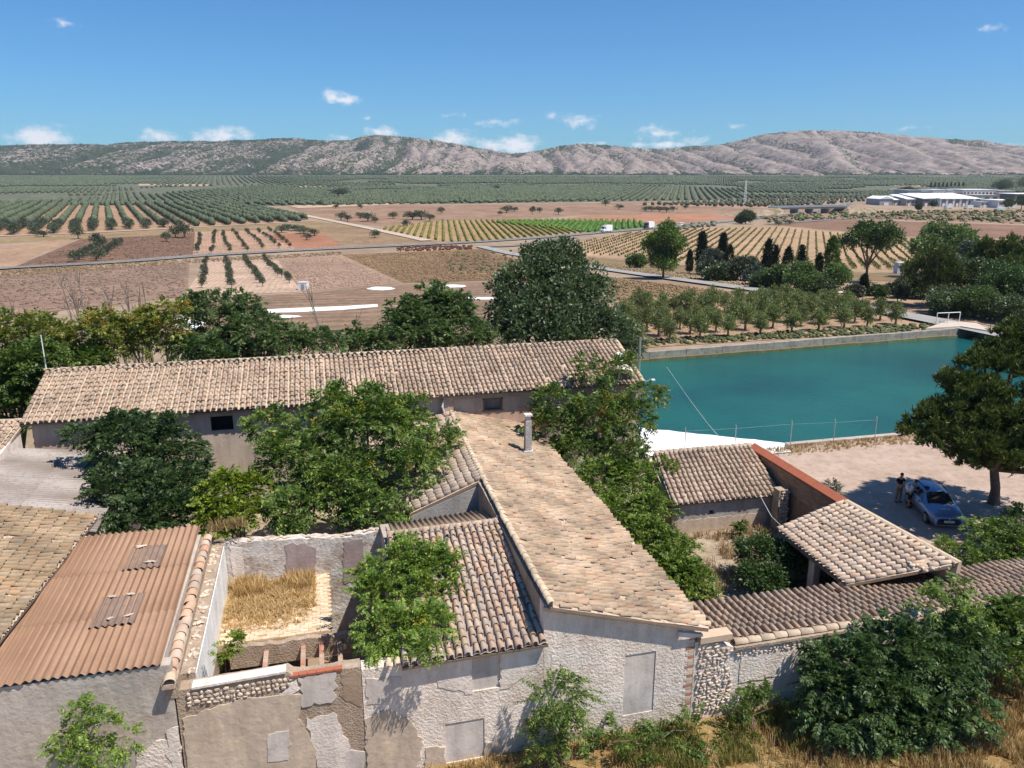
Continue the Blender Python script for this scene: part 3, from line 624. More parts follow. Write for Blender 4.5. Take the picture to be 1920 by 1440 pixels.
tm_long = tile_mat('clay_long', [(0.481, 0.345, 0.246), (0.458, 0.33, 0.239), (0.506, 0.372, 0.273), (0.442, 0.338, 0.258), (0.479, 0.313, 0.215), (0.518, 0.39, 0.286), (0.388, 0.281, 0.206)], (.40, .335, .265), val=.38)
tm_front = tile_mat('clay_mottled', [(.46, .29, .18), (.52, .36, .24), (.40, .31, .25), (.56, .42, .30), (.45, .25, .15), (.48, .38, .31)], (.40, .36, .33), (.46, .62))
tm_grey = tile_mat('clay_weathered', CLAY_GREY, (.34, .265, .20), (.46, .62))
tm_pale = tile_mat('clay_pale', CLAY_PALE, (.58, .47, .37), val=.2)
tm_ridge = tile_mat('clay_ridge', [(.62, .47, .32), (.66, .52, .37), (.57, .43, .30), (.70, .56, .40)], (.46, .40, .31))
bed_m = mat('mortar_bed', (.48, .35, .25), .95, col2=(.58, .46, .36), vscale=2.5, col3=(.38, .29, .21), spot_scale=7, bump=.5, bscale=25)
deck_m = mat('roof_deck', (.24, .17, .12), .95, col2=(.30, .22, .16), vscale=3)

def tile_arrays(w, L, h=None, taper=.70, seg=6, th=.020):
    """one barrel tile: x across, y up the slope, z out; open underneath, with a visible rim"""
    h = h or w*.42; V = []; F = []
    for (k, y, s) in ((0, 0, 1.0), (1, L, taper)):
        for i in range(seg+1):
            a = math.pi*i/seg; V.append((-math.cos(a)*w/2*s, y, math.sin(a)*h*s))
    for i in range(seg+1):
        a = math.pi*i/seg; V.append((-math.cos(a)*(w/2-th), .0, math.sin(a)*(h-th)-.003))
    for i in range(seg+1):
        a = math.pi*i/seg; V.append((-math.cos(a)*(w/2*taper-th), L*.55, math.sin(a)*(h*taper-th)-.003))
    n = seg+1
    for i in range(seg):
        F.append((i, i+1, n+i+1, n+i)); F.append((2*n+i, 2*n+i+1, i+1, i)); F.append((3*n+i, 3*n+i+1, 2*n+i+1, 2*n+i))
    return np.array(V), np.array(F)

def tile_roof(parent, A, B, C, D, m, pw=.27, pl=.36, name='tile', lift=.03, sag=.03, seed=1, nmax=300, miss=.004, jit=1.0, bed=None, deck=True, curve=0.0, hscale=.42):
    """A-B eave, D-C ridge (world points). Tiles in columns that run from eave to ridge."""
    rs = np.random.RandomState(seed); A, B, C, D = [Vector(q) for q in (A, B, C, D)]
    nc = max(2, round(((B-A).length+(C-D).length)/2/pw)); nr = max(2, round(((D-A).length+(C-B).length)/2/pl))
    def S(a, b): return (A.lerp(B, a)).lerp(D.lerp(C, a), b)
    Nn = (B-A).cross(D-A).normalized()
    if Nn.z < 0: Nn = -Nn
    def sagf(a, b):
        p = S(a, b); return (float(fbm(np.array([p.x/3.0]), np.array([p.y/3.0]), 3, seed))-.5)*2*sag+curve*(4*b*(1-b))
    TV, TF = tile_arrays(pw*.80, pl*1.22, pw*hscale); me = None; items = []
    for i in range(nc):
        wob = rs.uniform(-.02, .02)*jit
        for j in range(nr):
            if rs.rand() < miss: continue
            a, b = (i+.5)/nc, j/nr
            p = S(a, b); up = (S(a, min(1, b+1/nr))-p).normalized(); x = (up.cross(Nn)).normalized(); n = x.cross(up).normalized()
            if n.z < 0: n = -n; x = -x
            p = p+n*(lift+sagf(a, b)+rs.uniform(-.008, .012)*jit)+x*(wob+rs.uniform(-.012, .012)*jit)+up*rs.uniform(-.03, .03)*jit
            ang = rs.normal(0, .025)*jit; x2 = (x*math.cos(ang)+up*math.sin(ang)); y2 = n.cross(x2).normalized()
            tilt = .075+rs.normal(0, .014)*jit; y3 = (y2*math.cos(tilt)-n*math.sin(tilt)); z3 = x2.cross(y3).normalized(); s = rs.uniform(.94, 1.05)
            p = p+n*.034
            Mx = Matrix(((x2.x*s, y3.x, z3.x*s, p.x), (x2.y*s, y3.y, z3.y*s, p.y), (x2.z*s, y3.z, z3.z*s, p.z), (0, 0, 0, 1)))
            q = px_of(p); vis = -30 < q[0] < 1950 and -30 < q[1] < 1470
            items.append((depth(p)+(0 if vis else 1000), Mx))
    items.sort(key=lambda t: t[0])
    own, rest = items[:nmax], items[nmax:]
    me = np_mesh(name, TV, TF, m, True); o0 = off(parent)
    for _, Mx in own:
        o = bpy.data.objects.new(name, me); COL.objects.link(o); o.parent = parent
        Mx = Mx.copy(); Mx.translation -= o0; o.matrix_local = Mx
    if rest:
        R3 = np.array([[list(r) for r in Mx] for _, Mx in rest]); V = np.einsum('nij,vj->nvi', R3[:, :3, :3], TV)+R3[:, None, :3, 3]-np.array(o0)
        F = (TF[None]+(np.arange(len(rest))*len(TV))[:, None, None]).reshape(-1, 4)
        o = link('tiles', np_mesh('tiles', V.reshape(-1, 3), F, m, True), parent); o['kind'] = 'stuff'
    # channels between the columns
    V = []; F = []; K = 8; nx = nc*K+1; ny = max(2, nr//2)+1
    for jj in range(ny):
        b = jj/(ny-1)
        for ii in range(nx):
            a = ii/(nx-1); p = S(a, b)+Nn*(lift-.012+sagf(a, b)+.03*math.cos(2*math.pi*(a*nc-.5))); V.append(p)
    for jj in range(ny-1):
        for ii in range(nx-1): k = jj*nx+ii; F.append((k, k+1, k+nx+1, k+nx))
    o = M('channels', V, F, bed or bed_m, parent, True)
    if deck:
        mb = MB(); d = -Nn*.14; t = Nn*-.045
        mb.hexa([A+d, B+d, C+d, D+d, A+t, B+t, C+t, D+t]); mb.build('roof_deck', deck_m, parent)
    return S, Nn

def ridge_tiles(parent, P0, P1, m, L=.40, w=.24, name='ridge_tile', flip=False, jit=1.0, up=Vector((0, 0, 1))):
    P0, P1 = Vector(P0), Vector(P1); n = max(1, round((P1-P0).length/L)); y = (P1-P0).normalized(); x = y.cross(up).normalized(); z = x.cross(y)
    TV, TF = tile_arrays(w, L*1.12, w*.40, .84); me = np_mesh(name, TV, TF, m, True); o0 = off(parent)
    for i in range(n):
        p = P0.lerp(P1, i/n)+z*rnd.uniform(0, .012)*jit+x*rnd.uniform(-.012, .012)*jit-o0; a = rnd.gauss(0, .03)*jit
        x2 = x*math.cos(a)+y*math.sin(a); y2 = z.cross(x2); tl = .04; y3 = y2*math.cos(tl)-z*math.sin(tl); z3 = x2.cross(y3); p = p+z*.02
        o = bpy.data.objects.new(name, me); COL.objects.link(o); o.parent = parent
        o.matrix_local = Matrix(((x2.x, y3.x, z3.x, p.x), (x2.y, y3.y, z3.y, p.y), (x2.z, y3.z, z3.z, p.z), (0, 0, 0, 1)))

def corrugated(parent, A, B, C, D, m, pitch=.177, amp=.028, sheet_w=1.06, sheet_l=2.4, name='corrugated_sheet', seed=3, jit=1.0, mats=None):
    """fibre-cement sheets: A-B lower end, D-C upper end, ribs run from lower to upper; every sheet its own piece"""
    rs = random.Random(seed); A, B, C, D = [Vector(q) for q in (A, B, C, D)]
    nc = max(1, round((B-A).length/sheet_w)); nr = max(1, round((D-A).length/sheet_l)); Nn = (B-A).cross(D-A).normalized()
    if Nn.z < 0: Nn = -Nn
    S = lambda a, b: A.lerp(B, a).lerp(D.lerp(C, a), b)
    for j in range(nr):
        for i in range(nc):
            V = []; F = []; nw = max(2, round((B-A).length/nc/pitch)); K = nw*8+1
            j0 = rs.uniform(-.004, .004)*jit; dl = rs.uniform(-.03, .03)*jit
            for (b, lay) in ((j/nr, 0.0), ((j+1)/nr+.015, -.012)):
                for k in range(K):
                    a = (i+k/(K-1))/nc; p = S(a, b if lay else b+dl/max(1, (D-A).length))+Nn*(amp*math.cos(2*math.pi*k/8)+.006*(i % 2)+j0+.02+lay)
                    V.append(p)
            n = len(V); V += [q-Nn*.008 for q in V]
            for k in range(K-1):
                F.append((k, k+1, K+k+1, K+k)); F.append((n+k, n+k+1, k+1, k))
            M(name, V, F, (mats[(i*7+j*3) % len(mats)] if mats else m), parent, True)

# ------------------------------------------------------------------ walls
def plaster(name, c1, c2, c3=None, vs_=.8, bump=.5, bscale=9, bdist=.04, ss_=2.5, spot=(.52, .7)):
    return mat(name, c1, .95, col2=c2, vscale=vs_, vdetail=6, col3=c3, spot_scale=ss_, spot=spot, bump=bump, bscale=bscale, bdist=bdist, spec=.15, streak=.17)
pl_rough = plaster('roughcast', (.80, .675, .575), (.84, .73, .64), (.70, .57, .47), 1.2, .6, 11, .10)
pl_grey = plaster('grey_render', (.49, .42, .365), (.55, .475, .41), (.44, .365, .305), .6, .45, 6.0, .06)
pl_tan = plaster('tan_render', (.60, .475, .36), (.52, .415, .325), (.66, .51, .36), .5, .45, 4.5, .05)
pl_patch = plaster('cement_patch', (.60, .525, .47), (.66, .58, .52), (.52, .45, .40), 1.5, .35, 9, .03)
pl_pale = plaster('pale_render', (.74, .64, .565), (.80, .70, .62), (.64, .54, .465), 1.1, .6, 10, .05)
pl_white = plaster('whitewash', (.80, .78, .74), (.72, .68, .63), (.55, .47, .40), .9, .7, 7, .06, 3.0, (.58, .72))
pl_long = plaster('long_render', (.56, .46, .375), (.52, .425, .345), (.46, .375, .31), .4, .3, 5, .04)
pl_long_red = plaster('long_red_render', (.55, .38, .28), (.60, .43, .33), None, .5, .3, 6, .03)
rubble_m = plaster('rubble_core', (.45, .34, .25), (.38, .285, .21), (.54, .44, .355), 2.5, .8, 14, .08)
stone_m = mat('rubble_stone', (.52, .41, .315), .95, col2=(.62, .51, .41), vscale=3, island=.22, objrand=True, bump=.5, bscale=18, bdist=.03)
brick_m = mat('brick_clay', (.40, .17, .10), .95, col2=(.48, .25, .16), vscale=2, island=.2, objrand=True, bump=.3, bscale=30, bdist=.01)
red_cap_m = mat('red_coping', (.42, .13, .07), .85, col2=(.36, .115, .065), vscale=2, bump=.2, bscale=30, bdist=.01)
dark_m = mat('dark_inside', (.02, .018, .016), .95)  # near-black: painted shade inside openings, also used for dark fittings
wood_m = mat('old_wood', (.16, .11, .075), .9, col2=(.22, .16, .11), vscale=4)
tan_cap = mat('tan_capping', (.52, .38, .27), .9, col2=(.58, .45, .33), vscale=2.5, bump=.3, bscale=20)

def uwall(parent, u0, u1, v0, v1, zb, top, m, name='wall', holes=(), rag=0.0):
    """wall along u between v0 (outer, camera side) and v1; top is a height or [(u,z),...]; holes (ua,ub,za,zb)"""
    tp = top if isinstance(top, list) else [(u0, top), (u1, top)]
    if rag:
        n_ = max(3, int((u1-u0)/.16)); tp = [(u0+(u1-u0)*i/n_, float(np.interp(u0+(u1-u0)*i/n_, [q[0] for q in tp], [q[1] for q in tp]))+rnd.uniform(-rag, rag*.4)) for i in range(n_+1)]
    ztop = lambda u: float(np.interp(u, [q[0] for q in tp], [q[1] for q in tp]))
    us = sorted(set([u0, u1]+[q[0] for q in tp if u0 < q[0] < u1]+[q for h in holes for q in h[:2]])); mb = MB()
    for a, b in zip(us, us[1:]):
        zs = [zb]
        hs = sorted([h for h in holes if h[0] < b-1e-6 and h[1] > a+1e-6], key=lambda h: h[2])
        z = zb
        for h in hs: mb.hexa([W(a, v0, z), W(b, v0, z), W(b, v1, z), W(a, v1, z), W(a, v0, h[2]), W(b, v0, h[2]), W(b, v1, h[2]), W(a, v1, h[2])]); z = h[3]
        mb.hexa([W(a, v0, z), W(b, v0, z), W(b, v1, z), W(a, v1, z), W(a, v0, ztop(a)), W(b, v0, ztop(b)), W(b, v1, ztop(b)), W(a, v1, ztop(a))])
    return mb.build(name, m, parent)
def vwall(parent, v0, v1, u0, u1, zb, top, m, name='wall'):
    tp = top if isinstance(top, list) else [(v0, top), (v1, top)]; mb = MB()
    for (a, za), (b, zc) in zip(tp, tp[1:]):
        mb.hexa([W(u0, a, zb), W(u1, a, zb), W(u1, b, zb), W(u0, b, zb), W(u0, a, za), W(u1, a, za), W(u1, b, zc), W(u0, b, zc)])
    return mb.build(name, m, parent)
def jag_patch(parent, pts, v, th, m, name='plaster_patch', jag=.075, sub=.13):
    """a flake of render with a broken outline standing th proud of a wall face at v (farm coordinates u,z)"""
    out = []
    for i, a in enumerate(pts):
        b = pts[(i+1) % len(pts)]; n = max(1, int(math.hypot(b[0]-a[0], b[1]-a[1])/sub))
        for k in range(n):
            t = k/n; j = jag*(rnd.random()**1.5*1.3+.1)
            out.append((a[0]+(b[0]-a[0])*t+rnd.uniform(-j, j), a[1]+(b[1]-a[1])*t+rnd.uniform(-j, j)))
    return MB().prism([W(u, v, z) for u, z in out], W(0, -th, 0)-W(0, 0, 0)).build(name, m, parent)
def stone_mesh(seed):
    rs = random.Random(seed); bm = bmesh.new(); bmesh.ops.create_icosphere(bm, subdivisions=1, radius=1)
    for v in bm.verts: v.co = Vector((v.co.x*rs.uniform(.75, 1.15), v.co.y*rs.uniform(.6, 1), v.co.z*rs.uniform(.7, 1.1)))
    me = bpy.data.meshes.new('stone'); bm.to_mesh(me); bm.free(); me.materials.append(stone_m); return me
STONES = [stone_mesh(s) for s in range(6)]
def rubble(parent, pts, v, size=.13, cover=1.0, stick=.02, limit=300):
    """stones laid in rough courses over an area (u,z polygon) of a wall face at v; each one a piece"""
    us = [p[0] for p in pts]; zs = [p[1] for p in pts]; o0 = off(parent); n = 0; z = min(zs)+size*.5
    while z < max(zs):
        h = size*rnd.uniform(.45, 1.1); u = min(us)+rnd.uniform(0, size)
        while u < max(us):
            w = size*rnd.uniform(.55, 1.9)
            if in_poly(np.array([u+w/2]), np.array([z]), pts)[0] and rnd.random() < cover and n < limit:
                o = link('stone', rnd.choice(STONES), parent); n += 1
                o.matrix_local = Matrix.Translation(W(u+w/2, v-stick+rnd.uniform(-.02, .02), z+rnd.uniform(-.02, .02))-o0) @ Matrix.Rotation(TH, 4, 'Z') @ Matrix.Rotation(rnd.uniform(-.25, .25), 4, 'Y') @ Matrix.Diagonal((w*rnd.uniform(.42, .52), size*rnd.uniform(.22, .4), h*rnd.uniform(.46, .6), 1))
            u += w*1.02
        z += h*1.02

# ---- the long building at the back of the court
def long_building():
    r = empty('long_farm_building', W(-3, 22.5), 'long farm building with a tiled roof at the back of the court', 'building')
    u0, u1 = -20.0, 13.5
    hs = [(-11.35, -10.2, 4.95, 5.76), (3.76, 4.9, 4.96, 5.72)]
    uwall(r, u0, u1, 22.0, 22.45, 0, 6.1, pl_long, holes=hs)
    uwall(r, u0, u1, 29.0, 29.4, 0, 6.1, pl_long)
    for a, b in ((u0, u0+.4), (u1-.4, u1)):
        vwall(r, 22.45, 29.0, a, b, 0, [(22.45, 6.3), (25.6, 7.75), (29.0, 6.2)], pl_long, 'gable_wall')
    # open framed window, inner shade painted as a near-black plate, and the boarded one
    for (a, b, z0, z1), lab in zip(hs, ('open', 'boarded')):
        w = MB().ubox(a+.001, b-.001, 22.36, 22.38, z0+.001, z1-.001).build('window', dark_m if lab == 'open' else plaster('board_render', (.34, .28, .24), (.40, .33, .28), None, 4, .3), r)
        if lab == 'boarded': w['label'] = 'boarded window with dark wooden frame'
        f = MB(); t = .07
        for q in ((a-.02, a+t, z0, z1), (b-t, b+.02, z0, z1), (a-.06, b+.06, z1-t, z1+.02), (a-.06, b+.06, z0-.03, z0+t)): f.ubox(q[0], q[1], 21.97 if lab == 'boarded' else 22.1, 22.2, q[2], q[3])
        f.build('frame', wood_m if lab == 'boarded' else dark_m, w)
    jag_patch(r, [(1.9, 3.6), (8.0, 3.5), (13.4, 3.4), (13.4, 5.2), (6, 5.0), (5.3, 4.85), (3.5, 4.9), (1.9, 5.0)], 21.999, .012, pl_long_red)
    jag_patch(r, [(-20, 3.8), (-17, 3.9), (-16.8, 5.9), (-20, 5.9)], 21.999, .012, plaster('pink_render', (.50, .37, .29), (.54, .43, .35), None, 1, .3))
    MB().ubox(1.35, 1.95, 21.78, 21.99, 3.5, 6.0).build('pilaster', plaster('patched_render', (.44, .28, .20), (.55, .46, .40), None, 2.5, .5), r)
    MB().tube([W(1.35, 21.7, 5.9), W(1.28, 21.68, 5.5), W(1.4, 21.7, 5.05)], [.02, .07, .03]).build('bent_pipe', pl_white, r)
    MB().tube([W(2.0, 21.85, 5.86), W(5.9, 21.85, 5.80)], .025, 5).build('cable', mat('grey_cable', (.42, .40, .38), .7), r)
    eave = MB().ubox(u0, u1, 21.75, 22.0, 6.03, 6.12).build('eave_board', deck_m, r)
    S, N = tile_roof(r, W(-20.4, 21.55, 6.17), W(13.75, 21.55, 6.17), W(13.4, 25.6, 7.97), W(-20.1, 25.6, 7.97), tm_long, pw=.285, pl=.36, seed=2, sag=.10, jit=1.3)
    tile_roof(r, W(13.75, 29.7, 6.17), W(-20.4, 29.7, 6.17), W(-20.1, 25.62, 7.97), W(13.4, 25.62, 7.97), tm_long, pw=.4, pl=.8, seed=4, nmax=0)
    ridge_tiles(r, W(-20.15, 25.6, 8.02), W(13.35, 25.6, 8.02), tm_ridge, .40, .26)
    for (k, z) in ((0, 0), (1, 0)):
        pass
    # verge tiles on the gable by the water
    ridge_tiles(r, W(13.72, 21.6, 6.22), W(13.42, 25.5, 7.98), tm_ridge, .36, .2, 'verge_tile')
    # patch of fallen tiles at the corner
    MB().hexa([W(12.4, 22.7, 6.78), W(13.3, 22.4, 6.64), W(13.25, 24.2, 7.45), W(12.9, 24.2, 7.45), W(12.4, 22.7, 6.86), W(13.3, 22.4, 6.74), W(13.25, 24.2, 7.55), W(12.9, 24.2, 7.55)]).build('mortar_patch', pl_white, r)
long_building()

# ---- the wing that runs towards the front, high ridge at its left edge
def ridge_z(v): return float(np.interp(v, [0, 5.6, 9.5, 15, 22], [5.38, 5.42, 5.5, 5.3, 5.07]))
def ridge_u(v): return float(np.interp(v, [0, 9.5, 22], [1.2, 1.25, 1.8]))
def wing():
    r = empty('farm_wing', W(4, .5), 'farm wing with the broad sunlit tiled roof and plastered gable front', 'building')
    door = (3.86, 4.98, .66, 3.0)
    uwall(r, 1.05, 6.35, 0, .5, 0, [(1.05, 5.28), (6.35, 3.70)], pl_rough, holes=[door], name='front_wall')
    MB().ubox(door[0]+.003, door[1]-.003, .03, .07, door[2]+.003, door[3]-.003).build('blocked_doorway', pl_patch, r)
    MB().hexa([W(1.0, -.12, 5.16), W(6.6, -.12, 3.56), W(6.6, .0, 3.56), W(1.0, .0, 5.16), W(1.0, -.12, 5.28), W(6.6, -.12, 3.68), W(6.6, .0, 3.68), W(1.0, .0, 5.28)]).build('verge_moulding', pl_tan, r)
    uwall(r, 5.7, 6.6, -.14, .0, 3.38, [(5.7, 3.68), (6.6, 3.46)], pl_pale, 'cornice_return')
    vwall(r, .5, 22, 6.0, 6.35, 0, 3.62, pl_tan, 'side_wall')
    # left side wall seen above the lower front roof
    vwall(r, .5, 10.4, 1.05, 1.4, 3.6, [(v, ridge_z(v)-.1) for v in (.5, 5.6, 9.5, 10.4)], rubble_m, 'side_wall')
    rows = []; o0 = off(r)
    me = MB()
    vs_ = [-.25, 5.6, 11, 16.5, 22.0]
    for k in range(4):
        a, b = vs_[k], vs_[k+1]
        # columns run down the slope to the right: eave on the right
        e = lambda v: W(6.75-.0*v, v, 3.78-.0*v)
        tile_roof(r, W(6.75, a, 3.74), W(6.75, b, 3.74), W(ridge_u(b), b, ridge_z(b)), W(ridge_u(a), a, ridge_z(a)), tm_main, pw=.26, pl=.36, seed=20+k, nmax=300 if k == 0 else 0, sag=.08, miss=.02, jit=2.6)
    for a, b in ((-.3, 5.6), (5.6, 11), (11, 16.5), (16.5, 21.9)):
        ridge_tiles(r, W(ridge_u(a), a, ridge_z(a)+.07), W(ridge_u(b), b, ridge_z(b)+.07), tm_ridge, .38, .26)
    # the left slope, behind the step
    tile_roof(r, W(-3.2, 21.9, 3.72), W(-2.4, 10.37, 4.0), W(ridge_u(10.37), 10.37, ridge_z(10.37)), W(ridge_u(21.9), 21.9, ridge_z(21.9)), tm_pale, pw=.34, pl=.42, seed=31, nmax=150, sag=.03)
    uwall(r, -2.2, 1.4, 10.35, 10.7, 0, [(-2.2, 3.95), (1.4, 5.3)], plaster('court_render', (.42, .39, .36), (.48, .44, .40), None, 1.2, .5), 'court_wall')
    vwall(r, 10.7, 21.9, -2.2, -1.9, 0, [(10.7, 3.9), (21.9, 3.8)], pl_tan, 'side_wall')
    c = MB(); zr = 4.05
    MB().hexa([W(4.68, 15.85, 4.3), W(5.03, 15.85, 4.2), W(5.03, 16.2, 4.2), W(4.68, 16.2, 4.3), W(4.70, 15.87, 6.15), W(5.02, 15.87, 6.15), W(5.02, 16.18, 6.15), W(4.70, 16.18, 6.15)]).build('chimney', plaster('chimney_render', (.50, .45, .41), (.40, .35, .31), (.62, .57, .52), 2.5, .8, 10, .05), r)
    ch = bpy.data.objects['chimney'] if 'chimney' in bpy.data.objects else None
    k = MB().ubox(4.74, 4.98, 15.91, 16.14, 6.15, 6.42); k.ubox(4.66, 5.06, 15.83, 16.22, 6.42, 6.50); k.build('chimney_cap', pl_pale, r)
    MB().ubox(4.6, 5.1, 15.78, 16.28, 4.2, 4.55).build('chimney_base', pl_pale, r)
    # blocked low opening etc. on the rough wall: hairline joint
    MB().ubox(1.30, 1.315, -.006, .0, 1.2, 3.5).build('wall_joint', pl_grey, r)
    # brick quoin at the right corner
    nq = 0
    for k in range(26):
        z = .3+k*.122; w = .2+.1*(k % 2)
        MB().ubox(6.37-w, 6.372, -.012, .1, z, z+.10).build('brick', stone_m if k % 3 else brick_m, r)
wing()

# ---- front room with its own tiled roof, left of the wing
def front_room():
    r = empty('front_tiled_room', W(-1.2, .3), 'front room with thick mottled roof tiles beside the ruin', 'building')
    win = (-1.30, -.38, 2.55, 3.9); low = (-2.2, -.92, .02, 1.5)
    uwall(r, -4.7, 1.04, 0, .5, 0, [(-4.7, 3.92), (-3.2, 3.9), (1.04, 4.0)], pl_rough, holes=[win, low], name='front_wall')
    w = MB().ubox(win[0]+.003, win[1]-.003, .05, .09, win[2]+.003, win[3]-.003).build('blocked_window', pl_patch, r)
    MB().ubox(low[0]+.003, low[1]-.003, .03, .07, low[2]+.003, low[3]-.003).build('blocked_opening', pl_patch, r)
    jag_patch(r, [(-2.4, 2.9), (-1.31, 2.5), (-1.31, 3.88), (-2.4, 3.82)], 0, .02, pl_pale)
    jag_patch(r, [(-.37, 2.45), (-.05, 2.5), (1.0, 3.3), (1.0, 3.9), (-.37, 3.88)], 0, .02, pl_pale)
    jag_patch(r, [(-4.68, .05), (-3.2, .05), (-2.9, .9), (-3.3, 1.9), (-4.0, 2.4), (-4.68, 2.2)], 0, .03, pl_tan)
    jag_patch(r, [(-2.9, .0), (-2.22, .0), (-2.22, .65), (-2.8, .8)], 0, .025, pl_tan)
    jag_patch(r, [(-.9, .0), (2.4, .0), (2.6, .45), (.2, .55), (-.9, .6)], 0, .025, pl_tan)
    jag_patch(r, [(-4.6, 2.7), (-3.6, 2.6), (-3.5, 3.5), (-4.6, 3.6)], 0, .02, pl_patch)
    vwall(r, .5, 8.9, -3.4, -3.05, 0, [(.5, 3.95), (6.6, 4.95), (8.9, 4.5)], plaster('side_render', (.50, .42, .36), (.40, .32, .26), None, 1.5, .6), 'side_wall')
    tile_roof(r, W(-3.5, -.28, 4.0), W(1.12, -.28, 4.08), W(1.15, 6.55, 5.18), W(-3.3, 6.55, 5.1), tm_front, pw=.272, pl=.37, seed=41, nmax=300, sag=.05, jit=1.2, hscale=.46, bed=mat('mossy_bed', (.40, .34, .31), .95, col2=(.30, .24, .20), vscale=3, bump=.6, bscale=20))
    ridge_tiles(r, W(-3.3, 6.6, 5.14), W(1.25, 6.6, 5.22), tm_ridge, .42, .24, jit=.6)
    # corrugated lean-to behind the ridge
    corrugated(r, W(1.2, 9.6, 4.35), W(-3.2, 9.2, 4.32), W(-3.2, 6.75, 5.02), W(1.2, 6.75, 5.1), mat('rusty_fibre', (.40, .27, .175), .9, col2=(.33, .225, .15), vscale=2.5, col3=(.46, .33, .22), spot_scale=9), pitch=.24, amp=.04, sheet_l=3, seed=5)
    # loose tiles above the window
    for q in ((-3.9, 3.98), (-3.62, 3.97), (-3.35, 3.99)):
        ridge_tiles(r, W(q[0], -.2, q[1]), W(q[0]+.03, .12, q[1]+.05), tm_ridge, .34, .19, 'loose_tile')
front_room()

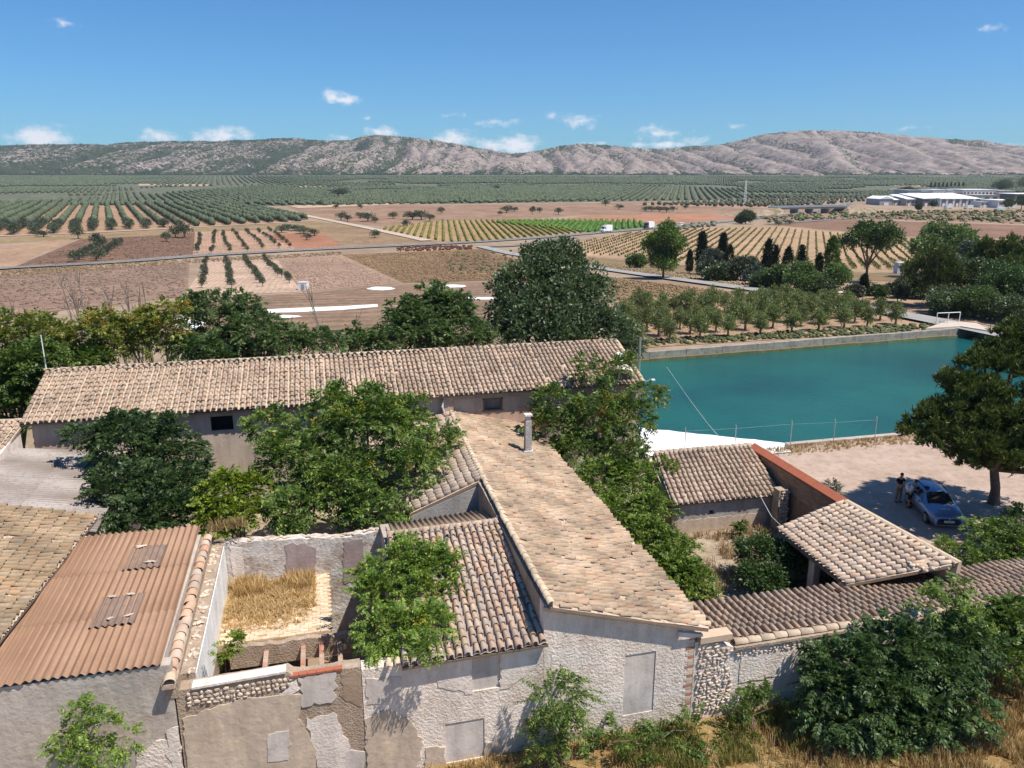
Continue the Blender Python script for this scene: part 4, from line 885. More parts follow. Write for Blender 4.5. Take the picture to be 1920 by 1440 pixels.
# ---- the roofless room
def ruin():
    r = empty('roofless_ruin', W(-7.2, .3), 'roofless ruined room with whitewashed walls and dry grass inside', 'ruin')
    uwall(r, -9.95, -4.72, 0, .45, 0, [(-9.95, 4.12), (-8.2, 4.2), (-6.85, 4.22), (-6.6, 4.02), (-4.72, 4.05)], rubble_m, 'front_wall', rag=.03)
    vwall(r, .45, 8.6, -10.0, -9.45, 0, [(.45, 4.35), (3, 4.4), (6, 4.5), (8.6, 4.55)], rubble_m, 'left_wall')
    MB().hexa([W(-9.45, .5, 2.4), W(-9.40, .5, 2.4), W(-9.40, 8.5, 2.7), W(-9.45, 8.5, 2.7), W(-9.45, .5, 4.3), W(-9.42, .5, 4.3), W(-9.42, 8.5, 4.45), W(-9.45, 8.5, 4.45)]).build('whitewash_face', plaster('streaked_whitewash', (.86, .85, .82), (.78, .75, .71), (.64, .57, .50), 1.2, .5, 8, .04, 2.2, (.6, .72)), r)
    uwall(r, -9.45, -3.4, 8.55, 8.95, 0, [(-9.45, 4.55), (-8, 4.5), (-6, 4.38), (-5.2, 4.25), (-3.4, 4.4)], plaster('stained_whitewash', (.70, .66, .61), (.58, .51, .45), (.42, .33, .26), 1.3, .8, 7, .06, 2.2, (.50, .66)), 'back_wall', rag=.07)
    for k in range(46):
        o = link('stone', rnd.choice(STONES), r); u_ = -9.4+k*.131; s = rnd.uniform(.06, .12)
        o.matrix_local = Matrix.Translation(W(u_, 8.75+rnd.uniform(-.12, .1), float(np.interp(u_, [-9.45, -8, -6, -5.2, -3.4], [4.55, 4.5, 4.38, 4.25, 4.4]))+.0)-off(r)) @ Matrix.Rotation(rnd.uniform(0, 3), 4, 'Z') @ Matrix.Diagonal((s*1.4, s*1.2, s*.6, 1))
    jag_patch(r, [(-7.2, 2.5), (-6.1, 2.5), (-6.0, 3.9), (-6.4, 4.2), (-7.15, 4.2)], 8.549, .02, plaster('mauve_render', (.36, .28, .27), (.42, .33, .31), None, 2, .4))
    jag_patch(r, [(-5.0, 2.2), (-4.2, 2.2), (-4.1, 4.1), (-4.9, 4.1)], 8.549, .02, MATS['mauve_render'])
    jag_patch(r, [(-9.2, 2.6), (-8.75, 2.6), (-8.8, 4.35), (-9.25, 4.35)], 8.549, .02, pl_pale)
    # upper floor that still holds: bricks on beams, straw growing on it
    MB().ubox(-9.4, -5.55, 4.3, 8.5, 2.45, 2.72).build('floor_slab', mat('floor_earth', (.42, .30, .17), .95, col2=(.50, .38, .24), vscale=2, bump=.6, bscale=15), r)
    fb = mat('floor_tile', (.60, .44, .29), .9, col2=(.66, .52, .37), vscale=2, island=.18, objrand=True); o0 = off(r)
    me = bpy.data.meshes.new('floor_brick'); b = MB().box((0, 0, 0), (.275, .135, .04)); me.from_pydata([tuple(q) for q in b.v], [], b.f); me.materials.append(fb)
    for i in range(13):
        for j in range(30):
            u, v = -9.2+i*.285+(.14 if j % 2 else 0), 4.38+j*.145
            if (v < 5.5 or u > -6.3 or (u < -8.6 and v < 6)) and rnd.random() > .05:
                o = link('floor_brick', me, r); o.matrix_local = Matrix.Translation(W(u+rnd.uniform(-.01, .01), v, 2.735+rnd.uniform(-.006, .012))-o0) @ Matrix.Rotation(TH+rnd.gauss(0, .02), 4, 'Z')
    beam_m = mat('beam_paint', (.36, .15, .09), .9, col2=(.45, .36, .29), vscale=3)
    for k in range(7):
        u = -9.1+k*.62
        if k in (2, 4, 5, 6): MB().ubox(u, u+.16, 1.2, 4.28, 2.25, 2.45).build('beam', beam_m, r)
    uwall(r, -9.0, -4.9, 4.05, 4.29, 1.9, 2.70, rubble_m, 'broken_edge', rag=.08)
    uwall(r, -8.9, -5.0, 1.6, 1.85, 1.2, [(-8.9, 2.3), (-7, 2.4), (-5, 2.2)], plaster('red_inner', (.40, .17, .11), (.50, .40, .33), (.34, .14, .09), 2.0, .5), 'inner_wall', rag=.25)
    MB().ubox(-9.4, -4.8, .46, 4.2, .9, 1.1).build('lower_floor', mat('rubble_floor', (.40, .34, .28), .95, col2=(.28, .22, .17), vscale=3, bump=.8, bscale=10, bdist=.1), r)
    # ledge and red brick coping on the front wall
    MB().hexa([W(-9.5, -.06, 4.12), W(-6.88, -.06, 4.22), W(-6.88, .3, 4.22), W(-9.5, .3, 4.12), W(-9.5, -.06, 4.19), W(-6.88, -.06, 4.29), W(-6.88, .3, 4.29), W(-9.5, .3, 4.19)]).build('ledge', pl_pale, r)
    for k in range(6):
        a = -6.78+k*.255; MB().ubox(a, a+.245, -.05, .14, 4.03+.003*k, 4.09+.003*k).build('brick', red_cap_m, r)
    # front face: bare rubble on top, render below
    rubble(r, [(-9.75, 3.55), (-6.9, 3.65), (-6.7, 4.1), (-9.6, 4.08)], 0, .13, .93)
    jag_patch(r, [(-9.9, 0), (-6.3, 0), (-6.2, 1.4), (-6.6, 2.6), (-6.5, 3.4), (-8.2, 3.55), (-9.2, 3.35), (-9.85, 3.2)], 0, .03, pl_tan, jag=.06)
    jag_patch(r, [(-6.50, 2.95), (-5.55, 3.02), (-5.45, 4.0), (-6.55, 4.0)], 0, .035, pl_patch)
    jag_patch(r, [(-7.62, 1.25), (-7.0, 1.2), (-6.95, 2.2), (-7.58, 2.22)], -.03, .015, pl_patch)
    jag_patch(r, [(-6.1, .1), (-5.3, 0), (-5.2, 1.4), (-5.6, 2.6), (-6.4, 2.5), (-6.25, 1.2)], 0, .02, pl_pale)
    jag_patch(r, [(-5.4, 0), (-4.75, 0), (-4.75, 1.0), (-5.3, 1.2)], 0, .025, pl_patch)
    jag_patch(r, [(-5.3, 3.1), (-4.75, 2.6), (-4.75, 3.95), (-5.3, 3.9)], 0, .015, plaster('brown_flake', (.33, .23, .16), (.40, .30, .22), None, 2, .5))
    jag_patch(r, [(-7.2, 3.42), (-6.55, 3.5), (-6.6, 3.95), (-6.9, 3.7)], 0, .025, pl_pale)
    # tile coping on the wall between ruin and the red roof
    ridge_tiles(r, W(-10.05, -.1, 4.55), W(-10.0, 8.4, 4.95), tile_mat('coping_clay', [(.55, .30, .18), (.60, .38, .25), (.50, .40, .33), (.62, .44, .30)], (.5, .45, .4)), .42, .36, 'coping_tile', jit=2.0)
    MB().hexa([W(-10.2, -.02, 3.9), W(-9.85, -.02, 3.9), W(-9.85, 8.4, 4.3), W(-10.2, 8.4, 4.3), W(-10.2, -.02, 4.55), W(-9.85, -.02, 4.5), W(-9.85, 8.4, 4.92), W(-10.2, 8.4, 4.95)]).build('coping_wall', rubble_m, r)
    rr = [(-9.85, 4.0)]
    for k in range(70):                                     # stones on the wall top
        o = link('stone', rnd.choice(STONES), r); v = rnd.uniform(.1, 8.3); s = rnd.uniform(.05, .11)
        o.matrix_local = Matrix.Translation(W(rnd.uniform(-9.8, -9.5), v, 4.36+.022*v+rnd.uniform(-.02, .03))-o0) @ Matrix.Rotation(rnd.uniform(0, 3), 4, 'Z') @ Matrix.Diagonal((s*1.3, s, s*.6, 1))
ruin()

# ---- hall under the red corrugated roof
def red_hall():
    r = empty('red_roofed_hall', W(-13, .3), 'hall under a rust coloured corrugated roof at the near corner', 'building')
    uwall(r, -24, -10.0, 0, .4, 0, 5.0, pl_grey, 'front_wall')
    jag_patch(r, [(-24, -.05), (-11.3, -.05), (-11.2, 1.0), (-12.5, 1.6), (-13.5, 1.9), (-14.5, 2.1), (-24, 2.0)], 0, .03, pl_rough)
    jag_patch(r, [(-11.4, 0), (-10.02, 0), (-10.02, 2.5), (-10.5, 2.6), (-11.2, 2.2)], 0, .03, pl_rough)
    jag_patch(r, [(-10.45, .5), (-10.02, .4), (-10.02, 3.0), (-10.3, 2.9)], -.03, .02, pl_pale)
    rubble(r, [(-14.6, .3), (-13.5, .3), (-13.6, 1.7), (-14.6, 2.0)], -.03, .17, .95)
    vwall(r, .4, 8.6, -10.35, -10.22, 0, [(.4, 5.0), (8.6, 5.0)], pl_grey, 'side_wall')
    rust = [mat('rust_sheet', (.37, .222, .138), .92, col2=(.31, .183, .115), vscale=.8, stripes=(TH+math.pi/2, .22, (.22, .125, .078), .42), col3=(.44, .32, .23), spot_scale=26, spot=(.56, .72), bump=.2, bscale=40, bdist=.01),
            mat('rust_sheet_pale', (.38, .23, .148), .92, col2=(.32, .192, .122), vscale=.9, stripes=(TH+math.pi/2, .22, (.23, .135, .085), .42), col3=(.45, .335, .245), spot_scale=26, spot=(.55, .72), bump=.2, bscale=40, bdist=.01)]
    corrugated(r, W(-24.0, -.06, 5.16), W(-10.2, -.06, 5.06), W(-10.2, 8.5, 5.36), W(-24.0, 8.5, 5.46), rust[0], pitch=.22, amp=.042, sheet_w=1.2, sheet_l=2.9, seed=9, mats=rust, jit=.6)
    # two places where skylights were, roofed over with dull sheet and scraps
    dull = mat('dull_patch', (.20, .14, .11), .95, col2=(.26, .18, .14), vscale=3)
    for (a, b, c, d) in ((-12.35, -11.15, 5.6, 7.2), (-12.6, -11.3, 2.2, 3.9)):
        zf = lambda v: 5.10+.034*(v+.22)+.022
        corrugated(r, W(a, c, zf(c)), W(b, c, zf(c)), W(b, d, zf(d)), W(a, d, zf(d)), dull, pitch=.2, amp=.034, sheet_w=2, sheet_l=3, name='patch_sheet')
        for k in range(4):
            u, v = rnd.uniform(a+.2, b-.2), (c+.35 if k < 2 else d-.05)+rnd.uniform(-.05, .05)
            o = link('roof_scrap', rnd.choice(STONES), r); o.matrix_local = Matrix.Translation(W(u, v, zf(v)+.06)-off(r)) @ Matrix.Rotation(TH+rnd.uniform(-.5, .5), 4, 'Z') @ Matrix.Diagonal((rnd.uniform(.12, .26), rnd.uniform(.05, .09), .03, 1))
    ridge_tiles(r, W(-10.0, -.35, 4.62), W(-10.02, -.05, 4.64), tm_ridge, .34, .34, 'spout_tile')
    MB().ubox(-10.22, -9.88, -.32, .0, 4.42, 4.56).build('spout', plaster('spout_clay', (.52, .30, .2), (.5, .42, .35), None, 4), r)
red_hall()

# ---- left: tiled shed, grey corrugated shed, low tiled roof by the long building
def left_sheds():
    r = empty('tiled_shed', W(-18, 7), 'shed with a lichen covered tiled roof above the red hall', 'building')
    tile_roof(r, W(-14.75, 1.4, 5.50), W(-14.2, 10.3, 5.42), W(-21.5, 10.6, 7.0), W(-21.5, 1.4, 7.0), tile_mat('clay_lichen', [(.40, .265, .15), (.35, .245, .155), (.45, .32, .20), (.30, .215, .145), (.43, .26, .14), (.38, .30, .21)], (.27, .225, .155), (.45, .62), val=.38), pw=.27, pl=.38, seed=51, sag=.06, jit=1.7, miss=.01)
    vwall(r, 2.6, 10.2, -15.1, -14.85, 0, [(2.6, 5.42), (10.2, 5.42)], pl_pale, 'side_wall')
    uwall(r, -21, -14.8, 10.0, 10.25, 0, [(-21, 6.6), (-14.8, 5.45)], pl_pale, 'end_wall')
    r2 = empty('grey_corrugated_shed', W(-17.5, 15), 'shed roofed with pale grey corrugated sheets beside the dark courtyard tree', 'building')
    gs = [mat('grey_fibre', (.42, .375, .345), .92, col2=(.33, .285, .26), vscale=.5, stripes=(TH, .24, (.23, .19, .165), .5), col3=(.27, .215, .185), spot_scale=6, spot=(.5, .7), bump=.2, bscale=40, bdist=.01), mat('grey_fibre_pale', (.485, .435, .405), .92, col2=(.41, .365, .335), vscale=1.0, col3=(.37, .30, .26), spot_scale=5, spot=(.55, .72))]
    corrugated(r2, W(-14.5, 10.7, 4.55), W(-14.9, 20.6, 4.5), W(-21, 20.9, 5.15), W(-21, 10.7, 5.9), gs[0], pitch=.24, amp=.052, sheet_w=1.1, sheet_l=3.2, seed=12, mats=[gs[0]], jit=.25)
    vwall(r2, 10.7, 20.5, -15.1, -14.85, 0, [(10.7, 4.45), (20.5, 4.4)], pl_pale, 'side_wall')
    uwall(r2, -20.6, -14.9, 20.3, 20.55, 0, [(-20.6, 5.0), (-14.9, 4.4)], pl_pale, 'end_wall')
    uwall(r2, -21, -14.9, 10.75, 11.0, 0, [(-21, 5.7), (-14.9, 4.4)], pl_pale, 'end_wall')
    r3 = empty('corner_tiled_shed', W(-23, 19), 'low tiled roof tucked under the eave of the long building', 'building')
    tile_roof(r3, W(-27, 17.2, 5.1), W(-20.6, 17.2, 5.1), W(-20.3, 22.2, 6.15), W(-27, 22.2, 6.15), tm_long, pw=.27, pl=.36, seed=61, nmax=300)
    ridge_tiles(r3, W(-27, 22.2, 6.22), W(-20.4, 22.2, 6.22), tm_ridge, .4, .26)
    vwall(r3, 16.6, 21.6, -20.62, -20.42, 0, [(16.6, 5.3), (21.6, 5.9)], pl_pale, 'parapet')
    uwall(r3, -27, -20.7, 17.5, 17.8, 0, 4.95, pl_pale, 'front_wall')
left_sheds()

# ---- right: garden wall with the inward roof, byre, store, brick wall
def right_side():
    r = empty('garden_wall', W(13, .2), 'plastered garden wall capped with pale ridge tiles', 'wall')
    uwall(r, 6.4, 24, 0, .45, 0, [(6.4, 3.1), (7.0, 3.05), (7.9, 2.66), (24, 2.62)], pl_rough, 'wall_body')
    jag_patch(r, [(8.2, 1.2), (14, 1.2), (24, 1.3), (24, 2.4), (14, 2.35), (8.2, 2.3)], 0, .025, pl_rough)
    rubble(r, [(6.45, .2), (7.75, .2), (7.95, 1.4), (7.6, 2.2), (7.9, 2.6), (7.2, 2.95), (6.45, 3.05)], 0, .15, .95, .03)
    rubble(r, [(7.9, 2.30), (20.0, 2.30), (20.0, 2.62), (7.9, 2.62)], -.02, .11, .8, .03)
    ridge_tiles(r, W(7.95, .16, 2.74), W(24, .16, 2.70), tm_ridge, .52, .34, 'coping_tile', jit=.8)
    MB().ubox(6.55, 7.75, -.1, .35, 3.06, 3.28).build('coping_block', tan_cap, r)
    MB().ubox(7.9, 24, -.10, .3, 2.60, 2.70).build('coping_bed', rubble_m, r)
    s = empty('lean_to_roof', W(13, 2), 'weathered tiled lean-to roof behind the garden wall', 'roof')
    tile_roof(s, W(24.5, 3.35, 2.16), W(7.0, 3.35, 2.3), W(6.9, .28, 2.82), W(24.5, .28, 2.76), tm_grey, pw=.30, pl=.42, seed=71, sag=.07, jit=.7, curve=-.10, hscale=.52, bed=mat('dark_bed', (.24, .175, .125), .95, col2=(.30, .225, .165), vscale=3))
    for k in range(7):
        MB().ubox(7.2+k*2.6, 7.34+k*2.6, 2.95, 3.09, 0, 2.10).build('post', wood_m, s)
    corrugated(s, W(6.9, .5, 3.02), W(6.9, 2.6, 2.85), W(6.45, 2.6, 3.05), W(6.45, .5, 3.2), mat('clay_gutter', (.44, .30, .2), .9, col2=(.38, .26, .18), vscale=4), pitch=.16, amp=.03, sheet_w=2.2, sheet_l=3, name='gutter_sheet')
    # byre with roof facing the camera
    b = empty('courtyard_byre', W(15.8, 15), 'low byre with tiled roof facing the small courtyard', 'building')
    hole = (14.15, 14.45, .98, 1.22)
    uwall(b, 12.0, 18.35, 13.45, 13.8, 0, 1.85, plaster('byre_render', (.46, .42, .39), (.40, .36, .33), (.36, .29, .24), 1.3, .6), 'front_wall', holes=[hole])
    MB().ubox(hole[0], hole[1], 13.74, 13.76, hole[2], hole[3]).build('window', dark_m, b)  # near-black plate paints the shade inside the hole
    jag_patch(b, [(12.0, 0), (17.6, 0), (17.6, .78), (12, .82)], 13.449, .03, pl_tan)
    uwall(b, 12.0, 18.35, 16.7, 17.0, 0, 3.2, pl_tan, 'back_wall')
    vwall(b, 13.8, 16.7, 12.0, 12.3, 0, [(13.8, 1.9), (16.7, 3.15)], pl_tan, 'side_wall')
    tile_roof(b, W(11.9, 13.2, 1.86), W(18.3, 13.2, 1.80), W(18.32, 16.75, 3.36), W(12.3, 16.75, 3.42), tm_long, pw=.29, pl=.37, seed=81, sag=.04, jit=1.2)
    ridge_tiles(b, W(12.3, 16.8, 3.46), W(18.4, 16.8, 3.40), tm_ridge, .42, .26)
    # brick wall closing the yard, with red coping
    w = empty('brick_wall', W(18.6, 12), 'brick wall with a sloping red coping beside the yard', 'wall')
    vwall(w, 8.7, 17.0, 18.52, 18.72, 0, [(8.7, 3.12), (17.0, 3.12)], plaster('brick_core', (.30, .20, .13), (.25, .165, .11), None, 3, .4), 'wall_core')
    bme = bpy.data.meshes.new('brick'); q = MB().box((0, 0, 0), (.05, .27, .075)); bme.from_pydata([tuple(x) for x in q.v], [], q.f)
    bm2 = mat('ochre_brick', (.36, .22, .135), .95, col2=(.42, .28, .18), vscale=2, island=.2, objrand=True, bump=.3, bscale=30, bdist=.01); bme.materials.append(bm2); o0 = off(w)
    for j in range(10):
        for i in range(29):
            o = link('brick', bme, w); o.matrix_local = Matrix.Translation(W(18.51, 8.9+i*.285+(.14 if j % 2 else 0), 2.03+j*.104)-o0) @ Matrix.Rotation(TH+rnd.gauss(0, .01), 4, 'Z')
    for k in range(18):
        v = 8.6+k*.47; MB().hexa([W(18.40, v, 3.1), W(18.78, v, 3.1), W(18.78, v+.46, 3.1), W(18.40, v+.46, 3.1), W(18.40, v, 3.18), W(18.78, v, 3.40), W(18.78, v+.46, 3.40), W(18.40, v+.46, 3.18)]).build('coping_slab', red_cap_m, w)
    # rubble pier at the corner of the byre
    p = empty('stone_pier', W(17.9, 12.9), 'rough rubble pier at the corner of the byre', 'pier')
    MB().ubox(17.65, 18.25, 12.55, 13.1, 0, 2.35).build('core', rubble_m, p)
    rubble(p, [(17.65, .1), (18.25, .1), (18.25, 2.4), (17.65, 2.4)], 12.55, .16, 1.0, .03)
    # store roof sloping into the courtyard
    t = empty('pale_roofed_store', W(16.6, 5.5), 'store with a pale tiled roof between courtyard and parked car', 'building')
    tile_roof(t, W(14.75, 8.25, 2.5), W(14.55, 2.95, 2.55), W(18.75, 2.15, 3.3), W(18.3, 8.65, 3.3), tm_pale, pw=.29, pl=.40, seed=91, sag=.03, jit=1.0)
    ridge_tiles(t, W(18.45, 8.6, 3.34), W(18.9, 2.1, 3.34), tm_ridge, .40, .22, 'verge_tile', jit=.5)
    MB().hexa([W(18.5, 8.6, 2.9), W(18.72, 8.6, 2.9), W(19.15, 2.1, 2.9), W(18.95, 2.1, 2.9), W(18.55, 8.6, 3.42), W(18.72, 8.6, 3.42), W(19.15, 2.1, 3.42), W(19.0, 2.1, 3.42)]).build('coping', tan_cap, t)
    MB().hexa([W(18.5, 8.6, 0), W(18.7, 8.6, 0), W(19.1, 2.2, 0), W(18.9, 2.2, 0), W(18.5, 8.6, 3.1), W(18.7, 8.6, 3.1), W(19.1, 2.2, 3.1), W(18.9, 2.2, 3.1)]).build('back_wall', pl_tan, t)
    uwall(t, 14.9, 18.5, 7.7, 7.95, 0, [(14.9, 2.4), (18.5, 3.1)], pl_tan, 'end_wall')
    for (v, u) in ((3.3, 14.8), (5.4, 14.85)): MB().ubox(u, u+.3, v, v+.4, 0, 2.4).build('pier', pl_tan, t)
    MB().tube([W(14.6, 3.1, 2.42), W(14.78, 8.1, 2.38)], .07, 8).build('gutter_beam', wood_m, t)
    for k in range(60):
        o = link('stone', rnd.choice(STONES), t); s_ = rnd.uniform(.04, .12)
        o.matrix_local = Matrix.Translation(W(rnd.uniform(17.2, 18.9), rnd.uniform(2.2, 2.9), 3.15+rnd.uniform(-.05, .12))-off(t)) @ Matrix.Rotation(rnd.uniform(0, 3), 4, 'Z') @ Matrix.Diagonal((s_*1.3, s_, s_*.7, 1))
    # cable from the byre to the store roof
    c = MB().tube([W(16.9, 13.2, 1.95), W(15.6, 10, 2.25), W(15.0, 8.3, 2.62)], .016, 5).build('cable', mat('pale_cable', (.6, .58, .55), .6)); tag(c, 'thin cable strung from the byre to the pale roof', 'cable')
right_side()
# ------------------------------------------------------------------ plants
def unit(a): return a/np.maximum(1e-9, np.linalg.norm(a, axis=-1, keepdims=True))
def fronds(base, d, length, pairs, leaf, width, rs, droop=.35, single=False):
    """feather leaves: base (n,3), direction d (n,3). Every leaflet is one small folded blade (a quad)."""
    n = len(base); L = length*rs.uniform(.7, 1.2, (n, 1)); up = np.array([0, 0, 1.0])
    side = unit(np.cross(d, up)+rs.normal(0, .15, (n, 3))); nor = unit(np.cross(side, d))
    t = (np.arange(pairs)+1.0)/pairs                                   # along the stalk
    t = .15+.85*t
    P = base[:, None]+d[:, None]*(L*t[None])[..., None]+(-up)*(droop*L*t[None]**2)[..., None]
    tang = unit(d[:, None]-up*(2*droop*t[None])[..., None])
    sc = (.65+.35*np.sin(np.pi*np.clip(t, 0, .95)))[None, :, None]
    out = []
    for s in (-1, 1):
        ax = unit(side[:, None]*s+tang*.45-up*.22+rs.normal(0, .22, (n, pairs, 3)))
        bl = unit(np.cross(ax, nor[:, None]+rs.normal(0, .35, (n, pairs, 3))))
        ll = leaf*sc*rs.uniform(.75, 1.2, (n, pairs, 1)); w = width*sc
        a = P; b = P+ax*ll*.42+bl*w*.5; c = P+ax*ll-up*ll*.10; e = P+ax*ll*.42-bl*w*.5
        out.append(np.stack([a, b, c, e], 2))
    V = np.concatenate(out, 1).reshape(-1, 3)
    return V
def leaf_cards(base, d, size, asp, rs, k=5, spread=.8):
    """sprays of k single leaves round a twig end"""
    n = len(base); dd = unit(d[:, None]+rs.normal(0, spread, (n, k, 3))); off_ = rs.uniform(.1, 1.0, (n, k, 1))*size*1.6
    ax = unit(dd+rs.normal(0, .3, (n, k, 3))); bl = unit(np.cross(ax, rs.normal(0, 1, (n, k, 3))+np.array([0, 0, 1.2])))
    p = base[:, None]+dd*off_; l = size*rs.uniform(.7, 1.25, (n, k, 1)); w = l*asp
    return np.stack([p, p+ax*l*.45+bl*w*.5, p+ax*l, p+ax*l*.45-bl*w*.5], 2).reshape(-1, 3)
def clump_points(lobes, rs, per, clump_r, shell=(.55, 1.0), n_in=14, flat=.85, gap=0.0, keep_low=-.45):
    """twig ends gathered in clumps over the outside of the crown's lobes: lobes are (centre, radius[, zscale])"""
    B = []; D = []; CC = []
    for lb in lobes:
        c = np.array(lb[0]); r = lb[1]; zs = lb[2] if len(lb) > 2 else flat
        k = max(4, int(per*r*r)); v = unit(rs.normal(0, 1, (k*2, 3))); v = v[v[:, 2] > keep_low][:k]; k = len(v)
        cen = c+v*(r*rs.uniform(shell[0], shell[1], (k, 1)))*np.array([1, 1, zs])
        cr = clump_r*rs.uniform(.7, 1.35, k); q = unit(rs.normal(0, 1, (k, n_in, 3))+v[:, None]*.55+np.array([0, 0, .25]))
        B.append((cen[:, None]+q*(cr[:, None, None]*rs.uniform(.15, 1.0, (k, n_in, 1)))*np.array([1, 1, .75])).reshape(-1, 3)); D.append(unit(q+v[:, None]*.5).reshape(-1, 3)); CC.append(cen)
    return np.concatenate(B), np.concatenate(D), np.concatenate(CC)
def quads(V): return np.arange(len(V)).reshape(-1, 4)
bark = mat('bark', (.20, .155, .12), .95, col2=(.29, .235, .19), vscale=6, bump=.6, bscale=20, bdist=.02)
bark_dark = mat('dark_bark', (.10, .075, .06), .95, col2=(.16, .125, .10), vscale=6, bump=.6, bscale=20, bdist=.02)
bark_pale = mat('pale_bark', (.36, .31, .27), .95, col2=(.28, .235, .20), vscale=6)
def limbs(root, base, lobes, clumps, r0, m, rs, fork=.35, twigs=40, name='trunk'):
    """tapered trunk that forks to every lobe, with twigs on to some of the clumps"""
    mb = MB(); base = Vector(base); cs = [Vector(l[0]) for l in lobes]; top = sum(cs, Vector())/len(cs)
    f = base.lerp(top, fork); f.x += rs.uniform(-.1, .1); f.y += rs.uniform(-.1, .1)
    mb.tube([base-Vector((0, 0, .25)), base+Vector((0, 0, .15)), base.lerp(f, .5)+Vector((rs.uniform(-.1, .1), rs.uniform(-.1, .1), 0)), f], [r0*1.35, r0*1.05, r0*.85, r0*.75], 8)
    for c in cs:
        mid = f.lerp(c, .5)+Vector((rs.uniform(-.2, .2), rs.uniform(-.2, .2), rs.uniform(0, .35)))
        mb.tube([f, mid, c], [r0*.6, r0*.4, r0*.18], 6, False)
    n = len(clumps)
    for i in rs.choice(n, min(n, twigs), replace=False):
        p = Vector(clumps[i]); c = min(cs, key=lambda q: (q-p).length); mb.tube([c, c.lerp(p, .5)+Vector((0, 0, .08)), p], [r0*.2, r0*.12, r0*.05], 4, False)
    return mb.build(name, m, root, True)

L_ail = leaf_mat('ailanthus_leaf', (0.116, 0.177, 0.038), (0.078, 0.132, 0.031), (0.236, 0.283, 0.059))
L_ail_light = leaf_mat('ailanthus_leaf_light', (0.153, 0.23, 0.042), (0.112, 0.183, 0.035), (0.307, 0.342, 0.071))
L_ail_dark = leaf_mat('ailanthus_leaf_dark', (0.066, 0.112, 0.035), (0.047, 0.087, 0.029), (0.118, 0.165, 0.053))
L_yellow = leaf_mat('leaf_yellow_green', (.17, .23, .026), (.125, .185, .026), (.30, .32, .04))
L_dark = leaf_mat('broad_leaf_dark', (0.061, 0.092, 0.035), (0.083, 0.116, 0.05), (0.153, 0.189, 0.1), trans=.25, gloss=.15)
L_walnut = leaf_mat('walnut_leaf', (0.045, 0.085, 0.026), (0.065, 0.109, 0.033), (0.1, 0.147, 0.041), trans=.25)
L_mid = leaf_mat('leaf_mid_green', (0.085, 0.139, 0.042), (0.112, 0.163, 0.054), (0.165, 0.212, 0.077))
L_orange = leaf_mat('leaf_turning', (0.13, 0.177, 0.038), (0.159, 0.189, 0.04), (0.283, 0.236, 0.047))
L_almond = leaf_mat('almond_leaf', (.145, .185, .062), (.175, .21, .08), (.23, .25, .11))
L_olive = leaf_mat('olive_leaf', (.070, .088, .048), (.090, .105, .062), (.13, .145, .095), trans=.12)
L_cyp = leaf_mat('cypress_leaf', (.016, .030, .014), (.025, .042, .018), (.035, .05, .02), trans=.05)
L_pine = leaf_mat('pine_needle', (.082, .110, .026), (.055, .080, .020), (.17, .19, .05), trans=.18)
L_pine_dark = leaf_mat('pine_needle_dark', (.030, .040, .012), (.020, .030, .010), (.06, .07, .016), trans=.1)
L_poplar = leaf_mat('poplar_leaf', (.10, .155, .035), (.075, .125, .03), (.19, .23, .07))
L_grey = leaf_mat('grey_leaf', (.095, .115, .085), (.075, .095, .065), (.15, .17, .13), trans=.12)
seed_y = leaf_mat('seed_yellow', (.38, .36, .05), (.32, .25, .04), (.45, .42, .10), trans=.3)
seed_o = leaf_mat('seed_orange', (.42, .22, .035), (.36, .24, .05), (.48, .30, .07), trans=.3)

DENS = 2.6
def ailanthus(label, base, lobes, seed, m=None, per=5.5, fl=.60, pairs=6, leaf=.22, width=.105, clump_r=.42, n_in=12, seeds=0, seed_m=None, r0=.14, name='ailanthus_tree', cat='tree', group=None, twigs=40, fork=.35, bark_m=None, droop=.35):
    rs = np.random.RandomState(seed); base = Vector(base)
    root = empty(name, base, label, cat, group)
    B, D, C = clump_points(lobes, rs, per*DENS, clump_r, (.35, 1.0), n_in=n_in)
    V = fronds(B, unit(D+np.array([0, 0, .15])), fl, pairs, leaf, width, rs, droop)-np.array(base)
    link('crown', np_mesh('crown', V, quads(V), m or L_ail), root)
    limbs(root, base, lobes, C, r0, bark_m or bark, rs, fork, twigs)
    if seeds:
        up = C[:, 2] > np.percentile(C[:, 2], 35); Cs = C[up]; Cs = Cs[rs.choice(len(Cs), min(seeds, len(Cs)), replace=False)]
        cen = np.mean([np.array(l[0]) for l in lobes], 0); o = unit(Cs-cen)
        Bs = np.repeat(Cs+o*clump_r*.9, 16, 0)+rs.normal(0, .14, (len(Cs)*16, 3)); Vs = leaf_cards(Bs, unit(rs.normal(0, 1, Bs.shape)), .085, .5, rs, 5, 1.0)-np.array(base)
        link('seed_clusters', np_mesh('seed_clusters', Vs, quads(Vs), seed_m or seed_y), root)
    return root
def broad(label, base, lobes, seed, m, per=9, size=.16, asp=.55, clump_r=.4, n_in=16, k=6, r0=.2, name='broadleaf_tree', cat='tree', group=None, fork=.35, twigs=50, bark_m=None, shell=(.55, 1.0), parent_only=False):
    rs = np.random.RandomState(seed); base = Vector(base); root = empty(name, base, label, cat, group)
    B, D, C = clump_points(lobes, rs, per*2.0, clump_r, (.4, 1.0), n_in)
    V = leaf_cards(B, D, size, asp, rs, k)-np.array(base)
    link('crown', np_mesh('crown', V, quads(V), m), root)
    limbs(root, base, lobes, C, r0, bark_m or bark_dark, rs, fork, twigs)
    return root
def LV(px, py, v, r, z=None): return (tuple(at_v(px, py, v)), r)
def LY(px, py, y, r): return (tuple(at_y(px, py, y)), r)
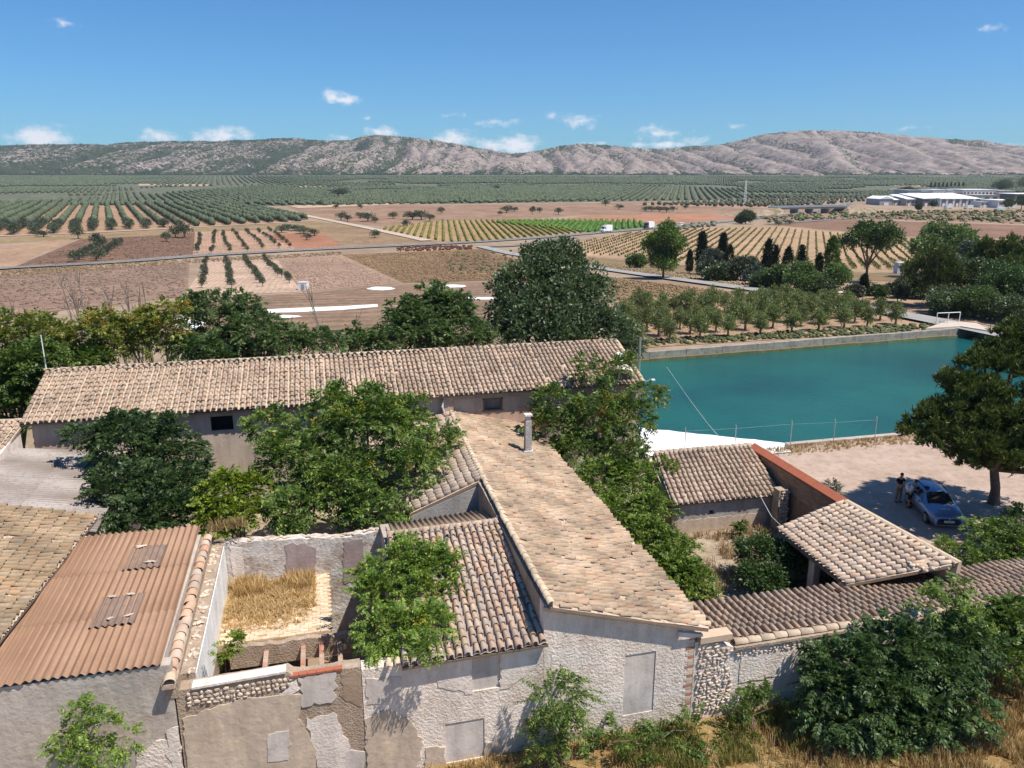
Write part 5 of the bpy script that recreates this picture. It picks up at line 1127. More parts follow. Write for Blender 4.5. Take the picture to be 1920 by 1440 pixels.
def under(lobes, z=0.0, du=0, dv=0):
    c = sum((Vector(l[0]) for l in lobes), Vector())/len(lobes); return Vector((c.x+du, c.y+dv, z))

# court
lb = [LV(570, 855, 14, 1.9), LV(690, 800, 15, 2.1), LV(640, 905, 12.5, 2.0), LV(770, 885, 13, 1.5), LV(750, 790, 16, 1.6), LV(560, 960, 10.8, 1.25), LV(700, 960, 10.6, 1.25), LV(815, 830, 15, .95), LV(640, 770, 16.5, 1.3), LV(505, 800, 16, .9)]
ailanthus('big courtyard tree of heaven with yellow seed bunches against the long roof', under(lb), lb, 101, L_ail, per=5.8, seeds=95, r0=.2)
lb = [LV(225, 835, 17.5, 1.6), LV(325, 835, 17, 1.5), LV(215, 925, 14.5, 1.25), LV(300, 925, 14, 1.8), LV(355, 900, 15, 1.1), LV(240, 800, 18.5, .9), LV(270, 975, 12, 1.2), LV(340, 965, 12.5, 1.1), LV(160, 820, 18, .7)]
ailanthus('dark green courtyard tree leaning over the grey corrugated roof', under(lb), lb, 102, L_ail_dark, per=7.2, r0=.18, fl=.5, leaf=.20, width=.10)
lb = [LV(420, 925, 12, .85), LV(455, 965, 11.2, .8), LV(405, 970, 11.4, .75), LV(470, 920, 12.5, .7)]
ailanthus('small yellow-green sapling between the two courtyard trees', under(lb), lb, 103, L_yellow, per=10, r0=.07, fl=.5)
# beside the wing
lb = [LV(1040, 760, 19.5, 1.1), LV(1110, 780, 19, 1.5), LV(1180, 780, 19, 1.35), LV(1110, 700, 21, .9), LV(1165, 690, 21.3, .75), LV(1075, 850, 17.8, 1.2), LV(1165, 850, 17.4, 1.3), LV(1210, 740, 20, .9), LV(1020, 800, 18.8, .8)]
ailanthus('tree of heaven with orange seed bunches at the corner of the long building', under(lb), lb, 104, L_ail, per=5.5, seeds=32, seed_m=seed_o, r0=.17)
lb = [LV(1120, 905, 16, 1.15), LV(1185, 905, 15.5, 1.25), LV(1165, 960, 13.8, 1.15), LV(1225, 960, 13.4, 1.2), LV(1240, 885, 15.8, .8), LV(1130, 940, 14.6, 1.0), LV(1200, 1000, 12, 1.0), LV(1165, 880, 16.4, 1.0)]
ailanthus('bright green tree cascading beside the sunlit roof, behind the byre', under(lb), lb, 105, L_ail_light, per=8, fl=.42, leaf=.17, width=.08, pairs=6, clump_r=.36, r0=.13)
lb = [LV(1225, 1010, 11.5, 1.0), LV(1265, 1030, 10, .95), LV(1275, 1080, 8.2, .9), LV(1310, 1085, 7.6, .8), LV(1245, 1060, 9.4, .9), LV(1225, 1035, 10.6, .9), LV(1265, 1065, 9, .9), LV(1290, 1105, 7.2, .7)]
ailanthus('lower bright green shrub between the sunlit roof edge and the weedy court', under(lb), lb, 106, L_ail_light, per=10, fl=.40, leaf=.17, width=.08, pairs=6, clump_r=.33, r0=.09, name='ailanthus_shrub', cat='shrub')
# in the ruin
lb = [LV(765, 1045, 4.6, .72), LV(820, 1065, 4.2, .68), LV(785, 1120, 3.0, .78), LV(705, 1110, 3.4, .62), LV(840, 1120, 3.0, .5), LV(755, 1180, 1.2, .62), LV(715, 1185, 1.2, .5), LV(800, 1175, 1.0, .5), LV(695, 1080, 4.2, .4), LV(790, 1225, -.35, .28)]
ailanthus('leafy tree of heaven with pale yellow flowers growing out of the ruin', W(-3.9, 2.4, 1.1), lb, 107, L_ail_light, per=18, fl=.55, pairs=11, leaf=.16, width=.06, clump_r=.30, n_in=9, seeds=26, r0=.10)
lb = [LV(420, 1222, 1.3, .20), LV(445, 1205, 1.4, .2)]
ailanthus('little sapling rooted on the front wall of the ruin', W(-9.1, 1.0, 1.15), lb, 108, L_yellow, per=60, fl=.32, pairs=7, leaf=.12, width=.04, clump_r=.12, n_in=7, r0=.02, name='ailanthus_sapling', cat='sapling', twigs=8)
# front row along the wall
def bushlet(label, pts, v, seed, m=L_ail, r=.5, **k):
    lb = [LV(x, y, v, rr) for x, y, rr in pts]
    kw = dict(per=8, fl=.80, pairs=13, leaf=.19, width=.055, clump_r=.24, n_in=7, r0=.035, name='ailanthus_shrub', cat='shrub', twigs=14, fork=.2); kw.update(k)
    return ailanthus(label, under(lb), lb, seed, m, **kw)
bushlet('feathery shrub against the roughcast wall, left of the blocked doorway', [(1045, 1310, .42), (1075, 1300, .36), (1050, 1370, .52), (1020, 1400, .4), (1085, 1380, .4)], -1.0, 111)
bushlet('low feathery shrub below the blocked doorway', [(1190, 1400, .42), (1150, 1390, .36), (1245, 1390, .42), (1290, 1370, .36), (1230, 1425, .36)], -1.1, 112)
bushlet('feathery shrub in front of the rubble corner', [(1400, 1340, .4), (1440, 1330, .4), (1380, 1385, .42), (1430, 1385, .45), (1355, 1420, .35)], -1.0, 113)
bushlet('low tuft of feathery leaves between two front shrubs', [(1310, 1415, .34), (1340, 1430, .3), (1110, 1425, .3)][:2], -1.5, 114)
lb = [LV(1590, 1250, -1.4, 1.0), LV(1680, 1215, -1.3, 1.0), LV(1660, 1290, -2.0, 1.05), LV(1760, 1260, -1.8, 1.1), LV(1580, 1330, -2.2, .95), LV(1720, 1345, -2.6, .95), LV(1810, 1210, -1.4, .9), LV(1800, 1320, -2.6, .85), LV(1640, 1370, -2.6, .6), LV(1545, 1280, -1.6, .55)]
ailanthus('big dark feathery bush leaning on the garden wall', under(lb), lb, 115, L_ail_dark, per=13, fl=.60, pairs=11, leaf=.18, width=.075, clump_r=.30, n_in=9, r0=.08, name='ailanthus_bush', cat='bush', fork=.25)
lb = [LV(1785, 1105, -.6, .36), LV(1800, 1140, -.7, .42), LV(1740, 1130, -.8, .35), LV(1830, 1175, -.9, .5)]
ailanthus('slender feathery shoot rising above the garden wall', under(lb), lb, 116, L_ail, per=16, fl=.6, pairs=11, leaf=.18, width=.065, clump_r=.24, n_in=7, r0=.03, name='ailanthus_shrub', cat='shrub', twigs=12)
lb = [LV(1890, 1170, -.8, .8), LV(1940, 1220, -1.2, .9), LV(1880, 1240, -1.6, .7), LV(1920, 1150, -.5, .6)]
ailanthus('feathery bush at the far end of the garden wall', under(lb), lb, 117, L_ail, per=13, fl=.6, pairs=11, leaf=.18, width=.065, clump_r=.28, n_in=9, r0=.05, name='ailanthus_bush', cat='bush')
lb = [LV(150, 1345, -.8, .38), LV(125, 1395, -.9, .36), LV(185, 1365, -.9, .32), LV(230, 1390, -.8, .28), LV(150, 1420, -1.0, .42), LV(190, 1420, -1.0, .3)]
ailanthus('sapling in front of the grey rendered wall of the red roofed hall', under(lb), lb, 118, L_ail_light, per=22, fl=.36, pairs=8, leaf=.12, width=.045, clump_r=.2, n_in=8, r0=.03, name='ailanthus_sapling', cat='sapling')
# small court and yard
lb = [LV(1420, 1035, 8.2, .85), LV(1480, 1050, 7.4, .85), LV(1440, 1090, 6.6, .8), LV(1500, 1020, 8, .6), LV(1410, 1080, 7.2, .55)]
broad('dark round walnut bush in the weedy courtyard', under(lb), lb, 121, L_walnut, per=30, size=.17, asp=.5, clump_r=.3, n_in=11, k=6, r0=.08, name='walnut_bush', cat='bush')
lb = [LV(1565, 905, 9.8, .32), LV(1560, 920, 9.8, .3), LV(1578, 920, 9.6, .25)]
ailanthus('single seedling beside the brick wall in the yard', under(lb), [(tuple(at_z(1563, 915, .9)), .4), (tuple(at_z(1568, 925, .6)), .35)], 122, L_grey, per=22, fl=.5, pairs=7, leaf=.14, width=.045, clump_r=.18, n_in=7, r0=.025, name='ailanthus_sapling', cat='sapling', twigs=8)
bushlet('tiny green weed at the foot of the byre', [(1387, 990, .2), (1392, 985, .18)], 12.4, 123, L_ail, fl=.25, leaf=.1, per=60, clump_r=.12)
lb = [(tuple(at_z(1855, 1005, 1.3)), 1.0), (tuple(at_z(1900, 1030, 1.2)), 1.1), (tuple(at_z(1860, 1060, 1.0)), .9), (tuple(at_z(1910, 985, 1.6)), 1.0), (tuple(at_z(1815, 1040, .9)), .65), (tuple(at_z(1940, 1060, 1.0)), 1.0)]
ailanthus('green bush beside the parked car', under(lb), lb, 124, L_ail, per=12, fl=.42, pairs=6, leaf=.17, width=.08, clump_r=.3, n_in=10, r0=.06, name='ailanthus_bush', cat='bush')
lb = [(tuple(at_z(1770, 1025, .6)), .35), (tuple(at_z(1790, 1035, .5)), .35)]
ailanthus('small fern-like shoot at the end of the pale roof', under(lb), lb, 125, L_ail_light, per=30, fl=.45, pairs=9, leaf=.13, width=.045, clump_r=.2, n_in=7, r0=.025, name='ailanthus_sapling', cat='sapling', twigs=8)

# behind the long building
lb = [LY(1040, 500, 60, 2.2), LY(985, 545, 58, 2.4), LY(1090, 545, 58, 2.4), LY(1040, 585, 56, 2.6), LY(960, 600, 56, 1.9), LY(1120, 610, 55, 1.9), LY(1060, 630, 54, 2.0), LY(985, 630, 54, 1.8), LY(1010, 480, 60.5, 1.2), LY(1160, 625, 55, 1.0)]
broad('tall dark tree behind the roof ridge', under(lb), lb, 131, L_dark, per=5.5, size=.27, asp=.6, clump_r=.55, n_in=14, k=6, r0=.32)
lb = [LY(815, 565, 56, 1.3), LY(770, 590, 55, 1.6), LY(850, 590, 55, 1.6), LY(740, 620, 54, 1.3), LY(880, 630, 53, 1.5), LY(810, 630, 53, 1.8), LY(730, 645, 52, 1.0)]
ailanthus('rounded green tree of heaven left of the tall dark tree', under(lb), lb, 132, L_mid, per=5.5, fl=.6, pairs=6, leaf=.27, width=.13, clump_r=.5, r0=.2)
lb = [LY(905, 650, 53, 1.0), LY(680, 648, 52.5, 1.0), LY(665, 630, 53, .7)]
ailanthus('low green shrub behind the middle of the long roof', under(lb[1:]), lb[1:], 133, L_mid, per=8, fl=.5, pairs=6, leaf=.25, width=.12, clump_r=.4, r0=.07, name='ailanthus_shrub', cat='shrub')
def umbel(label, pts, y, seed, m, seeds=0, seed_m=None, per=3.4, r0=.13, **k):
    lb = [(tuple(at_y(px, py, y)), r, .45) for px, py, r in pts]
    return ailanthus(label, under(lb), lb, seed, m, per=per, fl=.55, pairs=6, leaf=.25, width=.12, clump_r=.45, n_in=10, seeds=seeds, seed_m=seed_m, r0=r0, fork=.45, **k)
umbel('flat-topped feathery tree in front of the white spill', [(410, 570, 1.7), (455, 578, 1.2), (365, 580, 1.3), (440, 600, 1.2), (390, 605, 1.0)], 50, 134, L_mid)
umbel('dark feathery tree behind the middle of the long roof', [(480, 615, 1.9), (540, 635, 1.8), (600, 640, 1.5), (430, 645, 1.6), (500, 655, 1.6)], 49, 135, L_mid, per=4)
umbel('tree with rust orange seed bunches behind the long roof', [(270, 600, 1.3), (310, 615, 1.6), (230, 620, 1.3), (330, 585, 1.0), (270, 645, 1.5), (340, 650, 1.3)], 47, 136, L_orange, 120, seed_o)
umbel('feathery tree with scattered orange bunches right of the antenna mast', [(190, 605, 1.3), (160, 630, 1.0), (215, 645, 1.1)], 46, 137, L_orange, 40, seed_o)
umbel('broad yellow-green tree at the far left behind the long roof', [(40, 610, 1.6), (95, 625, 1.5), (10, 640, 1.6), (60, 660, 1.6), (120, 655, 1.2)], 46, 138, L_orange, 30, seed_y)
umbel('deep green tree left of the long building gable', [(25, 690, 1.6), (60, 670, 1.3), (10, 740, 1.7), (45, 730, 1.4), (-20, 700, 1.6), (30, 770, 1.2)], 42.5, 139, L_ail, per=8)
umbel('low dark shrub between orange tree and long roof', [(375, 655, 1.3), (410, 668, 1.0), (160, 680, .9)][:2], 47, 140, L_ail_dark, per=8, name='ailanthus_shrub', cat='shrub')
umbel('green shrub right behind the antenna mast', [(125, 672, 1.1), (170, 672, 1.0)], 45, 141, L_ail, per=8, name='ailanthus_shrub', cat='shrub')
umbel('bushy tree at the gable end by the reservoir', [(1165, 640, .9), (1185, 655, .7)], 53, 142, L_dark, per=9, name='ailanthus_shrub', cat='shrub')

# pine over the yard
def pine(label, base, lobes, seed, m, per=9, flat=.75, tuft=.2, k=18, r0=.3, clump_r=.36, n_in=9, name='pine_tree', lean=None, twigs=60, group=None, bark_m=None, fork=.5):
    rs = np.random.RandomState(seed); base = Vector(base); root = empty(name, base, label, 'tree', group)
    B, D, C = clump_points(lobes, rs, per*2.0, clump_r, (.45, 1.0), n_in, flat)
    D = unit(D*.6+np.array([0, 0, .9])); n = len(B)
    ax = unit(D[:, None]+rs.normal(0, .55, (n, k, 3))); bl = unit(np.cross(ax, rs.normal(0, 1, (n, k, 3)))); p = B[:, None]+D[:, None]*(rs.uniform(-.3, .8, (n, k, 1))*tuft); l = tuft*rs.uniform(.7, 1.2, (n, k, 1)); w = l*.11
    V = (np.stack([p-bl*w, p+bl*w, p+ax*l+bl*w*.3, p+ax*l-bl*w*.3], 2).reshape(-1, 3))-np.array(base)
    link('crown', np_mesh('crown', V, quads(V), m), root)
    limbs(root, base, lobes, C, r0, bark_m or bark_dark, rs, fork, twigs)
    return root
py = 41.0
lb = [LY(1900, 680, py, 2.2), LY(1835, 735, py-1, 1.9), LY(1900, 790, py-2.2, 2.3), LY(1800, 775, py-1.6, 1.7), LY(1745, 795, py-1.8, 1.25), LY(1830, 825, py-3.0, 1.6), LY(1960, 640, py+1, 2.1), LY(1990, 760, py-.5, 2.5), LY(1880, 850, py-3.6, 1.5), LY(1775, 830, py-2.8, 1.2), LY(1950, 860, py-4.0, 1.8), LY(1845, 685, py, 1.2), LY(1910, 625, py+1, 1.2), LY(1715, 812, py-2.0, .75), LY(1815, 862, py-3.4, .9), LY(1795, 715, py-.6, .85), LY(1990, 900, py-3.6, 1.5), LY(1880, 800, py+1.5, 1.8), LY(1850, 780, py+.8, 1.6), LY(1925, 880, py-1.0, 1.3)]
pine('big dark pine shading the parked car', Vector((27.9, 41.8, 0)), lb, 151, L_pine, per=9, tuft=.25, r0=.31, fork=.42, n_in=10, flat=.42)
ORD = ['first', 'second', 'third', 'fourth', 'fifth', 'sixth', 'seventh', 'eighth', 'ninth', 'tenth', 'eleventh', 'twelfth', 'thirteenth', 'fourteenth', 'fifteenth', 'sixteenth', 'seventeenth', 'eighteenth']
def nth(i): return ORD[i] if i < len(ORD) else (('%d' % (i+1))+('st' if (i+1) % 10 == 1 else 'nd' if (i+1) % 10 == 2 else 'rd' if (i+1) % 10 == 3 else 'th'))
# ------------------------------------------------------------------ crops, orchards, far trees
def tree_mesh(kind, seed):
    """crown and trunk meshes of a unit tree (1 m tall, standing at the origin) to be scaled"""
    rs = np.random.RandomState(seed)
    if kind == 'olive':
        lobes = [((rs.uniform(-.25, .25), rs.uniform(-.25, .25), .62), .36), ((.25, .05, .55), .28), ((-.22, .15, .58), .28), ((.0, -.25, .55), .28)]
        B, D, C = clump_points(lobes, rs, 130, .10, (.5, 1), 7); V = leaf_cards(B, D, .13, .6, rs, 2); m = L_olive; bk = bark_dark
    elif kind == 'almond':
        lobes = [((rs.uniform(-.06, .06), rs.uniform(-.06, .06), .74), .17, 1.4), ((.17, .03, .6), .17, 1.3), ((-.17, .08, .62), .17, 1.3), ((.02, -.18, .58), .17, 1.3), ((-.04, .16, .45), .2), ((.14, -.1, .36), .18), ((-.12, -.1, .34), .18), ((.0, .0, .26), .16)]
        B, D, C = clump_points(lobes, rs, 330, .09, (.4, 1), 8); D = unit(D+np.array([0, 0, .8])); V = leaf_cards(B, D, .085, .40, rs, 3, .5); m = L_almond; bk = bark
    elif kind == 'vine':
        lobes = [((0, 0, .6), .5, .8)]
        B, D, C = clump_points(lobes, rs, 40, .2, (.3, 1), 5); V = leaf_cards(B, D, .32, .8, rs, 2); m = VINE; bk = bark_dark
    crown = np_mesh('crown', V, quads(V), m)
    mb = MB(); mb.tube([(0, 0, -.03), (.01, 0, .2), (0, .01, .45)], [.06, .045, .03], 6)
    for l in lobes[:4]: mb.tube([(0, 0, .3), l[0]], [.035, .012], 5, False)
    me = bpy.data.meshes.new('trunk'); me.from_pydata([tuple(q) for q in mb.v], [], mb.f); me.materials.append(bk)
    return crown, me
VINE = leaf_mat('vine_leaf', (.115, .14, .028), (.085, .115, .026), (.17, .17, .04), trans=.15)
KIT = {}
def place(kind, p, h, label, cat, group, name, wide=1.0, nvar=4):
    if kind not in KIT: KIT[kind] = [tree_mesh(kind, 900+i) for i in range(nvar)]
    c, t = rnd.choice(KIT[kind]); r = empty(name, p, label, cat, group); r.rotation_euler.z = rnd.uniform(0, 6.28); s = h*rnd.uniform(.85, 1.15); r.scale = (s*wide, s*wide, s)
    link('crown', c, r); link('trunk', t, r); return r
def row_of(p0, p1, n, h, group, label, skip=.04):
    a, b = G(*p0), G(*p1)
    k_ = 0
    for i in range(n-1, -1, -1):
        if rnd.random() < skip: continue
        k_ += 1; p = a.lerp(b, (i+.5)/n); p.z = T(p.y)+.02; p.x += rnd.uniform(-.4, .4); p.y += rnd.uniform(-.4, .4)
        place('olive', p, h, label % nth(k_-1), 'olive tree', group, 'olive_tree', .68 if 'isolated' not in group else .95)
for i, (a, b, n) in enumerate([((403, 438), (398, 478), 9), ((418, 437), (431, 477), 9), ((438, 436), (465, 475), 9), ((460, 434), (497, 470), 9), ((482, 434), (527, 468), 8), ((503, 432), (549, 467), 8), ((378, 439), (368, 477), 9)]):
    row_of(a, b, n, 2.0, 'olive trees in the pinkish strips', 'olive tree on pinkish soil, %s from the road in the '+['second', 'third', 'fourth', 'fifth', 'sixth', 'rightmost', 'leftmost'][i]+' row')
for i, (a, b, n) in enumerate([((385, 488), (379, 546), 8), ((423, 487), (437, 546), 12), ((459, 486), (495, 541), 12), ((494, 484), (543, 534), 12)]):
    row_of(a, b, n, 1.8, 'olive trees on the sandy plot', 'olive tree on the white sandy plot, %s from the near end of the '+['leftmost', 'second', 'third', 'rightmost'][i]+' row')
for i, (a, b, n) in enumerate([((195, 461), (138, 493), 9), ((226, 458), (178, 491), 9)]):
    row_of(a, b, n, 2.8, 'olive trees in the two isolated rows', 'olive tree beside the brown field, %s from the road in the '+['left', 'right'][i]+' isolated row', 0)
# the big olive plot: the nearest trees singly, the rest as one mass
poly = [(p.x, p.y) for p in world_poly([(-150, 443), (-150, 386), (230, 383), (408, 381), (500, 394), (585, 415), (380, 424), (230, 431), (100, 439)])]
x, y = scatter_rows(poly, R(-27), 7.6, 4.2); o = np.argsort(y*1.0+np.abs(x+.5*y)*.12); x, y = x[o], y[o]
for i in range(min(len(x), 165)): place('olive', (x[i], y[i], T(y[i])+.03), 3.6, 'olive tree in the long rows of the large left plot', 'olive tree', 'olive trees of the large plot', 'olive_tree', .98)
P = np.stack([x[165:], y[165:], Tn(y[165:])+.35], -1); blobs('olive_rows', P, nrs.uniform(1.45, 2.05, len(P)), olive_far, 'rear rows of the large olive plot', 'olive grove', H=nrs.uniform(2.6, 3.6, len(P)))
# vineyards
poly = [(p.x, p.y) for p in world_poly([(1040, 462), (1190, 436), (1300, 430), (1450, 428), (1690, 449), (1990, 455), (1990, 496), (1690, 508), (1300, 494), (1100, 477)])]
x, y = scatter_rows(poly, R(20.5), 2.9, 3.4, .2); o = np.argsort(y+np.where((x/y > .80) | (x/y < .05), 300, 0)); x, y = x[o], y[o]
for i in range(min(len(x), 290)): place('vine', (x[i], y[i], T(y[i])+.03), .75, 'low vine in the front rows of the nearer vineyard', 'vine', 'vines of the nearer vineyard', 'grape_vine', 1.0)
vine_far = mat('vine_foliage_far', (.105, .105, .035), .9, island=.3)
P = np.stack([x[290:], y[290:], Tn(y[290:])+.1], -1); blobs('vine_rows', P, nrs.uniform(.30, .45, len(P)), vine_far, 'rear rows of the nearer vineyard', 'vineyard', H=nrs.uniform(.6, .9, len(P)))
poly = [(p.x, p.y) for p in world_poly([(710, 430), (830, 415), (1010, 414), (1095, 437), (880, 455), (832, 454)])]
x, y = scatter_rows(poly, R(-5), 3.0, 2.6, .2); P = np.stack([x, y, Tn(y)+.1], -1); blobs('vine_rows', P, nrs.uniform(.5, .75, len(P)), mat('vine_yellow_far', (.15, .15, .03), .9, island=.3), 'yellow-green vine rows of the far vineyard', 'vineyard', H=nrs.uniform(.9, 1.2, len(P)))
poly = [(p.x, p.y) for p in world_poly([(925, 417), (1020, 414), (1195, 414), (1215, 425), (1110, 436), (1030, 429)])]
x, y = scatter_rows(poly, R(8), 3.0, 2.0, .2); P = np.stack([x, y, Tn(y)+.05], -1); blobs('crop_rows', P, nrs.uniform(.7, 1.1, len(P)), mat('crop_green_far', (.075, .155, .022), .9, island=.3), 'bright green rows of the trellised vine crop', 'crop', H=nrs.uniform(1.0, 1.5, len(P)))
# young trees on the terraced strip
poly = [(p.x, p.y) for p in world_poly([(1190, 385), (1480, 373), (1635, 361), (1630, 378), (1470, 390)])]
x, y = scatter_rows(poly, R(60), 12, 8, .5); P = np.stack([x, y, Tn(y)+.2], -1); blobs('young_tree_rows', P, nrs.uniform(1.4, 2.2, len(P)), mat('young_tree_far', (.085, .092, .055), .9, island=.3), 'rows of young trees on the pale terraced strip', 'grove', H=nrs.uniform(2, 3.2, len(P)))
# almond orchard by the reservoir
alm = []
for j in range(7):
    k = 0
    for i in range(13):
        u, v = 25.5+i*4.0+rnd.uniform(-.35, .35), 58.5+j*3.1+i*.32+rnd.uniform(-.3, .3)
        p = W(u, v); q = px_of(Vector((p.x, p.y, 0)))
        if not (-20 < q[0]-1170 and q[1] > 562+max(0, q[0]-1480)*.20) or rnd.random() < .04: continue
        k += 1; p.z = T(p.y); place('almond', p, rnd.uniform(2.6, 3.3), 'almond tree, %s from the left in the %s row behind the reservoir' % (nth(k-1), 'front' if j == 0 else nth(j)), 'almond tree', 'almond trees of the orchard', 'almond_tree', .95)

# single trees and bushes of the middle distance, by foot, height and width in the picture
def stand(px, py, hp, wp, kind, label, seed, m=None, name=None, cat='tree', group=None, lobes=None):
    b = G(px, py); s = depth(b)/FPX; h = hp*s/.97; w = wp*s; rs = np.random.RandomState(seed)
    if kind == 'cypress':
        root = empty(name or 'cypress_tree', b, label, cat, group); n = int(260+h*40); t = rs.uniform(.04, 1, n); rad = w*.40*np.sin(np.pi*np.clip(t*.92+.1, 0, 1))**.7*(1-.25*t); a = rs.uniform(0, 6.28, n); rr = rad*rs.uniform(.5, 1, n)
        B = np.stack([rr*np.cos(a), rr*np.sin(a), t*h], -1); D = unit(np.stack([np.cos(a)*.4, np.sin(a)*.4, np.ones(n)], -1)); V = leaf_cards(B, D, max(.35, h*.06), .45, rs, 5, .35)
        link('crown', np_mesh('crown', V, quads(V), m or L_cyp), root); MB().tube([b-Vector((0, 0, .2)), b+Vector((0, 0, h*.5))], [.16, .06], 6).build('trunk', bark_dark, root); return root
    if lobes is None:
        lobes = [(0, .62, .34), (.30, .52, .24), (-.30, .52, .24), (.05, .38, .28), (-.12, .80, .18), (.18, .76, .18)]
    L = []
    for (x, z, r) in lobes: L.append((tuple(b+Vector((x*w, rs.uniform(-.25, .25)*w, z*h))), r*max(w, h*.8)*1.0))
    lf = max(.22, min(.5, s*FPX*.0028))
    if kind == 'pine': return pine(label, b, L, seed, m or L_pine, per=9/max(1, w*.25), tuft=.42, k=10, r0=.22, clump_r=max(.4, w*.09), n_in=8, group=group)
    return broad(label, b, L, seed, m or L_mid, per=26/max(1.2, w*.55), size=lf, asp=.65, clump_r=max(.3, w*.08), n_in=9, k=4, r0=max(.06, w*.03), name=name or 'broadleaf_tree', cat=cat, group=group, twigs=20)
stand(1243, 523, 102, 80, 'b', 'light green round-headed tree standing by the lane', 201, L_poplar, lobes=[(0, .74, .26), (.22, .6, .24), (-.22, .6, .24), (0, .42, .28), (.12, .24, .2), (-.14, .3, .2), (.0, .88, .14)])
cg = 'cypresses of the garden'
for i, (px, py, hp, wp, lab) in enumerate([(1292, 512, 38, 16, 'short cypress at the lane end of the garden row'), (1313, 514, 70, 20, 'tall cypress near the light green tree'), (1352, 514, 68, 18, 'tall slim cypress, second from the light green tree'), (1366, 516, 50, 20, 'cypress leaning on the tall slim one'), (1436, 526, 68, 22, 'tall paired cypress in the middle of the garden'), (1450, 526, 58, 16, 'shorter partner of the paired cypress'), (1474, 528, 58, 30, 'broad dark cypress beside the paired ones'), (1498, 530, 62, 15, 'slim cypress right of the broad dark one'), (1531, 541, 58, 20, 'cypress in front of the pointed conifer'), (1617, 556, 34, 22, 'clipped short cypress below the umbrella tree')]):
    stand(px, py, hp, wp, 'cypress', lab, 210+i, group=cg)
stand(1554, 536, 82, 34, 'cypress', 'pointed yellowish conifer in the garden row', 221, L_poplar, name='conifer_tree')
for i, (px, py, hp, wp, m, lab) in enumerate([(1335, 516, 46, 46, L_grey, 'grey-green bush between the first cypresses'), (1330, 524, 32, 40, L_olive, 'low olive bush at the foot of the tall cypress'), (1392, 526, 38, 60, L_olive, 'wide silvery bush left of the paired cypress'), (1415, 534, 30, 40, L_grey, 'small grey bush in front of the paired cypress'), (1462, 543, 40, 56, L_mid, 'round green bush below the broad dark cypress'), (1500, 548, 52, 60, L_mid, 'large green bush in front of the slim cypress'), (1565, 546, 48, 54, L_mid, 'leafy bush right of the pointed conifer'), (1540, 552, 24, 44, L_dark, 'low dark bush at the foot of the conifer'), (1600, 557, 18, 26, L_olive, 'small round shrub on the pale garden ground'), (1640, 555, 14, 24, L_dark, 'clipped dark shrub near the short cypress'), (1665, 552, 13, 18, L_dark, 'second clipped shrub nearer the pale shed'), (1682, 568, 40, 34, L_olive, 'olive tree standing on the pale path'), (1650, 562, 20, 12, L_mid, 'thin young tree on the pale path'), (1193, 502, 20, 30, L_mid, 'round bush beside the lane left of the light green tree'), (1398, 420, 24, 30, L_dark, 'dark bush by the highway guard rail'), (1386, 420, 14, 16, L_olive, 'small grey bush beside the dark highway bush')]):
    stand(px, py, hp, wp, 'b', lab, 230+i, m, name='garden_shrub' if i < 13 else 'roadside_bush', cat='bush')
for i, (px, py, hp, wp, m, lab) in enumerate([(1350, 526, 30, 50, L_dark, 'dark low bush under the tall slim cypress'), (1440, 540, 34, 60, L_dark, 'dark low bush under the paired cypress'), (1520, 550, 40, 50, L_mid, 'green bush left of the pointed conifer'), (1715, 560, 60, 60, L_dark, 'dark bush left of the garden pine'), (1770, 590, 60, 70, L_dark, 'dark bush right below the garden pine'), (1825, 596, 70, 80, L_mid, 'wide green bush below the silvery tree'), (1900, 605, 60, 80, L_dark, 'dark bush below the tall right pine')]):
    stand(px, py, hp, wp, 'b', lab, 280+i, m, name='garden_shrub', cat='bush', lobes=[(0, .5, .36), (.3, .42, .28), (-.3, .42, .28), (.1, .22, .3), (-.2, .2, .28)])
stand(1622, 530, 108, 96, 'b', 'umbrella-shaped dark tree with bare trunk in the garden', 251, L_walnut, lobes=[(0, .80, .22), (.30, .74, .2), (-.30, .74, .2), (.15, .88, .16), (-.15, .88, .16), (.4, .62, .13), (-.42, .62, .13), (.1, .66, .18)])
for i, (px, py, hp, wp, k_, m, lab) in enumerate([(1760, 520, 96, 118, 'b', L_mid, 'wide round tree behind the garden pines'), (1745, 578, 122, 104, 'p', L_pine, 'dark pine with visible trunk in the garden'), (1800, 575, 96, 84, 'b', L_dark, 'dark green tree right of the garden pine'), (1820, 530, 76, 70, 'b', L_grey, 'grey-leaved tree at the back of the garden'), (1845, 560, 118, 76, 'p', L_pine, 'yellow-green pine at the right of the garden'), (1900, 565, 128, 90, 'p', L_pine, 'tall pine at the right edge of the garden'), (1870, 588, 96, 110, 'b', L_walnut, 'dark spreading tree in front of the right pines'), (1850, 545, 66, 60, 'b', L_grey, 'silvery tree between the right pines'), (1935, 600, 90, 90, 'b', L_mid, 'green tree cut by the right edge of view'), (1780, 590, 26, 40, 'b', L_olive, 'low bush in the shade of the garden trees')]):
    stand(px, py, hp, wp, 'pine' if k_ == 'p' else 'b', lab, 260+i, m)
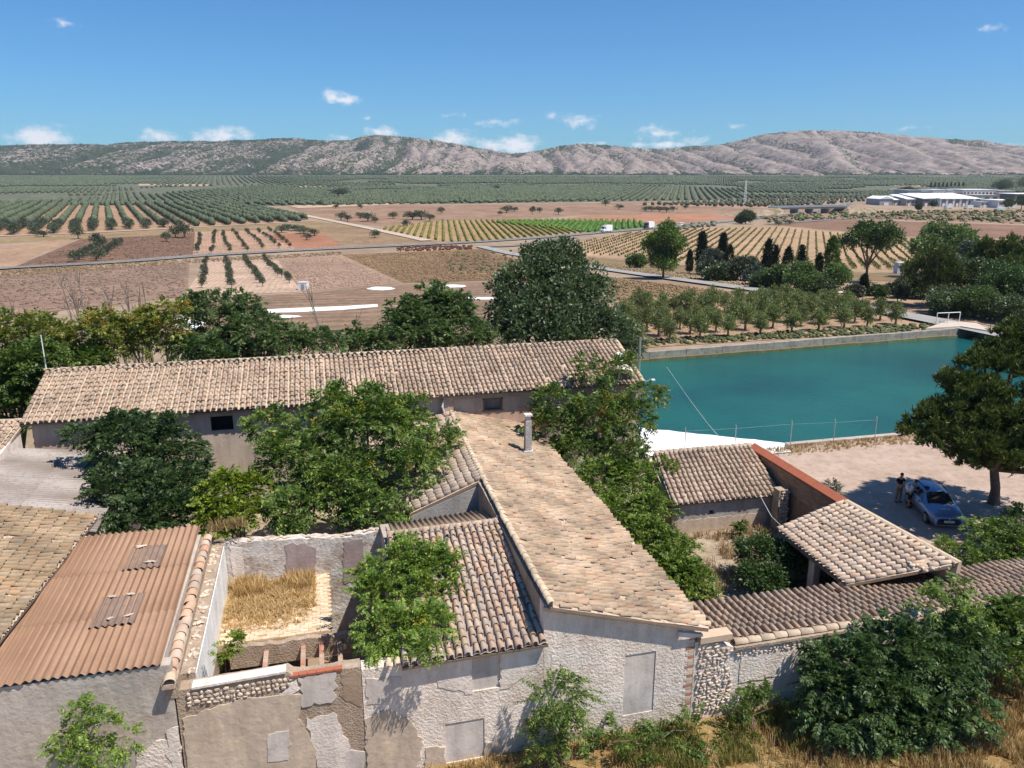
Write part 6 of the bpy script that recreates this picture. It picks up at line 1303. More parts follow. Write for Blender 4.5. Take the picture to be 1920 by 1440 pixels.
lone = [(640, 413, 12, 14), (652, 416, 11, 11), (673, 408, 8, 9), (690, 415, 13, 20), (703, 418, 9, 9), (737, 410, 10, 13), (773, 412, 12, 20), (790, 412, 14, 20), (806, 415, 11, 13), (703, 446, 12, 13), (762, 425, 10, 11), (827, 400, 9, 10), (677, 391, 6, 8), (630, 391, 6, 8), (600, 385, 7, 9), (950, 399, 10, 16), (965, 397, 7, 10), (998, 402, 12, 9), (1012, 399, 8, 9), (1047, 402, 10, 11), (938, 403, 6, 7), (1135, 386, 8, 10), (1160, 393, 8, 12), (1210, 396, 7, 14), (1222, 397, 8, 12), (1236, 397, 8, 12), (1250, 398, 8, 14), (1262, 397, 8, 10), (1285, 392, 6, 8), (147, 448, 20, 16), (182, 460, 18, 18), (313, 453, 14, 13), (329, 445, 17, 15), (346, 446, 22, 20), (638, 368, 12, 24), (930, 357, 8, 8), (82, 444, 10, 18), (1460, 424, 8, 10), (1480, 421, 7, 12), (540, 432, 9, 24), (570, 438, 9, 20), (590, 442, 10, 16), (528, 436, 9, 16), (560, 433, 8, 22), (575, 450, 10, 13)]
kind = ['lone bushy tree on the fallow land', 'tree at the edge of the left fields', 'small tree on the red patch']
lone.sort(); cnt = {}
for i, (px, py, hp, wp) in enumerate(lone):
    red = 520 < px < 600 and py > 425; left = px < 360 and py > 430
    lab, grp = ('small dark tree in the cluster on the red soil patch', 'trees on the red patch') if red else (('bushy tree among the left fields between olive plot and road', 'trees of the left fields') if left else ('lone bushy tree on the fallow land below the groves', 'lone trees of the fallow land'))
    cnt[grp] = cnt.get(grp, 0)+1; lab = lab+', '+nth(cnt[grp]-1)+' from the left'
    p = G(px, py); s = depth(p)/FPX; r = place('olive', p, hp*s*1.15, lab, 'tree', grp, 'field_tree', 1.0); r.scale = (wp*s*1.25, wp*s*1.25, hp*s*1.2)
# scrub along roads and banks
def scrub(name, pix, n, r, m, label, h=1.0, cat='scrub'):
    poly = [(p.x, p.y) for p in world_poly(pix)]; xs = [p[0] for p in poly]; ys = [p[1] for p in poly]
    X = nrs.uniform(min(xs), max(xs), n*6); Y = nrs.uniform(min(ys), max(ys), n*6); k = in_poly(X, Y, poly); X, Y = X[k][:n], Y[k][:n]
    blobs(name, np.stack([X, Y, Tn(Y)+.02], -1), nrs.uniform(.5, 1.3, len(X))*r, m, label, cat, H=nrs.uniform(.6, 1.3, len(X))*r*h)
dry_m = mat('dry_scrub', (.22, .145, .08), .95, island=.35); green_m = mat('green_scrub', (.085, .10, .04), .95, island=.4); rust_m = mat('rust_scrub', (.11, .045, .03), .95, island=.3); straw_m = mat('straw_scrub', (.30, .23, .13), .95, island=.3)
scrub('bank_scrub', [(1420, 408), (1640, 397), (2000, 396), (2000, 420), (1600, 409), (1440, 418)], 420, 1.4, green_m, 'dark scrub dotting the bank below the warehouses')
scrub('bank_weeds', [(1420, 400), (1640, 396), (2000, 394), (2000, 422), (1600, 411), (1440, 418)], 500, 1.0, straw_m, 'pale dry weeds on the bank below the warehouses')
scrub('red_shrubs', [(745, 463), (885, 460), (885, 468), (745, 472)], 190, .5, rust_m, 'dark red shrubs beside the highway')
scrub('field_weeds', [(650, 480), (900, 468), (1010, 500), (985, 522), (760, 530)], 2600, .26, dry_m, 'dry tufts on the rusty scrub field', .9)
scrub('field_greens', [(820, 475), (960, 470), (990, 510), (850, 515)], 160, .5, green_m, 'greenish tufts on the rusty scrub field', .8)
scrub('verge_weeds', [(1000, 484), (1300, 524), (1500, 553), (1690, 588), (1690, 580), (1500, 545), (1300, 515), (1020, 478)], 1500, .24, straw_m, 'straw coloured weeds along the lane', 1.0)
scrub('plot_weeds', [(1020, 505), (1140, 520), (1420, 555), (1300, 556), (1140, 566)], 1500, .26, dry_m, 'brown weeds on the plot beside the lane', 1.1)
scrub('orchard_weeds', [(1180, 640), (1780, 606), (1790, 618), (1185, 652)], 600, .3, green_m, 'weeds along the far bank of the reservoir', 1.0)
scrub('dry_field_weeds', [(-100, 522), (0, 519), (350, 495), (348, 556), (-100, 608)], 1800, .28, mat('brown_weed', (.20, .145, .105), .95, island=.35), 'low brown weeds on the dry field behind the garden trees', .7)
scrub('straw_field_weeds', [(530, 490), (636, 482), (745, 530), (575, 545)], 1300, .25, mat('pink_straw', (.33, .235, .175), .95, island=.3), 'short straw on the pinkish field', .8)
scrub('brown_field_weeds', [(30, 500), (155, 452), (360, 438), (356, 478), (200, 490)], 900, .3, mat('brown_weed_dark', (.15, .10, .07), .95, island=.35), 'dark weeds on the brown ploughed field', .7)
scrub('roadside_weeds', [(0, 508), (360, 486), (640, 472), (640, 478), (360, 494), (0, 520)], 1500, .28, dry_m, 'dry weeds along the near side of the highway', .8)
scrub('highway_bushes', [(1255, 424), (1300, 421), (1340, 419), (1340, 424), (1290, 430), (1255, 430)], 50, 1.4, mat('silver_bush', (.17, .18, .13), .95, island=.3), 'silvery bushes along the highway behind the light green tree', 1.1)

# leafless young trees behind the garden trees
def bare_tree(px, py, hp, label, seed, n=7):
    rs = random.Random(seed); b = at_y(px, py, 56); b.z = 0; top = at_y(px, py-hp, 56).z; r = empty('leafless_tree', b, label, 'tree', 'leafless trees behind the garden trees'); mb = MB()
    for k in range(n):
        a = rs.uniform(-1, 1)*.28; h = top*rs.uniform(.75, 1.0); e = b+Vector((math.tan(a)*h*.8, rs.uniform(-.8, .8), h)); m_ = b.lerp(e, .5)+Vector((rs.uniform(-.25, .25), 0, 0)); mb.tube([b, m_, e], [.09, .06, .03], 5, False)
        for q in range(9):
            s = b.lerp(m_, 1) .lerp(e, rs.uniform(0, .8)); mb.tube([s, s+Vector((rs.uniform(-.7, .7), rs.uniform(-.4, .4), rs.uniform(.6, 1.4)))], [.028, .014], 3, False)
    mb.build('trunk', bark, r)
for i, (px, hp, lab) in enumerate([(160, 105, 'leafless many-stemmed tree above the yellow-green trees'), (235, 95, 'leafless tree right of the many-stemmed one'), (285, 60, 'short leafless tree above the orange tree'), (45, 45, 'thin leafless shoot at the far left'), (520, 65, 'leafless tree in front of the white band'), (632, 55, 'thin leafless tree right of the white band')]):
    bare_tree(px, 590, hp, lab, 400+i, 7 if i < 2 else 4)
# ------------------------------------------------------------------ dry grass
def blades(name, pts, h, m, label, cat='grass', w=.012, lean=.6, seed=5, per=5):
    rs = np.random.RandomState(seed); n = len(pts)*per; b = np.repeat(np.asarray(pts), per, 0)+rs.normal(0, .05, (n, 3))*np.array([1, 1, 0])
    hh = h*rs.uniform(.5, 1.25, (n, 1)); a = rs.uniform(0, 6.28, n); d = np.stack([np.cos(a), np.sin(a), np.zeros(n)], -1); s = np.stack([-np.sin(a), np.cos(a), np.zeros(n)], -1)*w
    up = np.array([0, 0, 1.0]); k = rs.uniform(.1, lean, (n, 1)); mid = b+up*hh*.6+d*hh*k*.35; tip = b+up*hh*.95+d*hh*k
    V = np.stack([b-s, b+s, mid+s*.8, tip+s*.15, tip-s*.15, mid-s*.8], 1).reshape(-1, 3); i = np.arange(n)[:, None]*6
    F = np.concatenate([i+np.array([[0, 1, 2, 5]]), i+np.array([[5, 2, 3, 4]])], 0)
    o = link(name, np_mesh(name, V, F, m)); tag(o, label, cat, kind='stuff'); return o
straw_b = leaf_mat('straw_blade', (.36, .26, .12), (.27, .175, .075), (.48, .38, .20), trans=.25, gloss=.05, nscale=1.5)
green_b = leaf_mat('green_blade', (.15, .17, .045), (.22, .20, .06), (.28, .26, .09), trans=.3, gloss=.05)
def uv_pts(n, u0, u1, v0, v1, z, seed, keep=None):
    rs = np.random.RandomState(seed); u = rs.uniform(u0, u1, n); v = rs.uniform(v0, v1, n); k = fbm(u/1.2, v/1.2, 3, seed) > .42 if keep is None else keep(u, v, rs)
    u, v = u[k], v[k]; return np.stack([u*E1[0]+v*E2[0], FY0+u*E1[1]+v*E2[1], np.full(len(u), z)], -1)
ruin_b = leaf_mat('golden_blade', (.50, .37, .19), (.40, .28, .13), (.60, .47, .26), trans=.35, gloss=.05, nscale=1.5)
blades('ruin_straw', uv_pts(3200, -9.35, -6.1, 4.7, 8.45, 2.71, 3, lambda u, v, rs: rs.uniform(0, 1, len(u)) < np.clip((v-4.7)*.55, .05, 1)*np.clip((fbm(u/.8, v/.8, 2, 5)-.12)*2.2, .12, 1)), .20, ruin_b, 'golden dry grass on the floor of the ruin', seed=6, lean=1.5)
blades('ruin_straw', uv_pts(500, -9.35, -6.1, 7.4, 8.45, 2.71, 4, lambda u, v, rs: (np.abs(u+8.6) < .6) | (np.abs(u+6.7) < .5)), .5, ruin_b, 'taller dry grass tufts at the back wall of the ruin', seed=7)
blades('bank_straw', uv_pts(15000, 3, 22, -7.5, -.8, .01, 8, lambda u, v, rs: (rs.uniform(0, 1, len(u)) < np.clip((u-6)/7, .12, 1)) & (fbm(u/.9, v/.9, 3, 8) > .38)), .40, straw_b, 'dry straw on the bank below the big bush', seed=9, per=4)
blades('bank_straw', uv_pts(4500, -14, 6, -3.0, -.15, .01, 12), .26, straw_b, 'short dry grass along the foot of the wall', seed=13, per=4)
blades('bank_grass', uv_pts(3000, 3, 15, -2.4, -.2, .01, 10), .42, green_b, 'greenish grass among the front shrubs', seed=11, per=4)
blades('court_weeds', uv_pts(2600, 7.5, 17.5, 3.6, 13.2, .01, 14), .34, leaf_mat('weed_blade', (.36, .25, .15), (.28, .20, .12), (.26, .24, .10), trans=.25, gloss=.05), 'brown dry weeds in the small courtyard', seed=15, per=5, w=.016)
blades('kerb_weeds', uv_pts(1300, 24, 45, 22.6, 24.3, .01, 16, lambda u, v, rs: rs.uniform(0, 1, len(u)) < np.clip((v-22.4)*.6, 0, 1)), .22, straw_b, 'dry weeds along the near kerb of the reservoir', seed=17, per=5, w=.016)
# weeds rooted on the corrugated roof edge and on roof valleys
blades('roof_weeds', uv_pts(70, -9.9, -8.6, 8.3, 8.9, 5.2, 18, lambda u, v, rs: u < 99), .35, straw_b, 'dry weeds on the far edge of the red corrugated roof', seed=19, per=6)

# ------------------------------------------------------------------ small things of the place
steel = mat('galvanised_steel', (.42, .43, .44), .5, metal=.6, spec=.5)
white_p = mat('white_paint', (.80, .80, .78), .6)
def rod(name, pts, r, m, label, cat, group=None, n=8):
    b = Vector(pts[0]); root = None
    o = MB().tube(pts, r, n).build(name, m); tag(o, label, cat, group); return o
rod('antenna_mast', [W(-20.05, 25.6, 7.9), W(-20.05, 25.6, 10.0)], [.035, .025], white_p, 'thin white mast standing on the left end of the long roof', 'mast')
lp = empty('street_lamp', W(14.35, 23.9), 'lamp post with a lamp head at the gable by the water', 'lamp')
MB().tube([W(14.35, 23.9, 0), W(14.35, 23.9, 8.5)], [.09, .06], 10).build('post', steel, lp)
al = empty('wall_lamp', W(13.7, 21.9, 6.1), 'small lamp on a bracket at the roof corner by the water', 'lamp')
MB().tube([W(13.5, 22.0, 6.0), W(13.9, 21.85, 6.16), W(14.2, 21.8, 6.24)], .025, 6).build('bracket', steel, al)
hd = MB(); c = W(14.33, 21.8, 6.25); hd.box(c, (.34, .16, .09), TH); hd.tube([c+Vector((-.1, 0, -.05)), c+Vector((-.1, 0, -.10))], [.07, .05], 8); hd.build('lamp_head', white_p, al)
posts = [(1283, 853, 46), (1377, 846, 44), (1481, 840, 46), (1562, 831, 40), (1639, 830, 44)]
pn = ['first fence post on the white liner', 'second fence post on the white liner', 'fence post at the corner of liner and kerb', 'fence post on the weedy kerb', 'fence post on the kerb next to the pine']
tops = []
for (px, py, hp), lab in zip(posts, pn):
    b = G(px, py); h = hp*depth(b)/FPX/.93; r = empty('fence_post', b, lab, 'post', 'posts along the near side of the reservoir')
    MB().tube([b-Vector((0, 0, .2)), b+Vector((0, 0, h))], .028, 7).build('tube', steel, r); MB().tube([b+Vector((0, 0, h)), b+Vector((.0, .12, h+.14))], .018, 5).build('wire_arm', steel, r); tops.append((b, h))
for k, f in enumerate((.95,)):
    o = MB()
    for (a, ha), (b, hb) in zip(tops, tops[1:]): o.tube([a+Vector((0, 0, ha*f)), b+Vector((0, 0, hb*f))], .0025, 3, False)
    o = o.build('fence_wire', steel); tag(o, 'thin wire strung along the reservoir fence posts', 'wire')
rod('float_line', [at_z(1250, 688, -.71), at_z(1290, 745, -.71), at_z(1325, 792, -.71), at_z(1368, 842, .1)], .011, white_p, 'pale line lying across the reservoir water', 'rope')
# frame by the far corner of the reservoir
fr = empty('pipe_frame', G(1775, 614), 'pipe frame standing at the far corner of the reservoir', 'frame'); a, b = G(1754, 613), G(1797, 611); h = 1.75
for p in (a, b, a.lerp(b, .5)): MB().tube([p-Vector((0, 0, .1)), p+Vector((0, 0, h))], .05, 6).build('post', white_p, fr)
MB().tube([a+Vector((0, 0, h)), b+Vector((0, 0, h))], .05, 6).build('rail', white_p, fr)
q = [at_z(1735, 622, 0), at_z(1800, 618, 0), at_z(1862, 628, 0), at_z(1830, 612, 0), at_z(1775, 608, 0)]
o = MB().prism([v+Vector((0, 0, .02)) for v in q], (0, 0, .42)).build('concrete_apron', mat('pale_concrete', (.55, .47, .40), .9, col2=(.48, .41, .34), vscale=.8)); tag(o, 'pale concrete apron at the far corner of the reservoir', 'apron')
# white hut and garden shed
def hut(px, py, wp, hp, label, wall_m, name='field_hut', d=1.0):
    b = G(px, py); s = depth(b)/FPX; w, h = wp*s, hp*s/.97; r = empty(name, b, label, 'hut')
    MB().box(b+Vector((0, w*d/2, h*.45)), (w, w*d, h*.9)).build('wall', wall_m, r); MB().box(b+Vector((0, w*d/2, h*.95)), (w*1.03, w*d*1.03, h*.1)).build('roof', mat('hut_roof', (.55, .53, .50), .8), r)
    dr = MB().box(b+Vector((w*.05, -.02, h*.40)), (w*.34, .04, h*.74)).build('door', steel, r); MB().box(b+Vector((w*.16, -.06, h*.40)), (.03, .05, .12)).build('handle', dark_m, dr)
hut(567, 544, 17, 14, 'small white field hut at the corner of the sandy plot', white_p)
hut(1690, 513, 16, 20, 'pale little shed behind the garden trees', mat('shed_blue', (.50, .55, .60), .8), 'garden_shed')
hut(758, 424, 7, 6, 'tiny brick hut at the edge of the far vineyard', brick_m)

# ------------------------------------------------------------------ overpass, warehouses, mast, vehicles on the highway
concrete = mat('bridge_concrete', (.36, .34, .31), .9, col2=(.30, .28, .26), vscale=.3)
def overpass():
    a, b = G(1452, 402), G(1578, 399); s = depth(a)/FPX; r = empty('overpass', a.lerp(b, .5), 'low concrete road bridge crossing the highway', 'bridge'); z = 12.5*s; d = (b-a).normalized(); n = Vector((-d.y, d.x, 0))
    def slab(p, q, w, z0, z1, nm, m): MB().hexa([v+Vector((0, 0, z0)) for v in (p-n*w, q-n*w, q+n*w, p+n*w)]+[v+Vector((0, 0, z1)) for v in (p-n*w, q-n*w, q+n*w, p+n*w)]).build(nm, m, r)
    p, q = a-d*2, b+d*2; slab(p, q, 4.2, z-1.1, z, 'deck', mat('deck_dark', (.12, .115, .11), .9))
    for e in (-4.1, 4.1):
        slab(p+n*e, q+n*e, .08, z+.35, z+1.0, 'guard_rail', steel); slab(p+n*e, q+n*e, .25, z, z+.3, 'parapet', concrete)
    for t in (.28, .5, .74): c = a.lerp(b, t); slab(c-d*.6, c+d*.6, 3.2, -.5, z-1.1, 'pier', concrete)
    emb = mat('embankment_earth', (.36, .265, .19), .95, col2=(.27, .20, .13), vscale=.15, col3=(.15, .13, .07), spot_scale=.4)
    for (e, sgn, ln) in ((a, -1, 42), (b, 1, 62)):
        e2 = e+d*sgn*ln; V = [e+n*-4.5+Vector((0, 0, z-.1)), e+n*4.5+Vector((0, 0, z-.1)), e2+n*4.5+Vector((0, 0, .03)), e2-n*4.5+Vector((0, 0, .03)), e-n*12-d*sgn*5, e+n*12-d*sgn*5, e2+n*12, e2-n*12]
        o = M('embankment', V, [(0, 1, 2, 3), (4, 0, 3, 7), (1, 5, 6, 2), (0, 4, 5, 1)], emb); tag(o, 'earth embankment carrying the road '+('west' if sgn < 0 else 'east')+' of the bridge' if False else ('earth embankment at the vineyard end of the bridge' if sgn < 0 else 'earth embankment at the warehouse end of the bridge'), 'embankment', kind='structure')
overpass()
def hall(px0, px1, py_b, py_t, label, wall_m, roof_m, deep=18, gable=0.0, panels=0, panel_m=None, windows=0, doors=0, y_off=0.0, name='warehouse', slope=.0):
    a, b = G(px0, py_b), G(px1, py_b); y = (a.y+b.y)/2+y_off; f_ = y/((a.y+b.y)/2); a = Vector((a.x*f_, y, T(y))); b = Vector((b.x*f_, y, T(y))); h = at_y((px0+px1)/2, py_t, y).z-T(y); w = (b.x-a.x); r = empty(name, a.lerp(b, .5), label, 'warehouse')
    c = a.lerp(b, .5); MB().box(c+Vector((0, deep/2, h/2-.3)), (w, deep, h+.6)).build('wall', wall_m, r)
    rf = MB()
    if gable: rf.prism([a+Vector((-.3, -.4, h)), b+Vector((.3, -.4, h)), c+Vector((0, -.4, h+gable))], (0, deep+.8, 0))
    else: rf.hexa([c+Vector(q) for q in [(-w/2-.3, -.4, h), (w/2+.3, -.4, h), (w/2+.3, deep+.4, h+slope), (-w/2-.3, deep+.4, h+slope), (-w/2-.3, -.4, h+.35), (w/2+.3, -.4, h+.35), (w/2+.3, deep+.4, h+.4+slope), (-w/2-.3, deep+.4, h+.4+slope)]])
    rf.build('roof', roof_m, r)
    for k in range(panels): x = a.x+w*(k+.5)/panels; MB().box((x, y-.12, T(y)+h*.48), (w/panels*.62, .2, h*.92)).build('wall_panel', panel_m, r)
    for k in range(doors): x = a.x+w*(k+.5)/doors; MB().box((x, y-.28, T(y)+h*.22), (w/max(doors, 1)*.38, .12, h*.44)).build('door', white_p, r)
    for k in range(windows):
        x = a.x+w*(k+.5)/windows; wd = MB().box((x, y-.1, T(y)+h*.62), (w/windows*.55, .18, h*.22)).build('window', mat('dark_glass', (.05, .06, .07), .2) if 'dark_glass' not in MATS else MATS['dark_glass'], r)
    return r
w_white = mat('white_sheet', (.74, .74, .73), .7, col2=(.66, .66, .65), vscale=.1); w_grey = mat('grey_sheet', (.34, .35, .37), .7, col2=(.29, .30, .32), vscale=.1); w_blue = mat('blue_grey_sheet', (.30, .34, .40), .7); w_brown = mat('brown_panel', (.135, .115, .115), .8); w_pink = mat('pink_wall', (.56, .40, .31), .85); r_white = mat('white_roof', (.82, .82, .81), .6); r_grey = mat('grey_roof', (.40, .39, .38), .8); w_tan = mat('tan_wall', (.47, .42, .37), .85)
hall(1649, 1673, 385, 373, 'small gabled grey shed at the near end of the warehouses', w_grey, r_white, 26, 2.2, doors=1)
hall(1674, 1699, 385, 375, 'low pink walled shed with white roof', w_pink, r_white, 22, slope=2.5, windows=3, doors=2)
hall(1699, 1728, 386, 374, 'pale low hall beside the brown panelled warehouse', w_tan, r_white, 30, slope=3, doors=3, windows=4)
hall(1729, 1742, 387, 373, 'narrow brown bay of the panelled warehouse', w_brown, r_white, 40, doors=1, slope=3)
hall(1742, 1762, 387, 372.5, 'blue-grey office block in front of the brown warehouse', w_blue, r_white, 40, windows=4, doors=1, slope=3)
hall(1762, 1838, 387.5, 373, 'big warehouse with brown panels and white pilasters', w_white, r_white, 42, panels=6, panel_m=w_brown, slope=3.2, doors=6)
hall(1838, 1870, 389, 379, 'low white annex right of the brown panelled warehouse', w_white, r_grey, 20, windows=4, doors=2)
hall(1870, 1906, 390, 376, 'white flat-roofed block at the right end of the warehouses', w_white, r_white, 24, windows=3, doors=1)
hall(1700, 1724, 379, 357, 'blue-grey tall hall behind the pale low hall', w_blue, r_grey, 30, y_off=60)
hall(1724, 1746, 379, 359, 'grey rear hall between two taller ones', w_grey, r_grey, 30, y_off=60, windows=2)
hall(1746, 1772, 379, 356, 'tall white hall with windows behind the office block', w_white, r_white, 30, y_off=60, windows=4)
hall(1773, 1785, 379, 356.5, 'white square tower of the warehouse estate', w_white, r_white, 14, y_off=60, doors=1)
hall(1785, 1803, 379, 361, 'brown rear hall beside the white tower', w_brown, r_grey, 24, y_off=60, windows=2)
hall(1803, 1866, 378, 356, 'long white rear hall with a row of small windows', w_white, r_white, 34, y_off=75, windows=9)
hall(1826, 1872, 382, 366, 'grey roofed middle hall behind the white annex', w_tan, r_grey, 30, y_off=30, windows=3)
hall(1872, 1900, 378, 358, 'tan rear hall at the right end', w_tan, r_grey, 30, y_off=70, windows=3)
hall(1900, 1990, 384, 364, 'dark hall cut by the right edge of view', w_brown, r_white, 30, y_off=40, windows=4)
for i, (px, py, hp, wp, lab) in enumerate([(1748, 390, 14, 13, 'dark tree in front of the blue-grey office block'), (1722, 396, 14, 8, 'thin dark tree before the pale low hall'), (1890, 392, 19, 22, 'dark tree in front of the white flat-roofed block'), (1915, 392, 26, 24, 'tall dark tree at the right end of the warehouses'), (1700, 366, 12, 30, 'dark tree mass behind the blue-grey tall hall'), (1880, 356, 14, 40, 'dark wood behind the tan rear hall'), (1930, 354, 16, 50, 'dark wood at the right edge behind the estate')]):
    stand(px, py, hp, wp, 'b', lab, 300+i, L_dark, name='estate_tree')
for i in range(9):
    stand(1745+i*7.5, 352, 9, 5, 'cypress', 'small cypress in the far row behind the warehouses, %s from the left' % nth(i), 320+i, group='far cypress row')
# lattice mast
def mast():
    b = G(1396, 383); s = depth(b)/FPX; h = 44*s; r = empty('lattice_mast', b, 'pale lattice mast standing in front of the groves', 'mast')
    for k in range(4):
        x, y = (-1, 1, 1, -1)[k], (-1, -1, 1, 1)[k]; MB().tube([b+Vector((x*.9, y*.9, 0)), b+Vector((x*.35, y*.35, h))], .14, 4).build('leg', white_p, r)
    br = MB()
    for j in range(10):
        z0, z1 = h*j/10, h*(j+1)/10; w0, w1 = .9-.55*j/10, .9-.55*(j+1)/10
        for k in range(4):
            c = [(-1, -1), (1, -1), (1, 1), (-1, 1)]; p, q = c[k], c[(k+1) % 4]; br.tube([b+Vector((p[0]*w0, p[1]*w0, z0)), b+Vector((q[0]*w1, q[1]*w1, z1))], .07, 3, False)
    br.build('bracing', white_p, r); MB().box(b+Vector((0, 0, .6)), (3, 3, 1.2)).build('base', white_p, r)
mast()
tyre_m = mat('tyre_rubber', (.025, .025, .026), .9); glass_m = mat('vehicle_glass', (.02, .024, .028), .08, spec=.6); rim_m = mat('wheel_rim', (.45, .46, .47), .35, metal=.8)
def road_heading(p):
    i = min(range(len(rp)-1), key=lambda k: (rp[k]-p).length); return (rp[i+1]-rp[i]).normalized(), rp[i]
def van(px, L, Hh, label, body_m, box_m, cat='van', name='box_van', cab=.28, lane=-1.6, side=-1):
    i = min(range(len(rp)), key=lambda k: abs(px_of(rp[k])[0]-px)); d = (rp[min(i+1, len(rp)-1)]-rp[max(0, i-1)]).normalized(); n = Vector((-d.y, d.x, 0)); b = rp[i]+n*lane; b.z = T(b.y)+.34; f = d*side
    r = empty(name, b, label, cat); r_ = math.atan2(f.y, f.x); m = Matrix.Translation(b) @ Matrix.Rotation(r_, 4, 'Z')
    def bx(c, s, nm, mm): return MB().box(None, s, M4=m @ Matrix.Translation(c)).build(nm, mm, r)
    if box_m: bx((-L*cab/2, 0, .55+(Hh-.55)/2), (L*(1-cab), 2.1, Hh-.55), 'cargo_box', box_m)
    cx = L/2-L*cab/2; hh = Hh*.82 if box_m else Hh
    prof = [(-L*cab/2, .4), (L*cab/2, .4), (L*cab/2, hh*.5), (L*cab*.25, hh*.58), (-L*cab*.05, hh), (-L*cab/2, hh)]
    MB().prism([m @ Vector((cx+x, -.95, z)) for x, z in prof], (m.to_3x3() @ Vector((0, 1.9, 0)))).build('cab', body_m, r)
    MB().add([m @ Vector(v) for v in [(cx+L*cab*.26, -.8, hh*.62), (cx+L*cab*.26, .8, hh*.62), (cx+L*cab*.0, .8, hh*.97), (cx+L*cab*.0, -.8, hh*.97)]], [(0, 1, 2, 3)]).build('windscreen', glass_m, r)
    for s in (-1, 1): bx((cx-L*cab*.15, s*.96, hh*.76), (L*cab*.45, .02, hh*.24), 'side_window', glass_m)
    for x in (L/2-L*.16, -L/2+L*.2):
        for s in (-1, 1):
            w = MB().tube([m @ Vector((x, s*.80, .38)), m @ Vector((x, s*.99, .38))], .38, 14).build('wheel', tyre_m, r); MB().tube([m @ Vector((x, s*.99, .38)), m @ Vector((x, s*1.005, .38))], .22, 10).build('rim', rim_m, w)
    return r
van(1131, 6.2, 3.0, 'white box van on the highway beside the green crop', white_p, white_p)
van(1207, 6.2, 3.1, 'box van with dark cab following on the highway', mat('dark_paint', (.05, .06, .08), .4), white_p)
van(1272, 4.4, 1.5, 'white car on the highway behind the light green tree', white_p, None, 'car', 'highway_car', cab=.98)
for i, (px, py, lab) in enumerate([(1777, 391, 'white parked truck in front of the big warehouse'), (1815, 392, 'small white truck at the right doors of the big warehouse'), (1873, 397, 'white vehicle parked below the flat-roofed block')]):
    b = G(px, py); r = empty('parked_truck', b, lab, 'truck'); MB().box(b+Vector((1, 0, 1.7)), (4.4, 2.2, 2.4)).build('cargo_box', white_p, r); MB().box(b+Vector((-2.1, 0, 1.35)), (1.6, 2.0, 1.7)).build('cab', white_p, r); MB().box(b+Vector((-2.4, -1.02, 1.7)), (.8, .06, .6)).build('side_window', glass_m, r)
    for x in (-2.1, 1.9):
        for s in (-1, 1): MB().tube([b+Vector((x, s*.8, .45)), b+Vector((x, s*1.08, .45))], .45, 12).build('wheel', tyre_m, r)
gr = empty('guard_rail', rp[0], 'steel guard rail along the highway before the bridge', 'guard rail'); gr.location = Vector((0, 0, 0))
seg = [p for p in rp if 1385 < px_of(p)[0] < 1500]
if len(seg) > 2:
    gr.location = seg[0]; q = []
    for i, p in enumerate(seg):
        d = (seg[min(i+1, len(seg)-1)]-seg[max(0, i-1)]).normalized(); n = Vector((d.y, -d.x, 0)); e = p+n*4.2; e.z = T(e.y)+.3; q.append(e)
    V = []; F = []
    for e in q: V += [e+Vector((0, 0, .5)), e+Vector((0, 0, .95))]
    for i in range(len(q)-1): F.append((2*i, 2*i+2, 2*i+3, 2*i+1))
    M('rail', V, F, steel, gr)
    for e in q[::1]: MB().box(e+Vector((0, .06, .4)), (.1, .08, .9)).build('post', steel, gr)

